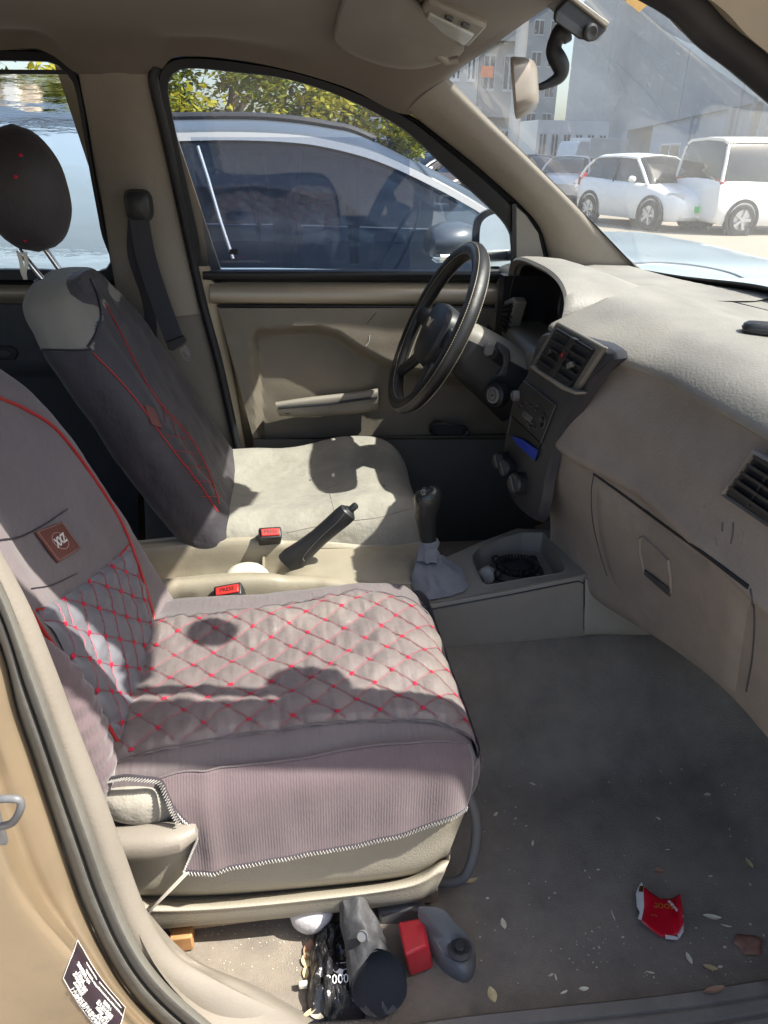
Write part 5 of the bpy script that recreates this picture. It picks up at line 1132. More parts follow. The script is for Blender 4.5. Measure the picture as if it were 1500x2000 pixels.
# key fob on the pad
h, n = hit(B_dash, 1490, 652)
if h is not None:
    KF = thing('key_fob', h, 'black car key fob lying on the sunlit dash top at the right edge', 'key fob')
    u_ = V(1, -.55, 0).normalized(); v_ = V(.55, 1, 0).normalized()
    g = G(); g.loft([[h+V(0, 0, z)+u_*(.030*k*sq(q, .6))+v_*(.017*k*ss(q, .6)) for q in [2*pi*j/32 for j in range(32)]] for z, k in ((.0, .85), (.003, .98), (.008, 1), (.013, .95), (.016, .8))]); obj('fob_case', g, M_blackp, KF)
    g = G(); g.tube([h+V(0, 0, .008)+u_*(.0303*sq(q, .6))+v_*(.0173*ss(q, .6)) for q in [2*pi*j/32 for j in range(33)]], .0006, 5); obj('case_seam', g, M_black, KF)
    g = G(); g.prism([h+V(0, 0, .0162)+u_*a+v_*b for a, b in ((.006, -.008), (.024, -.008), (.024, .008), (.006, .008))], (0, 0, .0008)); obj('fob_button', g, M_steel, KF)

# ---------------------------------------------------------------- steering column, wheel
SCo = thing('steering_column', V(.45, 1.02, .62), 'grey and black steering column shroud with stalk and ignition lock', 'steering column')
wc_ = V(.352, 1.02, .722); nrm = V(-.9, .0, .436).normalized(); vup = V(.436, 0, .9).normalized(); side = V(0, 1, 0)
rings = []
for d_, w, h1, h2 in ((.05, .045, .04, .05), (.09, .06, .05, .075), (.16, .068, .05, .095), (.24, .075, .045, .12)):
    c = wc_-nrm*d_; rings.append([c+side*(w*sq(q, .6))+vup*((h1 if sin(q) > 0 else h2)*ss(q, .6)) for q in [2*pi*k/36 for k in range(36)]])
cols = [cr([r[j] for r in rings], 5) for j in range(36)]
RR = [[cols[j][i] for j in range(36)] for i in range(len(cols[0]))]
g = G(); g.loft(RR); cs = obj('column_shroud', g, [M_consolef, M_black], SCo)
for p in cs.data.polygons:
    c = p.center+ORG[cs.name]-wc_
    if c.dot(vup) < .012: p.material_index = 1
g = G(); g.tube([px(985, 712, 'y', .97), px(962, 692, 'y', .93)], [.010, .011], 12); obj('stalk', g, M_blackp, SCo)
g = G(); g.prism([px(u, v, 'y', .925) for u, v in ((947, 677), (953, 671), (962, 673), (966, 680), (962, 694), (950, 696), (945, 690))], (0, .012, 0)); obj('stalk_knob', g, M_steel, SCo, bevel=.002)
g = G(); g.prism([px(u, v, 'y', .935) for u, v in ((975, 668), (996, 684), (998, 700), (990, 735), (972, 735), (985, 712), (982, 695), (970, 682))], (0, .02, 0)); obj('switch_housing', g, M_bezel, SCo, bevel=.003)
ic = px(964, 772, 'x', .47); ia = V(-.85, -.5, .1).normalized()
g = G(); g.lathe(ic+ia*-.02, ia, [(.028, 0), (.027, .018), (.022, .022), (.020, .021)], 32); lk = obj('ignition_lock', g, M_black, SCo)
g = G(); g.lathe(ic, ia, [(.0185, -.004), (.0185, .003), (.0165, .0045), (.0125, .0045), (.012, .002), (.0105, .002), (.0105, .0045), (0, .0045)], 32); obj('lock_ring', g, M_steel, SCo)
g = G(); uu = V(0, 0, 1).cross(ia).normalized(); g.obox(ic+ia*.005, ia*.0006, (uu*.7+V(0, 0, .35)).normalized()*.006, (uu*-.35+V(0, 0, .7)).normalized()*.0014); obj('key_slot', g, M_black, SCo)
SW = thing('steering_wheel', wc_, 'black stitched leather steering wheel seen nearly edge-on', 'steering wheel')
Rw = .185
pt = lambda a, r, d_=0.0: wc_+(side*sin(a)+vup*cos(a))*r+nrm*d_
rings = []
for k in range(96):
    a = 2*pi*k/96; c = pt(a, Rw); rd = (side*sin(a)+vup*cos(a)); rr_ = .0175*(1+.04*noise.noise(V(cos(a)*9, sin(a)*9, 0)))
    rings.append([c+(rd*cos(q)*rr_+nrm*sin(q)*rr_*1.05) for q in [2*pi*j/22 for j in range(22)]])
g = G(); g.grid(rings, cu=True, cv=True); obj('rim', g, M_leather, SW)
for q0 in (.75, 2.4, -1.0, -2.2):
    g = G(); pts = [pt(2*pi*k/720, Rw+cos(q0)*.0179, sin(q0)*.0187) for k in range(0, 720, 1)]
    for i in range(0, 720, 3):
        a, b = pts[i], pts[(i+2) % 720]; rd = (a-wc_).normalized(); g.obox((a+b)/2, (b-a)/2, nrm*.0006, rd*.0006)
    obj('rim_stitching', g, M_console, SW, kind='stuff')
g = G(); g.grid([[pt(2*pi*k/96, Rw+.0181*cos(q), .0188*sin(q)) for k in range(97)] for q in (.9, .95, 1.0)]); obj('rim_seam', g, M_black, SW)
rings = []
for d_, w, h1, h2 in ((-.055, .05, .04, .05), (-.035, .075, .055, .075), (-.01, .08, .06, .085), (.008, .074, .055, .078), (.015, .05, .035, .05), (.017, .01, .01, .01)):
    rings.append([wc_+nrm*d_+side*(w*sq(q, .7))+vup*((h1 if sin(q) > 0 else h2)*ss(q, .7)) for q in [2*pi*k/36 for k in range(36)]])
g = G(); g.loft(rings); hub = obj('hub', g, M_blackp, SW)
for a, w in ((pi/2, .022), (-pi/2, .022), (pi*.8, .018), (-pi*.8, .018)):
    dr = side*sin(a)+vup*cos(a); pr_ = dr.cross(nrm).normalized(); g = G()
    g.loft([[wc_+dr*r+nrm*d_+pr_*(w*k*sq(q, .6))+nrm*(.009*ss(q, .6)) for q in [2*pi*j/16 for j in range(16)]] for r, d_, k in ((.05, -.012, 1.3), (.1, -.012, 1), (.14, -.006, .9), (.175, 0, .9))]); obj('spoke', g, M_blackp, SW)
e = wc_+nrm*.0175+vup*.008
g = G(); g.prism([e+side*a+vup*b for a, b in ((-.02, .008), (-.012, .010), (0, -.002), (.012, .010), (.02, .008), (.006, -.012), (0, -.006), (-.006, -.012))], nrm*.002); obj('emblem', g, M_chrome, hub)

# ---------------------------------------------------------------- rear-view mirror and its windscreen camera
RM = thing('rearview_mirror', px(1145, 60, 'y', .68), 'rear-view mirror on a curved black arm under a boxy camera pod', 'mirror')
g = G(); g.tube(cr([px(1105, 60, 'y', .70), px(1088, 75, 'y', .70), px(1082, 100, 'y', .70), px(1095, 130, 'y', .70), px(1090, 152, 'y', .70), px(1060, 168, 'y', .70), px(1045, 170, 'y', .70)], 6), [.017, .0165, .016, .016, .015, .014, .013, .012, .012, .012, .012, .0125, .013, .0135, .014, .0142, .0142, .014, .014, .0135, .013, .0125, .012, .011, .010, .009, .008, .0075, .0065, .006, .006, .0055, .005, .005, .005, .005, .005], 12); obj('arm', g, M_black, RM)
mo = [(984, 114), (1000, 114), (1026, 121), (1033, 130), (1045, 185), (1043, 208), (1000, 236), (990, 233), (984, 190), (981, 150)]
ring = [px(u, v, 'y', .70) for u, v in mo]
# housing : a shallow shell whose glass faces backwards (-x) and slightly to the driver
mc = px(1008, 175, 'y', .70); nx_ = V(-.93, .30, -.18).normalized(); hz_ = V(.30, .93, 0).normalized(); vz = nx_.cross(hz_).normalized()
if vz.z < 0: vz = -vz
rings = []
for d_, k in ((-.034, .55), (-.030, .75), (-.02, .9), (.0, 1.0), (.004, .99), (.0045, .95), (.001, .93)):
    rings.append([mc+nx_*d_+hz_*(.115*k*sq(q, .45))+vz*(.040*(k if k < .8 else k)*ss(q, .45))+vz*(.0) for q in [2*pi*j/44 for j in range(44)]])
g = G(); g.loft(rings); obj('mirror_housing', g, M_mirrorb, RM)
g = G(); rr2 = [mc+nx_*.0025+hz_*(.107*sq(q, .45))+vz*(.0335*ss(q, .45)) for q in [2*pi*j/44 for j in range(44)]]; g.prism(rr2, nx_*.002); obj('mirror_glass', g, M_mirror, RM)
g = G(); P8 = [(1082, 20), (1108, -6), (1190, 40), (1183, 60), (1160, 82), (1130, 76), (1080, 40)]
g.loft([[px(u, v, 'y', .64) for u, v in P8], [px(u, v, 'y', .70) for u, v in P8], [px(u, v, 'y', .73)*.98+px(1135, 36, 'y', .73)*.02 for u, v in P8]]); obj('camera_pod', g, M_blackp, RM, bevel=.004)
g = G(); g.prism([px(u, v, 'y', .635) for u, v in ((1106, -8), (1116, -14), (1192, 44), (1184, 54))], (0, .09, 0)); obj('pod_cover', g, M_trim, RM, bevel=.002)
g = G(); g.lathe(px(1150, 62, 'y', .636), (.3, -1, -.3), [(.012, 0), (.012, .006), (.009, .008), (0, .006)], 20); obj('lens', g, M_black, RM)
# scrap of tape on the top of the windscreen
g = G(); g.prism([px(u, v, 'y', .35) for u, v in ((1225, -20), (1275, -20), (1278, 8), (1262, 12), (1248, 24), (1236, 14), (1222, 4))], (.0, .002, .002)); obj('dry_leaf', g, mat('leaf_orange', (.5, .3, .1), .7, var=.2, vs=60), None, label='orange dry leaf stuck at the top of the windshield', cat='leaf')
# ---------------------------------------------------------------- things under the seat and litter
def fp(u, v, off=0.0):
    p, n = hit(B_floor, u, v); return p+V(0, 0, off) if p else px(u, v, 'z', off)
RBx = thing('red_box', fp(812, 1880), 'small bright red plastic box standing under the front of the near seat', 'box')
tz, bz = .062, .004
T4 = [px(790, 1866, 'z', tz), px(838, 1846, 'z', tz), px(826, 1790, 'z', tz), px(776, 1800, 'z', tz)]
B4 = [px(801, 1909, 'z', bz), px(847, 1892, 'z', bz)]; B4 += [B4[1]+(T4[2]-T4[1]), B4[0]+(T4[3]-T4[0])]
g = G(); g.add(B4+T4, [(3, 2, 1, 0), (4, 5, 6, 7), (0, 1, 5, 4), (1, 2, 6, 5), (2, 3, 7, 6), (3, 0, 4, 7)]); obj('box_shell', g, mat('faded_red_plastic', (.62, .03, .045), .35, var=.25, vs=12, dirt=.3, dcol=(.5, .12, .1), ds=12), RBx, bevel=.004)
DU = thing('rubber_duct', fp(740, 1900), 'torn black rubber duct lying open-ended under the near seat', 'hose')
M_rub = mat('old_rubber', (.045, .046, .05), .6, bump=.5, bs=150, var=.4, vs=12, dirt=.6, dcol=(.15, .14, .13), ds=9, lump=.5)
cn = [(px(690, 1770, 'z', .085), .022, .8), (px(700, 1805, 'z', .075), .027, .85), (px(716, 1850, 'z', .062), .030, .9), (px(730, 1890, 'z', .055), .034, 1), (px(742, 1922, 'z', .048), .038, 1)]
rings = []
for j, (c, r_, k) in enumerate(cn):
    rings.append([c+V(r_*cos(q)*(1+.06*sin(3*q+j)), (.1+.14*j)*r_*sin(q), r_*.85*sin(q)*(1+.08*cos(2*q+j))) for q in [2*pi*i/36 for i in range(36)]])
last = rings[-1]; cl = cn[-1][0]; inn = [last, [cl+(p-cl)*.93+V(0, .003, 0) for p in last], [cn[3][0]+(p-cl)*.80 for p in last], [cn[2][0]+(p-cl)*.6 for p in last], [cn[1][0]+(p-cl)*.3 for p in last], [cn[1][0]+(p-cl)*.01 for p in last]]
g = G(); g.grid(inn, cu=True); obj('duct_inside', g, M_carpetd, DU)  # inside coloured near-black, the shade of the hollow is in the colour
cols = [cr([r[j] for r in rings], 5) for j in range(36)]
g = G(); g.grid([[cols[j][i] for j in range(36)] for i in range(len(cols[0]))], cu=True)
for i, p in enumerate(g.v): q = p+V(.005*noise.noise(p*32), .004*noise.noise(p*45), .006*noise.noise(V(p.x*70, p.y*25, p.z*70))); q.z = max(q.z, .004); g.v[i] = q
obj('duct_body', g, M_rub, DU)
g = G(); g.lathe(px(708, 1828, 'z', .098), V(-.2, -.7, .6), [(.008, 0), (.007, .003), (.007, .001), (0, .001)], 16); obj('clamp_stud', g, M_steel, DU)
BG = thing('black_bag', fp(640, 1900), 'crumpled black plastic bag with printed numbers under the near seat', 'bag')
M_bag = mat('black_film', (.018, .018, .02), .28, var=.3, vs=10, bump=.3, bs=60, dirt=.25, dcol=(.08, .075, .07), ds=8, lump=.9)
rows = []
for i in range(41):
    t = i/40; a = (596+(612-596)*t, 1985-195*t); b = (712+(-10)*t, 1978-190*t); row = []
    for j in range(41):
        s = j/40; p = px(a[0]+(b[0]-a[0])*s+3*sin(t*17), a[1]+(b[1]-a[1])*s, 'z', .02)
        edge = min(1, min(s, 1-s, t, 1-t)*9); p.z = .006+edge*(.022+.012*noise.noise(V(s*5, t*7, 1))+.008*abs(noise.noise(V(s*14, t*11, 4)))); row.append(p)
    rows.append(row)
g = G(); g.grid(rows); obj('bag_body', g, M_bag, BG); B_bag = g.bvh()
seam(B_bag, [(642, 1980), (640, 1920), (645, 1860), (648, 1800)], .006, M_bag, 'bag_fold', BG, .002)
pr_ = lambda pts: [hit(B_bag, u, v, .0015)[0] or px(u, v, 'z', .03) for u, v in pts]
g = G(); g.tube(resample(cr(pr_([(640, 1800), (644, 1850), (652, 1895), (675, 1892), (700, 1888)]), 6), 50), .0007, 5); obj('label_outline', g, M_print, BG)
g = G(); g.tube(resample(cr(pr_([(650, 1882), (675, 1880), (695, 1875)]), 6), 20), .0004, 4); obj('label_rule', g, M_print, BG)
c = pr_([(665, 1920)])[0]; text('printed_number', '30008', .016, c+V(0, 0, .006), V(1, -.06, 0), V(0, .8, .6), M_print, BG)
c = pr_([(672, 1800)])[0]; text('printed_number', 'R81', .009, c+V(0, 0, .01), V(1, -.06, 0), V(0, .8, .6), M_print, BG)
g = G(); g.add([], []); c = pr_([(664, 1906)])[0]+V(0, 0, .005); g.prism([c+V(a*.001, b*.0008, b*.0006) for a, b in ((-6, 2), (0, 6), (6, 4), (4, 0), (6, -4), (0, -2), (-3, -5), (-2, 0))], (0, 0, .0004)); obj('printed_logo', g, M_print, BG)
g = G(); c = px(608, 1778, 'z', .045); g.loft([[c+V(.034*w*cos(a), .026*w*sin(a), z+.004*noise.noise(V(a, z*50, 0))) for a in [2*pi*k/24 for k in range(24)]] for z, w in ((-.03, .6), (-.02, .9), (0, 1), (.012, .8), (.02, .4), (.022, .05))]); obj('white_bundle', g, mat('white_wrap', (.6, .58, .58), .5, var=.1, lump=.5, bump=.1), None, label='white wrapped bundle peeping out under the seat rail', cat='bundle')
g = G(); a, b = px(335, 1862, 'z', .01), px(378, 1856, 'z', .01); dz = V(0, 0, .03); g.add([a, b, b+V(0, .10, 0), a+V(0, .10, 0), a+dz, b+dz, b+V(0, .10, .03), a+V(0, .10, .03)], [(3, 2, 1, 0), (4, 5, 6, 7), (0, 1, 5, 4), (1, 2, 6, 5), (2, 3, 7, 6), (3, 0, 4, 7)])
obj('wood_block', g, M_wood, None, bevel=.002, label='orange-brown wooden block wedged under the rear of the near seat', cat='wood')
g = G(); g.obox(px(592, 1923, 'z', .012), V(.006, 0, 0), V(0, .004, 0), V(0, 0, .004)); obj('white_plug', g, M_cream, None, bevel=.001, label='tiny white plastic plug left of the black bag', cat='plug')
# seed pods and leaves : (u, v, length m, width m, angle deg, material, kind)
def leafmesh(L, Wd, curl, seed):
    rows = []; rnd = random.Random(seed)
    for i in range(9):
        t = i/8; w = Wd/2*(sin(pi*min(1, t*.95+.03))**.8); x = (t-.5)*L; zc_ = curl*(4*(t-.5)**2)
        rows.append([V(x, k*w, zc_+abs(k)*w*.35+.0006*rnd.random()) for k in (-1, -.5, 0, .5, 1)])
    g = G(); g.grid(rows); return g
LF = [(920, 1722, .022, .007, 5, 0, 'curled tan leaf scrap beside the slide release bar'), (983, 1806, .017, .008, 80, 1, 'pale seed husk on the dark mat right of the seat leg'), (1462, 1688, .019, .009, 85, 0, 'oval tan seed pod near the right edge of the mat'), (1390, 1793, .026, .008, -25, 1, 'long pale split husk right of the red packet'), (1418, 1810, .016, .003, -30, 1, 'thin pale husk tip beyond the split husk'), (1345, 1874, .017, .007, 80, 1, 'small pale pod below the red packet'), (1387, 1892, .020, .008, -30, 0, 'yellowish pod near the sill below the round brown leaf'), (1406, 1890, .008, .004, 0, 1, 'tiny pale chip next to the yellowish pod'), (1394, 1935, .030, .008, -3, 2, 'orange dry leaf lying on the ridged sill plate'), (1287, 1703, .016, .011, -15, 2, 'small round pinkish leaf above the red packet'), (961, 1945, .020, .011, 85, 0, 'curled orange leaf by the sill near the bolt'), (1140, 1933, .013, .005, -10, 1, 'white leaf chip at the inner edge of the sill'), (1101, 1940, .011, .003, 8, 1, 'thin white sliver at the inner edge of the sill'), (1085, 1910, .010, .003, 75, 1, 'small white splinter above the sill'), (1076, 1906, .009, .003, 10, 1, 'small white angled chip above the sill'), (1270, 1901, .011, .003, -30, 1, 'pale thin chip between packet and sill'), (968, 1592, .012, .005, 35, 1, 'pale seed on the mat right of the cushion corner'), (1040, 1533, .012, .005, -40, 1, 'pale bent seed at the rear of the mat'), (1381, 1554, .014, .007, 0, 1, 'cream seed far right on the mat'), (1040, 1649, .013, .004, 55, 1, 'slim white seed in the middle of the mat'), (952, 1756, .006, .004, 0, 1, 'tiny white crumb under the curled leaf scrap'), (1285, 1600, .009, .004, -50, 1, 'small pale seed deep in the footwell'), (1197, 1790, .018, .002, 80, 1, 'thin pale stalk left of the red packet'), (1303, 1661, .010, .002, -10, 1, 'fine curved fibre above the round pink leaf'), (1387, 1713, .008, .003, 0, 1, 'tiny grey chip right of the pink leaf'), (603, 1858, .030, .014, 70, 2, 'long pinkish husk on top of the black bag'), (599, 1878, .022, .014, 80, 0, 'oval greenish husk below the pinkish one'), (597, 1902, .018, .008, 80, 0, 'narrow tan husk by the bag edge'), (618, 1985, .020, .009, -35, 1, 'pale pod against the sill under the bag'), (605, 1979, .022, .006, 20, 0, 'second pale pod leaning at the sill'), (1007, 1480+120, .006, .003, 30, 1, 'tiny pale speck in the middle of the footwell mat'), (1168, 1700, .006, .003, 0, 1, 'tiny white speck left of the pink leaf'), (1216, 1817+15, .005, .003, 0, 1, 'tiny crumb left of the packet corner'), (1415, 1852, .006, .004, 0, 1, 'tiny crumb beside the round brown leaf')]
for k, (u, v, L_, w_, an, mi, lab) in enumerate(LF):
    p, n = hit(B_floor, u, v)
    if v > 1925: p = px(u, v, 'z', .042)
    if u < 640 and 1840 < v < 1990: p, n = hit(B_bag, u, v); p = p or hit(B_floor, u, v)[0]
    if p is None: continue
    g = leafmesh(L_*1.08, w_*1.15, L_*.10, k)
    R_ = Matrix.Rotation(radians(an+8), 3, 'Z'); g.v = [R_ @ q + p + V(0, 0, .0012) for q in g.v]
    obj('fallen_leaf', g, M_leaf[mi], None, label=lab, cat='leaf', group='dry leaves and seeds on the floor')
g = G(); c = fp(1461, 1848, .002)
ring = [V(.021*(1+.16*sin(5*a)+.08*cos(3*a))*cos(a), .018*(1+.1*sin(4*a))*sin(a), .0015+.002*sin(3*a)) for a in [2*pi*k/32 for k in range(32)]]
g.add([c+p for p in ring]+[c+p*.5+V(0, 0, .002) for p in ring]+[c+V(0, 0, .001)], [(k, (k+1) % 32, 32+(k+1) % 32, 32+k) for k in range(32)]+[(32+k, 32+(k+1) % 32, 64) for k in range(32)])
obj('round_leaf', g, mat('brown_leaf', (.30, .16, .11), .75, var=.25, vs=60), None, solid=.0006, label='round reddish brown dead leaf with scalloped rim near the sill', cat='leaf')
g = G(); rnd = random.Random(3)
for k in range(120):
    u, v = rnd.uniform(930, 1500), rnd.uniform(1480, 1925)
    if rnd.random() < .35: v = rnd.uniform(1800, 1930)
    p, n = hit(B_floor, u, v)
    if p is None: continue
    s = rnd.choice((.0004, .0005, .0006, .0009)); a = rnd.uniform(0, pi); g.obox(p+V(0, 0, .0008), V(cos(a), sin(a), 0)*s*rnd.uniform(.8, 2.2), V(-sin(a), cos(a), 0)*s, V(0, 0, .0005))
for k in range(70):
    u, v = rnd.uniform(400, 600), rnd.uniform(1800, 1900); p, n = hit(B_floor, u, v)
    if p is None: continue
    s = .0005; g.obox(p+V(0, 0, .0008), V(s*rnd.uniform(.5, 2), 0, 0), V(0, s, 0), V(0, 0, .0005))
obj('crumbs', g, M_leaf[1], None, kind='stuff', label='pale crumbs and grit strewn over the dark floor mat', cat='crumbs')
# torn red packet
RP = thing('torn_packet', fp(1292, 1800), 'torn flattened bright red card packet on the dark mat', 'packet')
tp = [(1257, 1731, .022), (1275, 1746, .012), (1291, 1756, .004), (1313, 1755, .003), (1321, 1750, .012), (1328, 1746, .022)]
bt = [(1252, 1797, .016), (1268, 1813, .008), (1291, 1830, .003), (1314, 1830, .003), (1326, 1822, .010), (1336, 1803, .02)]
rows = []
for i in range(13):
    t = i/12; rows.append([px(a[0]*(1-t)+b[0]*t+1.2*sin(t*5)*(k == 5), a[1]*(1-t)+b[1]*t, 'z', (a[2]*(1-t)+b[2]*t)+.0015*sin(t*7+k)+.003) for k, (a, b) in enumerate(zip(tp, bt))])
g = G(); g.grid(rows); obj('red_face', g, M_packr, RP, solid=.0006, angle=25); B_pk = g.bvh()
fl_ = [(1253, 1723), (1258, 1732), (1257, 1748), (1258, 1770), (1256, 1782), (1253, 1797), (1246, 1794), (1250, 1781), (1244, 1770), (1242, 1745), (1247, 1732)]
g = G(); g.prism([px(u, v, 'z', .018 if u < 1252 else .026) for u, v in fl_], (0, 0, -.0008)); obj('white_flap', g, M_packw, RP)
for poly in ([(1299, 1826), (1318, 1829), (1326, 1832), (1323, 1836), (1300, 1834)], [(1318, 1817), (1334, 1810), (1336, 1803), (1335, 1820), (1326, 1834), (1322, 1823)], [(1253, 1800), (1259, 1797), (1268, 1813)]):
    g = G(); g.prism([px(u, v, 'z', .0085) for u, v in poly], (0, 0, .0008)); obj('torn_edge', g, M_packw, RP)
g = G(); g.prism([px(u, v, 'z', .026) for u, v in ((1249, 1731), (1257, 1730), (1256, 1742), (1247, 1741))], (0, 0, .0006)); obj('foil_band', g, mat('brown_foil', (.10, .06, .02), .3, metal=.4), RP)
for u, v, s, sz, m, uv in ((1284, 1771, 'SOGOOS', .0115, M_gfoil, V(1, -.22, 0)), (1277, 1790, 'n w', .006, M_gfoil, V(1, -.4, 0))):
    h, n = hit(B_pk, u, v, .0012)
    if h: text('gold_lettering', s, sz, h+V(0, 0, .002), uv, V(.1, 1, .1), m, RP)
h = hit(B_pk, 1321, 1778, .0012)[0]
if h: text('white_lettering', '吸\n烟\n有\n害\n健\n康', .0052, h+V(0, 0, .002), V(1, .35, .3), V(-.3, 1, .1), M_packw, RP)
# dark label on the gold pillar
CL = [(150, 1836), (243, 1968), (224, 2040), (124, 1908)]
n_ = 16; rows = []
lab = lambda s, t: ((CL[0][0]*(1-s)+CL[1][0]*s)*(1-t)+(CL[3][0]*(1-s)+CL[2][0]*s)*t-6*sin(pi*s), (CL[0][1]*(1-s)+CL[1][1]*s)*(1-t)+(CL[3][1]*(1-s)+CL[2][1]*s)*t+4*sin(pi*s))
for i in range(n_+1):
    rows.append([(hit(B_pil, *lab(j/n_, i/n_), .0012)[0] or px(*lab(j/n_, i/n_), 'y', -.11)) for j in range(n_+1)])
g = G(); g.grid(rows); ST = obj('vehicle_data_label', g, M_sticker, None, label='black data label with rows of white print on the gold pillar', cat='label'); B_st = g.bvh()
g = G(); g.tube([rows[0][j] for j in range(n_+1)]+[rows[i][n_] for i in range(n_+1)]+[rows[n_][n_-j] for j in range(n_+1)]+[rows[n_-i][0] for i in range(n_+1)], .0005, 4); obj('label_border', g, M_print, ST)
g = G(); w_ = [hit(B_st, u, v, .001)[0] for u, v in ((151, 1838), (157, 1852), (160, 1850), (164, 1856), (170, 1852), (172, 1858), (164, 1865), (159, 1860), (154, 1863), (150, 1850))]
if all(w_): g.prism(w_, (0, -.0006, 0)); obj('winged_logo', g, M_print, ST)
def lline(t, s0, s1, txt, sz):
    u, v = lab((s0+s1)/2, t); h, n = hit(B_st, u, v, .0014); a = hit(B_st, *lab(s0, t))[0]; b = hit(B_st, *lab(s1, t))[0]; c = hit(B_st, *lab((s0+s1)/2, max(0, t-.15)))[0]
    if h and a and b and c and n: text('printed_line', txt, sz*.88, h, (b-a), (c-h), M_print, ST)
for t, s0, s1, txt, sz in ((.12, .25, .50, '制造国 中国', .0058), (.10, .52, .98, 'LZWADAGA9D2351771', .0062), (.24, .30, .52, '整车型号 1206', .0052), (.22, .55, .98, 'LZWACAGA 0235177714', .0062), (.36, .08, .45, '发动机型号 LJ40', .0056), (.36, .55, .95, '座位数 5', .0052), (.48, .12, .40, '1206mL', .0066), (.48, .52, .95, '最大设计总质量', .0056), (.60, .08, .45, '发动机额定功率', .0056), (.60, .5, .95, '1680kg  2013', .0062), (.72, .08, .48, '发动机排量', .0056), (.74, .52, .95, '制造年月', .0058), (.88, .06, .95, '上汽通用五菱汽车股份有限公司', .0068)):
    lline(t, s0, s1, txt, sz)

# ---------------------------------------------------------------- outside
GZ = -.42
M_ground = mat('concrete_ground', (.27, .235, .19), .9, var=.10, vs=.6, bump=.3, bs=30, dirt=.4, dcol=(.2, .175, .145), ds=.25)
g = G(); g.add([(-400, -400, GZ), (400, -400, GZ), (400, 400, GZ), (-400, 400, GZ)], [(0, 1, 2, 3)]); obj('ground', g, M_ground, None, smooth=False, kind='structure')
M_wpaint = mat('white_paint', (.80, .80, .79), .3, var=.02, coat=.6); M_ltblue = mat('pale_blue_paint', (.40, .49, .54), .3, var=.03, coat=.8, metal=.2)
M_spaint = mat('silver_paint', (.48, .49, .5), .35, var=.03, coat=.6, metal=.4); M_dpaint = mat('dark_brown_paint', (.07, .05, .04), .35, var=.1, coat=.5)
M_suv = mat('blue_grey_paint', (.075, .092, .108), .35, var=.05, coat=.3, metal=.2); M_cglass = mat('dark_car_glass', (.008, .01, .012), .08, var=.1, spec=.8)
M_tyre = mat('tyre', (.02, .02, .022), .8, var=.2); M_rim = mat('alloy', (.5, .5, .52), .3, metal=.8, var=.1); M_lamp = mat('lamp_glass', (.55, .6, .68), .1, metal=.3, var=.2)
M_tail = mat('tail_lamp', (.4, .02, .02), .2); M_green = mat('green_plate', (.02, .55, .12), .5, var=.1)
def wheel(par, c, r_, side_, w_=.2):
    c = V(*c); ax_ = V(0, side_, 0)
    g = G(); g.lathe(c-ax_*w_*.6, ax_, [(r_*.5, 0), (r_, .02), (r_*1.0, w_*.9), (r_*.93, w_), (r_*.66, w_+.002)], 28); t_ = obj('wheel', g, M_tyre, par)
    g = G(); cc = c+ax_*(w_*.4-.01); g.lathe(cc-ax_*.05, ax_, [(r_*.66, .05), (r_*.62, .0), (0, .0)], 24)
    for k in range(5):
        a = 2*pi*k/5; d_ = V(cos(a), 0, sin(a)); g.obox(cc+d_*r_*.34, d_*r_*.32, ax_*.015, V(-sin(a), 0, cos(a))*r_*.09)
    g.lathe(cc, ax_, [(r_*.15, -.03), (r_*.15, .02), (0, .02)], 12); obj('rim', g, M_rim, t_, kind='stuff')
def place(t, loc, rot):
    t.location = loc; t.rotation_euler = (0, 0, rot)
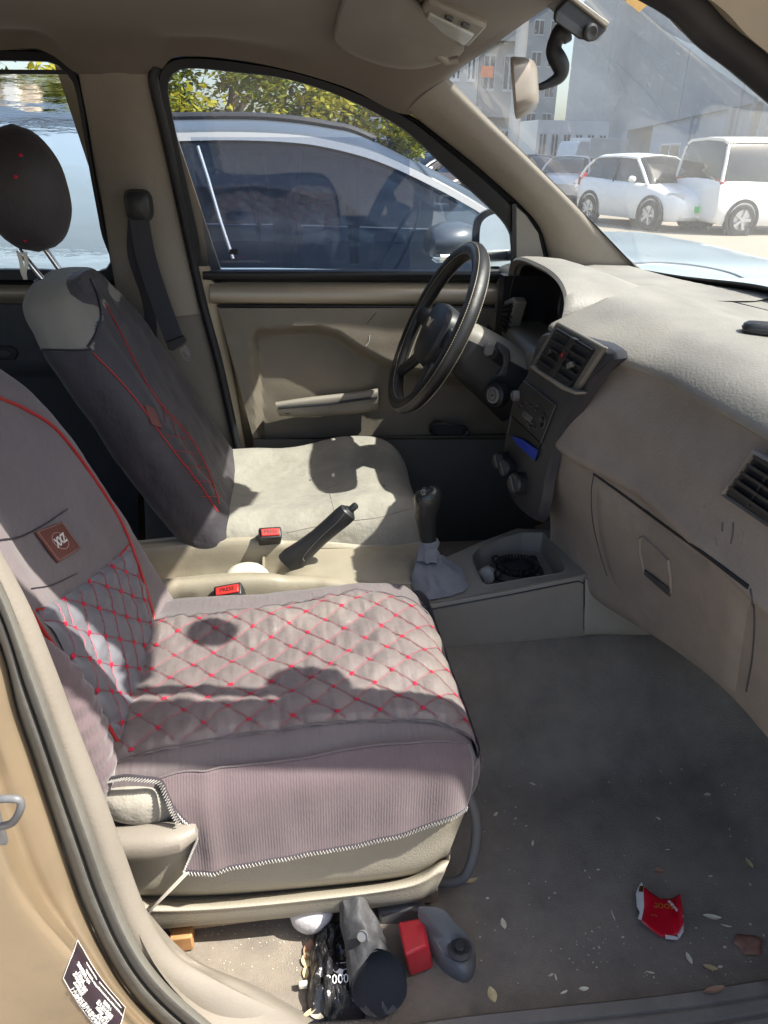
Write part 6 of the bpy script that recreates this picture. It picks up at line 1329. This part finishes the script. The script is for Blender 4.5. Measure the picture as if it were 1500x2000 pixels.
def car(name, lab, cat, loc, rot, L, Wd, H, m, kind='hatch', plate=None, group=None):
    """built facing +x about its own middle, wheels at z 0"""
    t = thing(name, V(0, 0, 0), lab, cat, group); h_ = L/2; w = Wd/2
    if kind == 'hatch': low = [(-h_, .45, .95, .8), (-h_+.08, .3, 1.0, .93), (-h_+.5, .2, 1.0, 1), (0, .2, .95, 1), (h_-1.1, .2, .93, 1), (h_-.5, .2, .82, .97), (h_-.15, .22, .70, .85), (h_, .3, .58, .65)]; gr = [(-h_+.10, .5, .02), (-h_+.35, .82, .42), (-h_+.9, .85, .52), (0, .86, .54), (.35, .84, .46), (h_-.95, .78, .03)]
    elif kind == 'sedan': low = [(-h_, .4, .9, .8), (-h_+.1, .25, .95, .93), (-h_+.6, .2, .95, 1), (0, .2, .92, 1), (h_-1.2, .2, .88, 1), (h_-.4, .2, .76, .93), (h_, .3, .58, .7)]; gr = [(-h_+.5, .7, .02), (-h_+1.2, .82, .42), (-.2, .84, .5), (.4, .82, .4), (h_-1.15, .78, .02)]
    elif kind == 'van': low = [(-h_, .4, 1.02, .94), (-h_+.06, .25, 1.05, .97), (-h_+.5, .2, 1.05, 1), (0, .2, 1.02, 1), (h_-1.1, .2, 1.0, 1), (h_-.4, .2, .88, .95), (h_, .3, .65, .75)]; gr = [(-h_+.03, .88, .35), (-h_+.10, .9, H-1.12), (-h_+.3, .9, H-1.06), (-.4, .9, H-1.02), (.6, .88, H-1.12), (h_-1.0, .8, .03)]
    else: low = [(-h_, .4, .9, .97), (-h_+.05, .3, .9, 1), (0, .3, .9, 1), (h_-.1, .3, .9, 1), (h_, .35, .85, .9)]; gr = []
    hs = 1.0
    rings = []
    for x, zb, zt, k in low:
        ww = w*k; rings.append([V(x, y, z) for y, z in ((-ww*.92, zb), (-ww*.99, zb+.1), (-ww, (zb+zt)/2), (-ww*.97, zt-.08), (-ww*.90, zt), (-ww*.45, zt+.035), (0, zt+.045), (ww*.45, zt+.035), (ww*.90, zt), (ww*.97, zt-.08), (ww, (zb+zt)/2), (ww*.99, zb+.1), (ww*.92, zb))])
    cols = [cr([r[j] for r in rings], 4) for j in range(13)]
    g = G(); g.loft([[cols[j][i] for j in range(13)] for i in range(len(cols[0]))]); obj('body', g, m, t, angle=50)
    if gr:
        zb = lambda x: [a[2]+(b[2]-a[2])*(x-a[0])/(b[0]-a[0]) for a, b in zip(low, low[1:]) if a[0] <= x <= b[0]][0]
        rings = []; top = []
        for x, k, hh in gr:
            z0 = zb(x)-.03; wt = w*(k-.06*(hh > .2)); wb_ = w*.9
            rings.append([V(x, y, z) for y, z in ((-wb_, z0), (-wt*1.03, z0+hh*.5), (-wt*.93, z0+hh*.93), (-wt*.75, z0+hh+.02), (0, z0+hh+.05), (wt*.75, z0+hh+.02), (wt*.93, z0+hh*.93), (wt*1.03, z0+hh*.5), (wb_, z0))])
        cols = [cr([r[j] for r in rings], 4) for j in range(9)]
        RR = [[cols[j][i] for j in range(9)] for i in range(len(cols[0]))]
        g = G(); g.loft(RR); obj('windows', g, M_cglass, t, angle=50)
        g = G(); a0, a1 = 4, len(RR)-6; g.grid([[p+V(0, 0, .012) for p in (r[2]+V(0, -.012, 0), r[3], r[4], r[5], r[6]+V(0, .012, 0))] for r in RR[a0:a1]]); obj('roof', g, m, t, solid=.02)
        for s in (0, 8):
            sg = -1 if s == 0 else 1
            for i in ([a1-1, len(RR)-1], [a0, 0]):
                A_, B__ = RR[i[0]], RR[i[1]]; j = 2 if s == 0 else 6
                g = G(); g.tube([A_[j]+V(0, sg*.015, 0), (A_[j]+B__[s])/2+V(0, sg*.03, .05), B__[s]+V(0, sg*.02, .03)], .035, 8); obj('pillar', g, m, t)
            xm = (gr[0][0]+gr[-1][0])/2; i = min(range(len(RR)), key=lambda q: abs(RR[q][0].x-xm)); j = 2 if s == 0 else 6
            g = G(); g.tube([RR[i][j], RR[i][s]+V(0, sg*.012, 0)], .03, 6); obj('pillar', g, M_black, t)
            mx = gr[-1][0]-.35; g = G(); c = V(mx, sg*(w+.09), zb(mx)+.08); g.loft([[c+V(x, sg*.10*k*cos(q)*.9, .07*k*sin(q)) for q in [2*pi*jj/14 for jj in range(14)]] for x, k in ((-.05, .8), (-.03, 1), (.03, .9), (.07, .4))]); obj('door_mirror', g, m, t)
    else:
        g = G(); g.box((-h_, -w, .9), (h_-1.4, w, H)); obj('cargo_box', g, m, t, bevel=.04)
        g = G(); g.loft([[V(x, y, z) for x, y, z in ((h_-1.3, s, .85), (h_, s, .85), (h_-.25, s*.95, H-.5), (h_-.5, s*.92, H-.25), (h_-1.3, s*.92, H-.25))] for s in (-w, w)]); obj('cab', g, m, t, bevel=.03)
        g = G(); g.prism([(h_-1.0, -w-.005, 1.15), (h_-.25, -w-.005, 1.15), (h_-.45, -w*.95-.005, H-.6), (h_-1.0, -w*.95-.005, H-.6)], (0, .01, 0)); obj('cab_window', g, M_cglass, t)
    rr_ = .31 if kind != 'truck' else .4
    for x in (-h_+.62, h_-.72):
        for s in (-1, 1):
            g = G(); g.lathe(V(x, s*(w-.09), rr_+.02), (0, s, 0), [(rr_+.08, 0), (rr_+.08, .105), (rr_+.015, .105), (rr_+.015, .0)], 28); obj('wheel_arch', g, M_black, t)
            wheel(t, (x, s*(w-.055), rr_), rr_, s)
    for s in (-1, 1):
        zl = .72 if kind != 'truck' else .7
        g = G(); g.loft([[V(h_+o-.1-.25*a, s*(w*(.62+.24*a)), zl+z*.06-.02) for a, z in ((0, -1), (0, 1), (1, 1.6), (1, -.2))] for o in (-.02, .045)]); obj('headlight', g, M_lamp, t)
        g = G(); g.obox(V(-h_+.06, s*w*.80, .95 if kind != 'truck' else .6), V(.05, 0, 0), V(0, w*.12, 0), V(0, 0, .14)); obj('tail_lamp', g, M_tail, t, bevel=.02)
    g = G(); g.prism([V(h_-.03, y, z) for y, z in ((-w*.5, .30), (w*.5, .30), (w*.62, .42), (w*.4, .46), (-w*.4, .46), (-w*.62, .42))], (.02, 0, 0)); obj('grille', g, M_black, t)
    if plate: g = G(); g.box((h_+.0, -.22, .40), (h_+.03, .22, .53)); obj('number_plate', g, plate, t)
    ORG[t.name] = V(0, 0, 0); place(t, loc, rot); return t
car('parked_hatchback', 'small white electric hatchback with green plate seen through the windshield', 'car', (8.75, 17.2, GZ), radians(-74), 3.45, 1.62, 1.52, M_wpaint, 'hatch', M_green)
car('parked_minivan', 'tall white minivan with alloy wheels at the right of the hatchback', 'minivan', (11.55, 15.95, GZ), radians(4), 4.9, 1.85, 1.85, M_wpaint, 'van')
car('parked_sedan', 'silver white sedan parked behind the left of the white hatchback', 'car', (10.3, 26.5, GZ), radians(-120), 4.3, 1.75, 1.45, M_spaint, 'sedan')
car('box_truck', 'white box truck far behind the sedan under the concrete slab', 'truck', (24.6, 60, GZ), radians(205), 5.6, 2.1, 2.6, M_wpaint, 'truck')
car('parked_sedan', 'dark sedan partly hidden behind the far windshield pillar', 'car', (10.6, 31, GZ), radians(-110), 4.4, 1.75, 1.45, M_suv, 'sedan')
car('parked_sedan', 'white sedan glimpsed above the neighbouring bonnet through the side window', 'car', (5.6, 27, GZ), radians(-160), 4.4, 1.75, 1.45, M_wpaint, 'sedan')
car('parked_hatchback', 'dark brown hatchback glimpsed beside the far windshield pillar', 'car', (5.9, 22.5, GZ), radians(-150), 4.0, 1.7, 1.5, M_dpaint, 'hatch')
car('parked_minivan', 'white van far off between the tree and the pale blocks', 'minivan', (5.0, 37, GZ), radians(180), 4.9, 1.85, 2.0, M_wpaint, 'van')

# neighbouring car, alongside
SV = thing('neighbouring_car', V(.3, 3.2, GZ), 'blue-grey estate car with bright window trim parked close alongside', 'car')
arch = [(240, 270), (330, 268), (450, 266), (560, 270), (640, 281), (740, 309), (850, 360), (945, 414), (1010, 460)]
roofc = [(240, 236), (330, 234), (480, 233), (570, 239), (650, 251), (700, 263), (800, 310), (890, 358), (975, 412)]
AR = resample(cr([px(u, v, 'y', 2.42) for u, v in arch], 8), 60)
RC = resample(cr([px(u, v, 'y', 2.58) for u, v in roofc], 8), 60)
AR = [V(-1.9+.0, 2.42, AR[0].z-.06), V(-1.2, 2.42, AR[0].z-.01)]+AR; RC = [V(-1.9, 2.58, RC[0].z-.07), V(-1.2, 2.58, RC[0].z-.01)]+RC
yc = 3.25
rows = []
for a, r_ in zip(AR, RC):
    rows.append([a+V(0, -.01, 0), a.lerp(r_, .35)+V(0, -.015, 0), a.lerp(r_, .8), r_+V(0, .03, -.005), V(r_.x, 2.8, r_.z+.008), V(r_.x+.02, yc, r_.z+.018), V(r_.x, 3.7, r_.z+.008), V(r_.x, 2*yc-r_.y, r_.z-.01), V(a.x, 2*yc-a.y, a.z)])
g = G(); g.grid([r for r in rows[:46]]); obj('roof', g, M_suv, SV, solid=.01)
g = G(); g.grid([r[:4] for r in rows[45:]]); obj('windshield_pillar', g, M_suv, SV, solid=.02)
g = G(); g.grid([r[-3:] for r in rows[45:]]); obj('windshield_pillar', g, M_suv, SV, solid=.02)
rl = [p+V(0, .05, .012) for p in RC[4:40]]; g = G(); g.tube(rl, .014, 8); obj('roof_rail', g, M_blackp, SV)
g = G(); g.ribbon([a+V(0, -.022, 0) for a in AR[2:]], V(0, .0, .013), V(0, .006, 0)); obj('window_trim', g, mat('bright_trim', (.85, .85, .85), .25, metal=.5, var=.02), SV, label='bright silver arch over the side windows')
bel = [V(p.x, 2.36, .672-.02*max(0, p.x)) for p in AR]
k0 = min(range(len(AR)), key=lambda i: abs(AR[i].x+.47))
g = G(); g.grid([[a, V(a.x, (a.y+b.y)/2-.02, (a.z+b.z)/2), b] for a, b in zip(AR[k0:], bel[k0:]) if a.z > b.z]); obj('side_windows', g, glassmat('neighbour_glass', (.24, .30, .38), dust=.05, dcol=(.35, .5, .8)), SV)  # bluish reflection on the pane is put into the dust colour
g = G(); g.grid([[V(a.x, 2*yc-a.y, a.z), V(b.x, 2*yc-b.y, b.z)] for a, b in zip(AR[k0:], bel[k0:]) if a.z > b.z]); obj('side_windows', g, G_tint, SV)
g = G(); g.grid([[a+V(0, -.005, 0), V(a.x, (a.y+b.y)/2-.03, (a.z+b.z)/2), b] for a, b in zip(AR[:k0+1], bel[:k0+1])]); obj('rear_side_panel', g, M_ltblue, SV)
xs_ = [-1.9, -1.7, -1.2, -.6, 0, .6, 1.2, 1.8, 2.4, 2.75, 2.9]
rows = []
for x in xs_:
    e = sm(x, 2.2, 2.95); e2 = sm(-x, 1.6, 2.0); w = .9*(1-.25*e-.12*e2); zt = .665-.02*max(0, x)-.22*e**2; yb_ = yc-w
    rows.append([V(x, yb_+.05, GZ+.2), V(x, yb_-.02, GZ+.35), V(x, yb_-.03, .2), V(x, yb_-.02, .5-.2*e), V(x, yb_+.0, zt-.012), V(x, yb_+.02, zt)])
g = G(); g.grid([[p for p in cr(r, 4)] for r in rows]); obj('body_side', g, M_ltblue, SV)
g = G(); g.grid([[V(p.x, 2*yc-p.y, p.z) for p in cr(r, 4)] for r in rows]); obj('body_side', g, M_ltblue, SV)
rows = []
for x in [1.0, 1.15, 1.5, 1.9, 2.3, 2.6, 2.8, 2.88, 2.9]:
    e = sm(x, 2.2, 2.95); w = .88*(1-.25*e); zt = .655-.02*x-.22*e**2; bulge = .055*(1-e)
    rows.append([V(x, yc-w, zt), V(x, yc-w*.8, zt+.02+bulge*.4), V(x, yc-w*.4, zt+bulge*.9), V(x, yc, zt+bulge), V(x, yc+w*.4, zt+bulge*.9), V(x, yc+w*.8, zt+.02+bulge*.4), V(x, yc+w, zt)])
g = G(); g.grid(surf(rows, 5, 4)); obj('bonnet', g, M_ltblue, SV, label='pale blue bonnet shining in the sun'); Bbon = g.bvh()
seam(Bbon, [(1228, 516), (1290, 514), (1360, 520), (1420, 532), (1460, 548)], .006, M_suv, 'bonnet_crease', SV, 0)
g = G(); e = 2.9; g.grid(surf([[V(2.9, yc-.66, .42), V(2.95, yc, .44), V(2.9, yc+.66, .42)], [V(2.96, yc-.68, .1), V(3.04, yc, .1), V(2.96, yc+.68, .1)], [V(2.9, yc-.68, GZ+.2), V(2.98, yc, GZ+.2), V(2.9, yc+.68, GZ+.2)]], 6, 6)); obj('front_bumper', g, M_ltblue, SV)
g = G(); g.grid(surf([[V(-1.9, yc-.78, .66), V(-1.98, yc, .66), V(-1.9, yc+.78, .66)], [V(-1.92, yc-.78, GZ+.25), V(-2.02, yc, GZ+.25), V(-1.92, yc+.78, GZ+.25)]], 6, 3)); obj('rear_panel', g, M_ltblue, SV)
g = G(); a, b = RC[46], AR[-1]; g.grid(surf([[V(RC[46].x, 2.6, RC[46].z), V(RC[46].x+.03, yc, RC[46].z+.01), V(RC[46].x, 3.9, RC[46].z)], [V(1.1, 2.5, .66), V(1.3, yc, .69), V(1.1, 4.0, .66)]], 6, 6)); obj('windshield', g, glassmat('neighbour_windshield', (.8, .85, .85)), SV)
g = G(); g.tube([px(386, 285, 'y', 2.375), px(405, 345, 'y', 2.372), px(430, 430, 'y', 2.365), px(455, 505, 'y', 2.36)], .006, 8); obj('window_divider', g, mat('bright_trim', (.85, .85, .85), .25), SV)
g = G(); g.box((-1.7, 2.6, .55), (1.1, 3.9, .6)); obj('cabin_floor', g, M_blackp, SV)
for x, y in ((.1, 2.8), (.1, 3.6), (-.8, 2.8), (-.8, 3.6)):
    g = G(); g.loft([[V(x-.12*(z-.5)+.06*cos(q), y+w*sin(q), z) for q in [2*pi*k/20 for k in range(20)]] for z, w in ((.55, .22), (.7, .24), (.85, .2), (.88, .1), (.9, .12), (1.0, .13), (1.05, .06))]); obj('seat', g, M_side, SV)
g = G(); c = V(.55, 2.8, .70); g.grid([[c+V((.18+.014*cos(q))*cos(a)*.45, (.18+.014*cos(q))*sin(a), (.18+.014*cos(q))*cos(a)*.9+.014*sin(q)) for q in [2*pi*k/10 for k in range(10)]] for a in [2*pi*k/36 for k in range(36)]], cu=True, cv=True); obj('steering_wheel', g, M_blackp, SV)
M_cur = mat('brown_curtain', (.50, .30, .22), .8, var=.15)
for pts, w_ in ((((436, 285), (470, 340), (500, 420), (512, 515)), .014), (((578, 285), (572, 400), (586, 515)), .024), (((688, 305), (690, 400), (692, 515)), .030)):
    P_ = cr([px(u, v, 'y', 2.46) for u, v in pts], 6); g = G(); g.grid([[p+V(w_*k*(.55+.45*sin(pi*min(1, i/len(P_)+.25))), .012*sin(k*5), 0) for k in (-1, -.66, -.33, 0, .33, .66, 1)] for i, p in enumerate(P_)]); obj('curtain', g, M_cur, SV, solid=.003)
mc_ = px(878, 468, 'y', 2.2)
g = G(); g.loft([[mc_+V(x, .10*k*cos(q), .062*k*sin(q)+.012*(x/.1)) for q in [2*pi*j/28 for j in range(28)]] for x, k in ((-.085, .55), (-.07, .85), (-.03, 1), (.03, .95), (.075, .7), (.10, .3), (.105, .05))]); mm = obj('door_mirror', g, M_suv, SV)
g = G(); g.loft([[mc_+V(x, .095*k*cos(q), -.050+.03*k*sin(q)) for q in [2*pi*j/20 for j in range(20)]] for x, k in ((-.07, .6), (-.05, 1), (.03, .9), (.07, .4))]); obj('mirror_base', g, M_chrome, mm)
g = G(); g.tube([mc_+V(.03, .06, -.05), V(mc_.x+.05, 2.36, .68)], .02, 8); obj('mirror_stem', g, M_blackp, mm)
for x in (-1.25, 2.05):
    for s in (-1, 1): wheel(SV, (x, yc+s*.84, GZ+.33), .33, s)

# concrete building and pale blocks
M_conc = mat('grey_concrete', (.36, .39, .41), .85, var=.08, vs=.3, dirt=.4, dcol=(.28, .3, .31), ds=.25)
M_cwall = mat('blue_grey_render', (.40, .45, .50), .85, var=.06, vs=.5, dirt=.3, dcol=(.3, .34, .37), ds=.4)
M_pale = mat('pale_render', (.58, .56, .52), .85, var=.06, vs=.4); M_winf = mat('window_frame_white', (.7, .72, .72), .5); M_wdark = mat('dark_pane', (.05, .06, .07), .15, spec=.7)
ZB = 4.0; KB = (ZB-1.08)/1.32; A2 = V(12.58*KB, -.62+19.91*KB, 0); B2 = V(26.09*KB, -.62+62.15*KB, 0); wd = (B2-A2).normalized(); wn_ = V(wd.y, -wd.x, 0)   # normal pointing away to +x
def pw(u, v, off=0.0):
    d = FWD + RGT*((u-750)/FPX) - UPV*((v-1000)/FPX); t = ((A2-CAM).dot(wn_)+off)/d.dot(wn_); return CAM+d*t
SLB = thing('concrete_building', V(18, 38, GZ), 'large grey concrete building raised on columns beyond the windshield', 'building')
def wbox(s0, s1, z0, z1, o0, o1):
    g = G(); P = [A2+wd*s+wn_*o for s, o in ((s0, o0), (s1, o0), (s1, o1), (s0, o1))]; g.add([p+V(0, 0, z0) for p in P]+[p+V(0, 0, z1) for p in P], [(0, 3, 2, 1), (4, 5, 6, 7), (0, 1, 5, 4), (1, 2, 6, 5), (2, 3, 7, 6), (3, 0, 4, 7)]); return g
sof = lambda u, v, off=0: (pw(u, v, off)-A2).dot(wd)
obj('upper_wall', wbox(-25, 265, ZB, 42, 0, 14), M_conc, SLB)
for u in (1180, 1330, 1445): s = sof(u, 200); obj('wall_joint', wbox(s-.07, s+.07, ZB+.1, 42, -.012, 0), M_blackp, SLB)
for z in (9.5, 15, 20.5): obj('wall_joint', wbox(-25, 265, z, z+.12, -.012, 0), M_cwall, SLB)
s0, s1 = sof(1222, 300, .2), sof(1186, 300, .2); obj('column', wbox(s0, s1, GZ, ZB, .05, 3.2), M_cwall, SLB)
s0, s1 = sof(1262, 300), sof(1440, 300); w1 = obj('ground_wall', wbox(s1, s0, GZ, ZB, .3, .9), M_cwall, SLB)
obj('recess_wall', wbox(sof(1262, 300), sof(1224, 300), GZ, ZB, 3.2, 3.5), M_bezel, SLB)  # near-black colour holds the shade of the recess
def winr(u0, v0, u1, v1, off, mf, mp2, par, nb=2):
    a, b = sof(u0, v0, off), sof(u1, v0, off); zt, zb_ = pw(u0, v0, off).z, pw(u0, v1, off).z; lo, hi = min(a, b), max(a, b)
    w_ = obj('window', wbox(lo, hi, zb_, zt, off-.06, off+.1), mf, par); n = nb
    for k in range(n):
        q0 = lo+(hi-lo)*(k+.08)/n; q1 = lo+(hi-lo)*(k+.92)/n; obj('pane', wbox(q0, q1, zb_+.15, zt-.15, off-.10, off-.06), mp2, w_)
winr(1293, 281, 1331, 327, .27, M_winf, M_wdark, SLB); winr(1232, 272, 1256, 318, 3.15, M_wood, mat('tan_pane', (.55, .42, .28), .5), SLB, 1)  # recess window in brown wood with a tan pane
for u in (1352, 1440, 1468): s = sof(u, 240); g = G(); p = A2+wd*s-wn_*.08; g.tube([p+V(0, 0, GZ), p+V(0, 0, ZB if u < 1400 else 20)], .13, 8); obj('drain_pipe', g, M_cwall, SLB)
for u in (1420, 1490): s = sof(u, 240); obj('column', wbox(s-.7, s+.7, GZ, ZB, .0, 1.2), M_conc, SLB)
for k in range(6):
    s = 133+k*20; obj('column', wbox(s, s+2, GZ, ZB, .1, 2.4), M_cwall, SLB)
def block(name, lab, u0, u1, dist, z1, m, nfl, nw, depth=8, group=None, slabs=True):
    """a block of flats facing the camera, spanning photo columns u0..u1 at the given distance"""
    a, b = px(u0, 300, 'y', dist), px(u1, 300, 'y', dist); a.z = b.z = GZ; t = thing(name, (a+b)/2, lab, 'building', group); x0, x1 = a.x, b.x
    g = G(); g.box((x0, dist, GZ), (x1, dist+depth, z1)); obj('wall', g, m, t)
    fh = (z1-GZ)/nfl
    for f in range(nfl):
        zb_ = GZ+f*fh
        if slabs: g = G(); g.box((x0-.05, dist-.7, zb_+fh-.25), (x1+.05, dist, zb_+fh-.02)); obj('balcony_slab', g, M_pale, t)
        for k in range(nw):
            xa = x0+(x1-x0)*(k+.2)/nw; xb = x0+(x1-x0)*(k+.8)/nw; g = G(); g.box((xa, dist-.06, zb_+fh*.28), (xb, dist, zb_+fh*.78)); w_ = obj('window', g, M_winf, t)
            for q in (0, 1):
                g = G(); xm = (xb-xa)/2; g.box((xa+xm*q+.06, dist-.09, zb_+fh*.32), (xa+xm*(q+1)-.06, dist-.06, zb_+fh*.74)); obj('pane', g, M_wdark, w_)
    return t
block('apartment_block', 'pale block with balconies right of the interior mirror gap', 925, 1000, 42, 13, M_pale, 4, 2)
block('apartment_block', 'cream block with broad white bands behind the mirror', 868, 924, 36, 9.5, M_pale, 3, 2)
block('apartment_block', 'grey block seen over the neighbouring roof through the side window', 692, 735, 40, 8.5, M_conc, 3, 2)
block('apartment_block', 'low white block above the parked sedans', 745, 862, 46, 6.0, M_wpaint, 2, 5)
block('apartment_block', 'tall pale grey block filling the gap left of the raised building', 985, 1075, 120, 46, M_conc, 12, 3, slabs=False)
block('apartment_block', 'white low shed with wide roof left of the columns', 1045, 1184, 62, 3.4, M_wpaint, 1, 6, slabs=False)
g = G(); a = px(1010, 180, 'y', 30); g.tube([V(a.x, a.y, GZ), V(a.x, a.y, 9)], .22, 12); obj('concrete_pole', g, M_pale, None, label='pale round concrete pole beyond the windshield, left of the grey building', cat='pole')
a = px(952, 140, 'y', 33); g = G(); g.box((a.x-.25, 33, a.z-.2), (a.x+.25, 33.1, a.z+.2)); obj('shop_sign', g, mat('orange_sign', (.8, .25, .1), .5), None, label='small orange sign on the cream block behind the mirror', cat='sign')
for u0, u1, y_, c in ((-900, 40, 7.5, (.5, .4, .3)), (40, 150, 9.0, (.55, .47, .4))):
    a, b = px(u0, 300, 'y', y_), px(u1, 300, 'y', y_); g = G(); n = 10
    t = thing('boundary_wall', V((a.x+b.x)/2, y_, GZ), 'tan boundary wall seen through the rippled rear window'+(', nearer stretch' if u0 < 0 else ', farther stretch with a yellow post'), 'wall')
    g.box((a.x, y_, GZ), (b.x, y_+.2, 1.35)); obj('wall_body', g, mat('tan_render'+str(u0), c, .9, var=.1, vs=1), t)
    for k in range(n): x = a.x+(b.x-a.x)*(k+.5)/n; g = G(); g.box((x-.06, y_-.08, GZ), (x+.06, y_, 1.4)); obj('pier', g, M_pale, t)
a = px(143, 232, 'y', 6.0); g = G(); g.tube([V(a.x, 6, GZ), V(a.x, 6, 1.45)], .06, 10); obj('yellow_post', g, mat('yellow_paint', (.8, .55, .05), .5), None, label='yellow post seen at the edge of the rear side window', cat='post')

# trees
M_lf = [mat('leaf_a', (.20, .22, .02), .55, var=.3, vs=2), mat('leaf_b', (.32, .30, .03), .55, var=.3, vs=2), mat('leaf_c', (.09, .13, .02), .6, var=.3, vs=2)]
for m in M_lf:
    b = m.node_tree.nodes['Principled BSDF']; N = m.node_tree.nodes; L = m.node_tree.links
    tl = N.new('ShaderNodeBsdfTranslucent'); mxs = N.new('ShaderNodeMixShader'); mxs.inputs[0].default_value = .4
    src = b.inputs['Base Color'].links[0].from_socket; L.new(src, tl.inputs[0]); L.new(b.outputs[0], mxs.inputs[1]); L.new(tl.outputs[0], mxs.inputs[2]); L.new(mxs.outputs[0], N['Material Output'].inputs[0])
M_bark = mat('bark', (.14, .11, .08), .9, bump=.6, bs=20)
def tree(x, y, H, R_, lab, seed):
    rnd = random.Random(seed); t = thing('leafy_tree', V(x, y, GZ), lab, 'tree', 'trees behind the neighbouring car')
    base = V(x, y, GZ); top_ = base+V(0, 0, H*.55)
    g = G(); g.tube(cr([base, base+V(.06, 0, H*.2), base+V(-.05, .05, H*.4), top_], 4), [.15-.007*i for i in range(13)], 8); tr = obj('trunk', g, M_bark, t)
    cl = []
    for k in range(7):
        a = rnd.uniform(0, 2*pi); e = base+V(cos(a)*R_*.6, sin(a)*R_*.6, H*rnd.uniform(.5, .85)); g = G(); g.tube(cr([base+V(0, 0, H*rnd.uniform(.25, .5)), (top_+e)/2+V(0, 0, -.1), e], 4), [.06-.006*i for i in range(9)], 6); obj('limb', g, M_bark, t)
    for k in range(64):
        while True:
            p = V(rnd.uniform(-1, 1), rnd.uniform(-1, 1), rnd.uniform(-1, 1))
            if p.length < 1: break
        p = p.normalized()*(p.length**.5); cl.append((base+V(p.x*R_, p.y*R_, H*.60+p.z*H*.42), rnd.uniform(.25, .5)))
    for mi in range(3):
        g = G(); vs, fs = [], []
        for c, r_ in cl[mi::3] if mi < 2 else cl:
            for q in range(210 if mi < 2 else 60):
                d = V(rnd.gauss(0, 1), rnd.gauss(0, 1), rnd.gauss(0, .8)).normalized()*r_*rnd.uniform(.5, 1.05); p = c+d
                u = V(rnd.uniform(-1, 1), rnd.uniform(-1, 1), rnd.uniform(-.6, .6)).normalized(); w = u.cross(V(rnd.uniform(-.5, .5), rnd.uniform(-.5, .5), 1)).normalized(); s = rnd.uniform(.045, .075)
                o = len(vs); vs += [p-u*s, p+w*s*.5, p+u*s, p-w*s*.5]; fs.append((o, o+1, o+2, o+3))
        g.v = vs; g.f = fs; obj('crown', g, M_lf[mi], t, smooth=False, kind='stuff')
for k, (x, y, H, R_, lab) in enumerate(((-2.6, 9.5, 3.6, 1.5, 'yellow-green leafy tree at the left top corner of the front side window'), (-.6, 10.5, 3.5, 1.6, 'green leafy tree in the middle above the neighbouring roof'), (.95, 12.5, 3.6, 1.5, 'yellowish tree at the right end of the row, thinner at its edge'), (-4.8, 9.0, 3.6, 1.6, 'leafy tree at the top of the rippled rear window'), (-7.0, 10.5, 3.8, 1.8, 'leftmost leafy tree of the row'))): tree(x, y, H, R_, lab, 20+k)
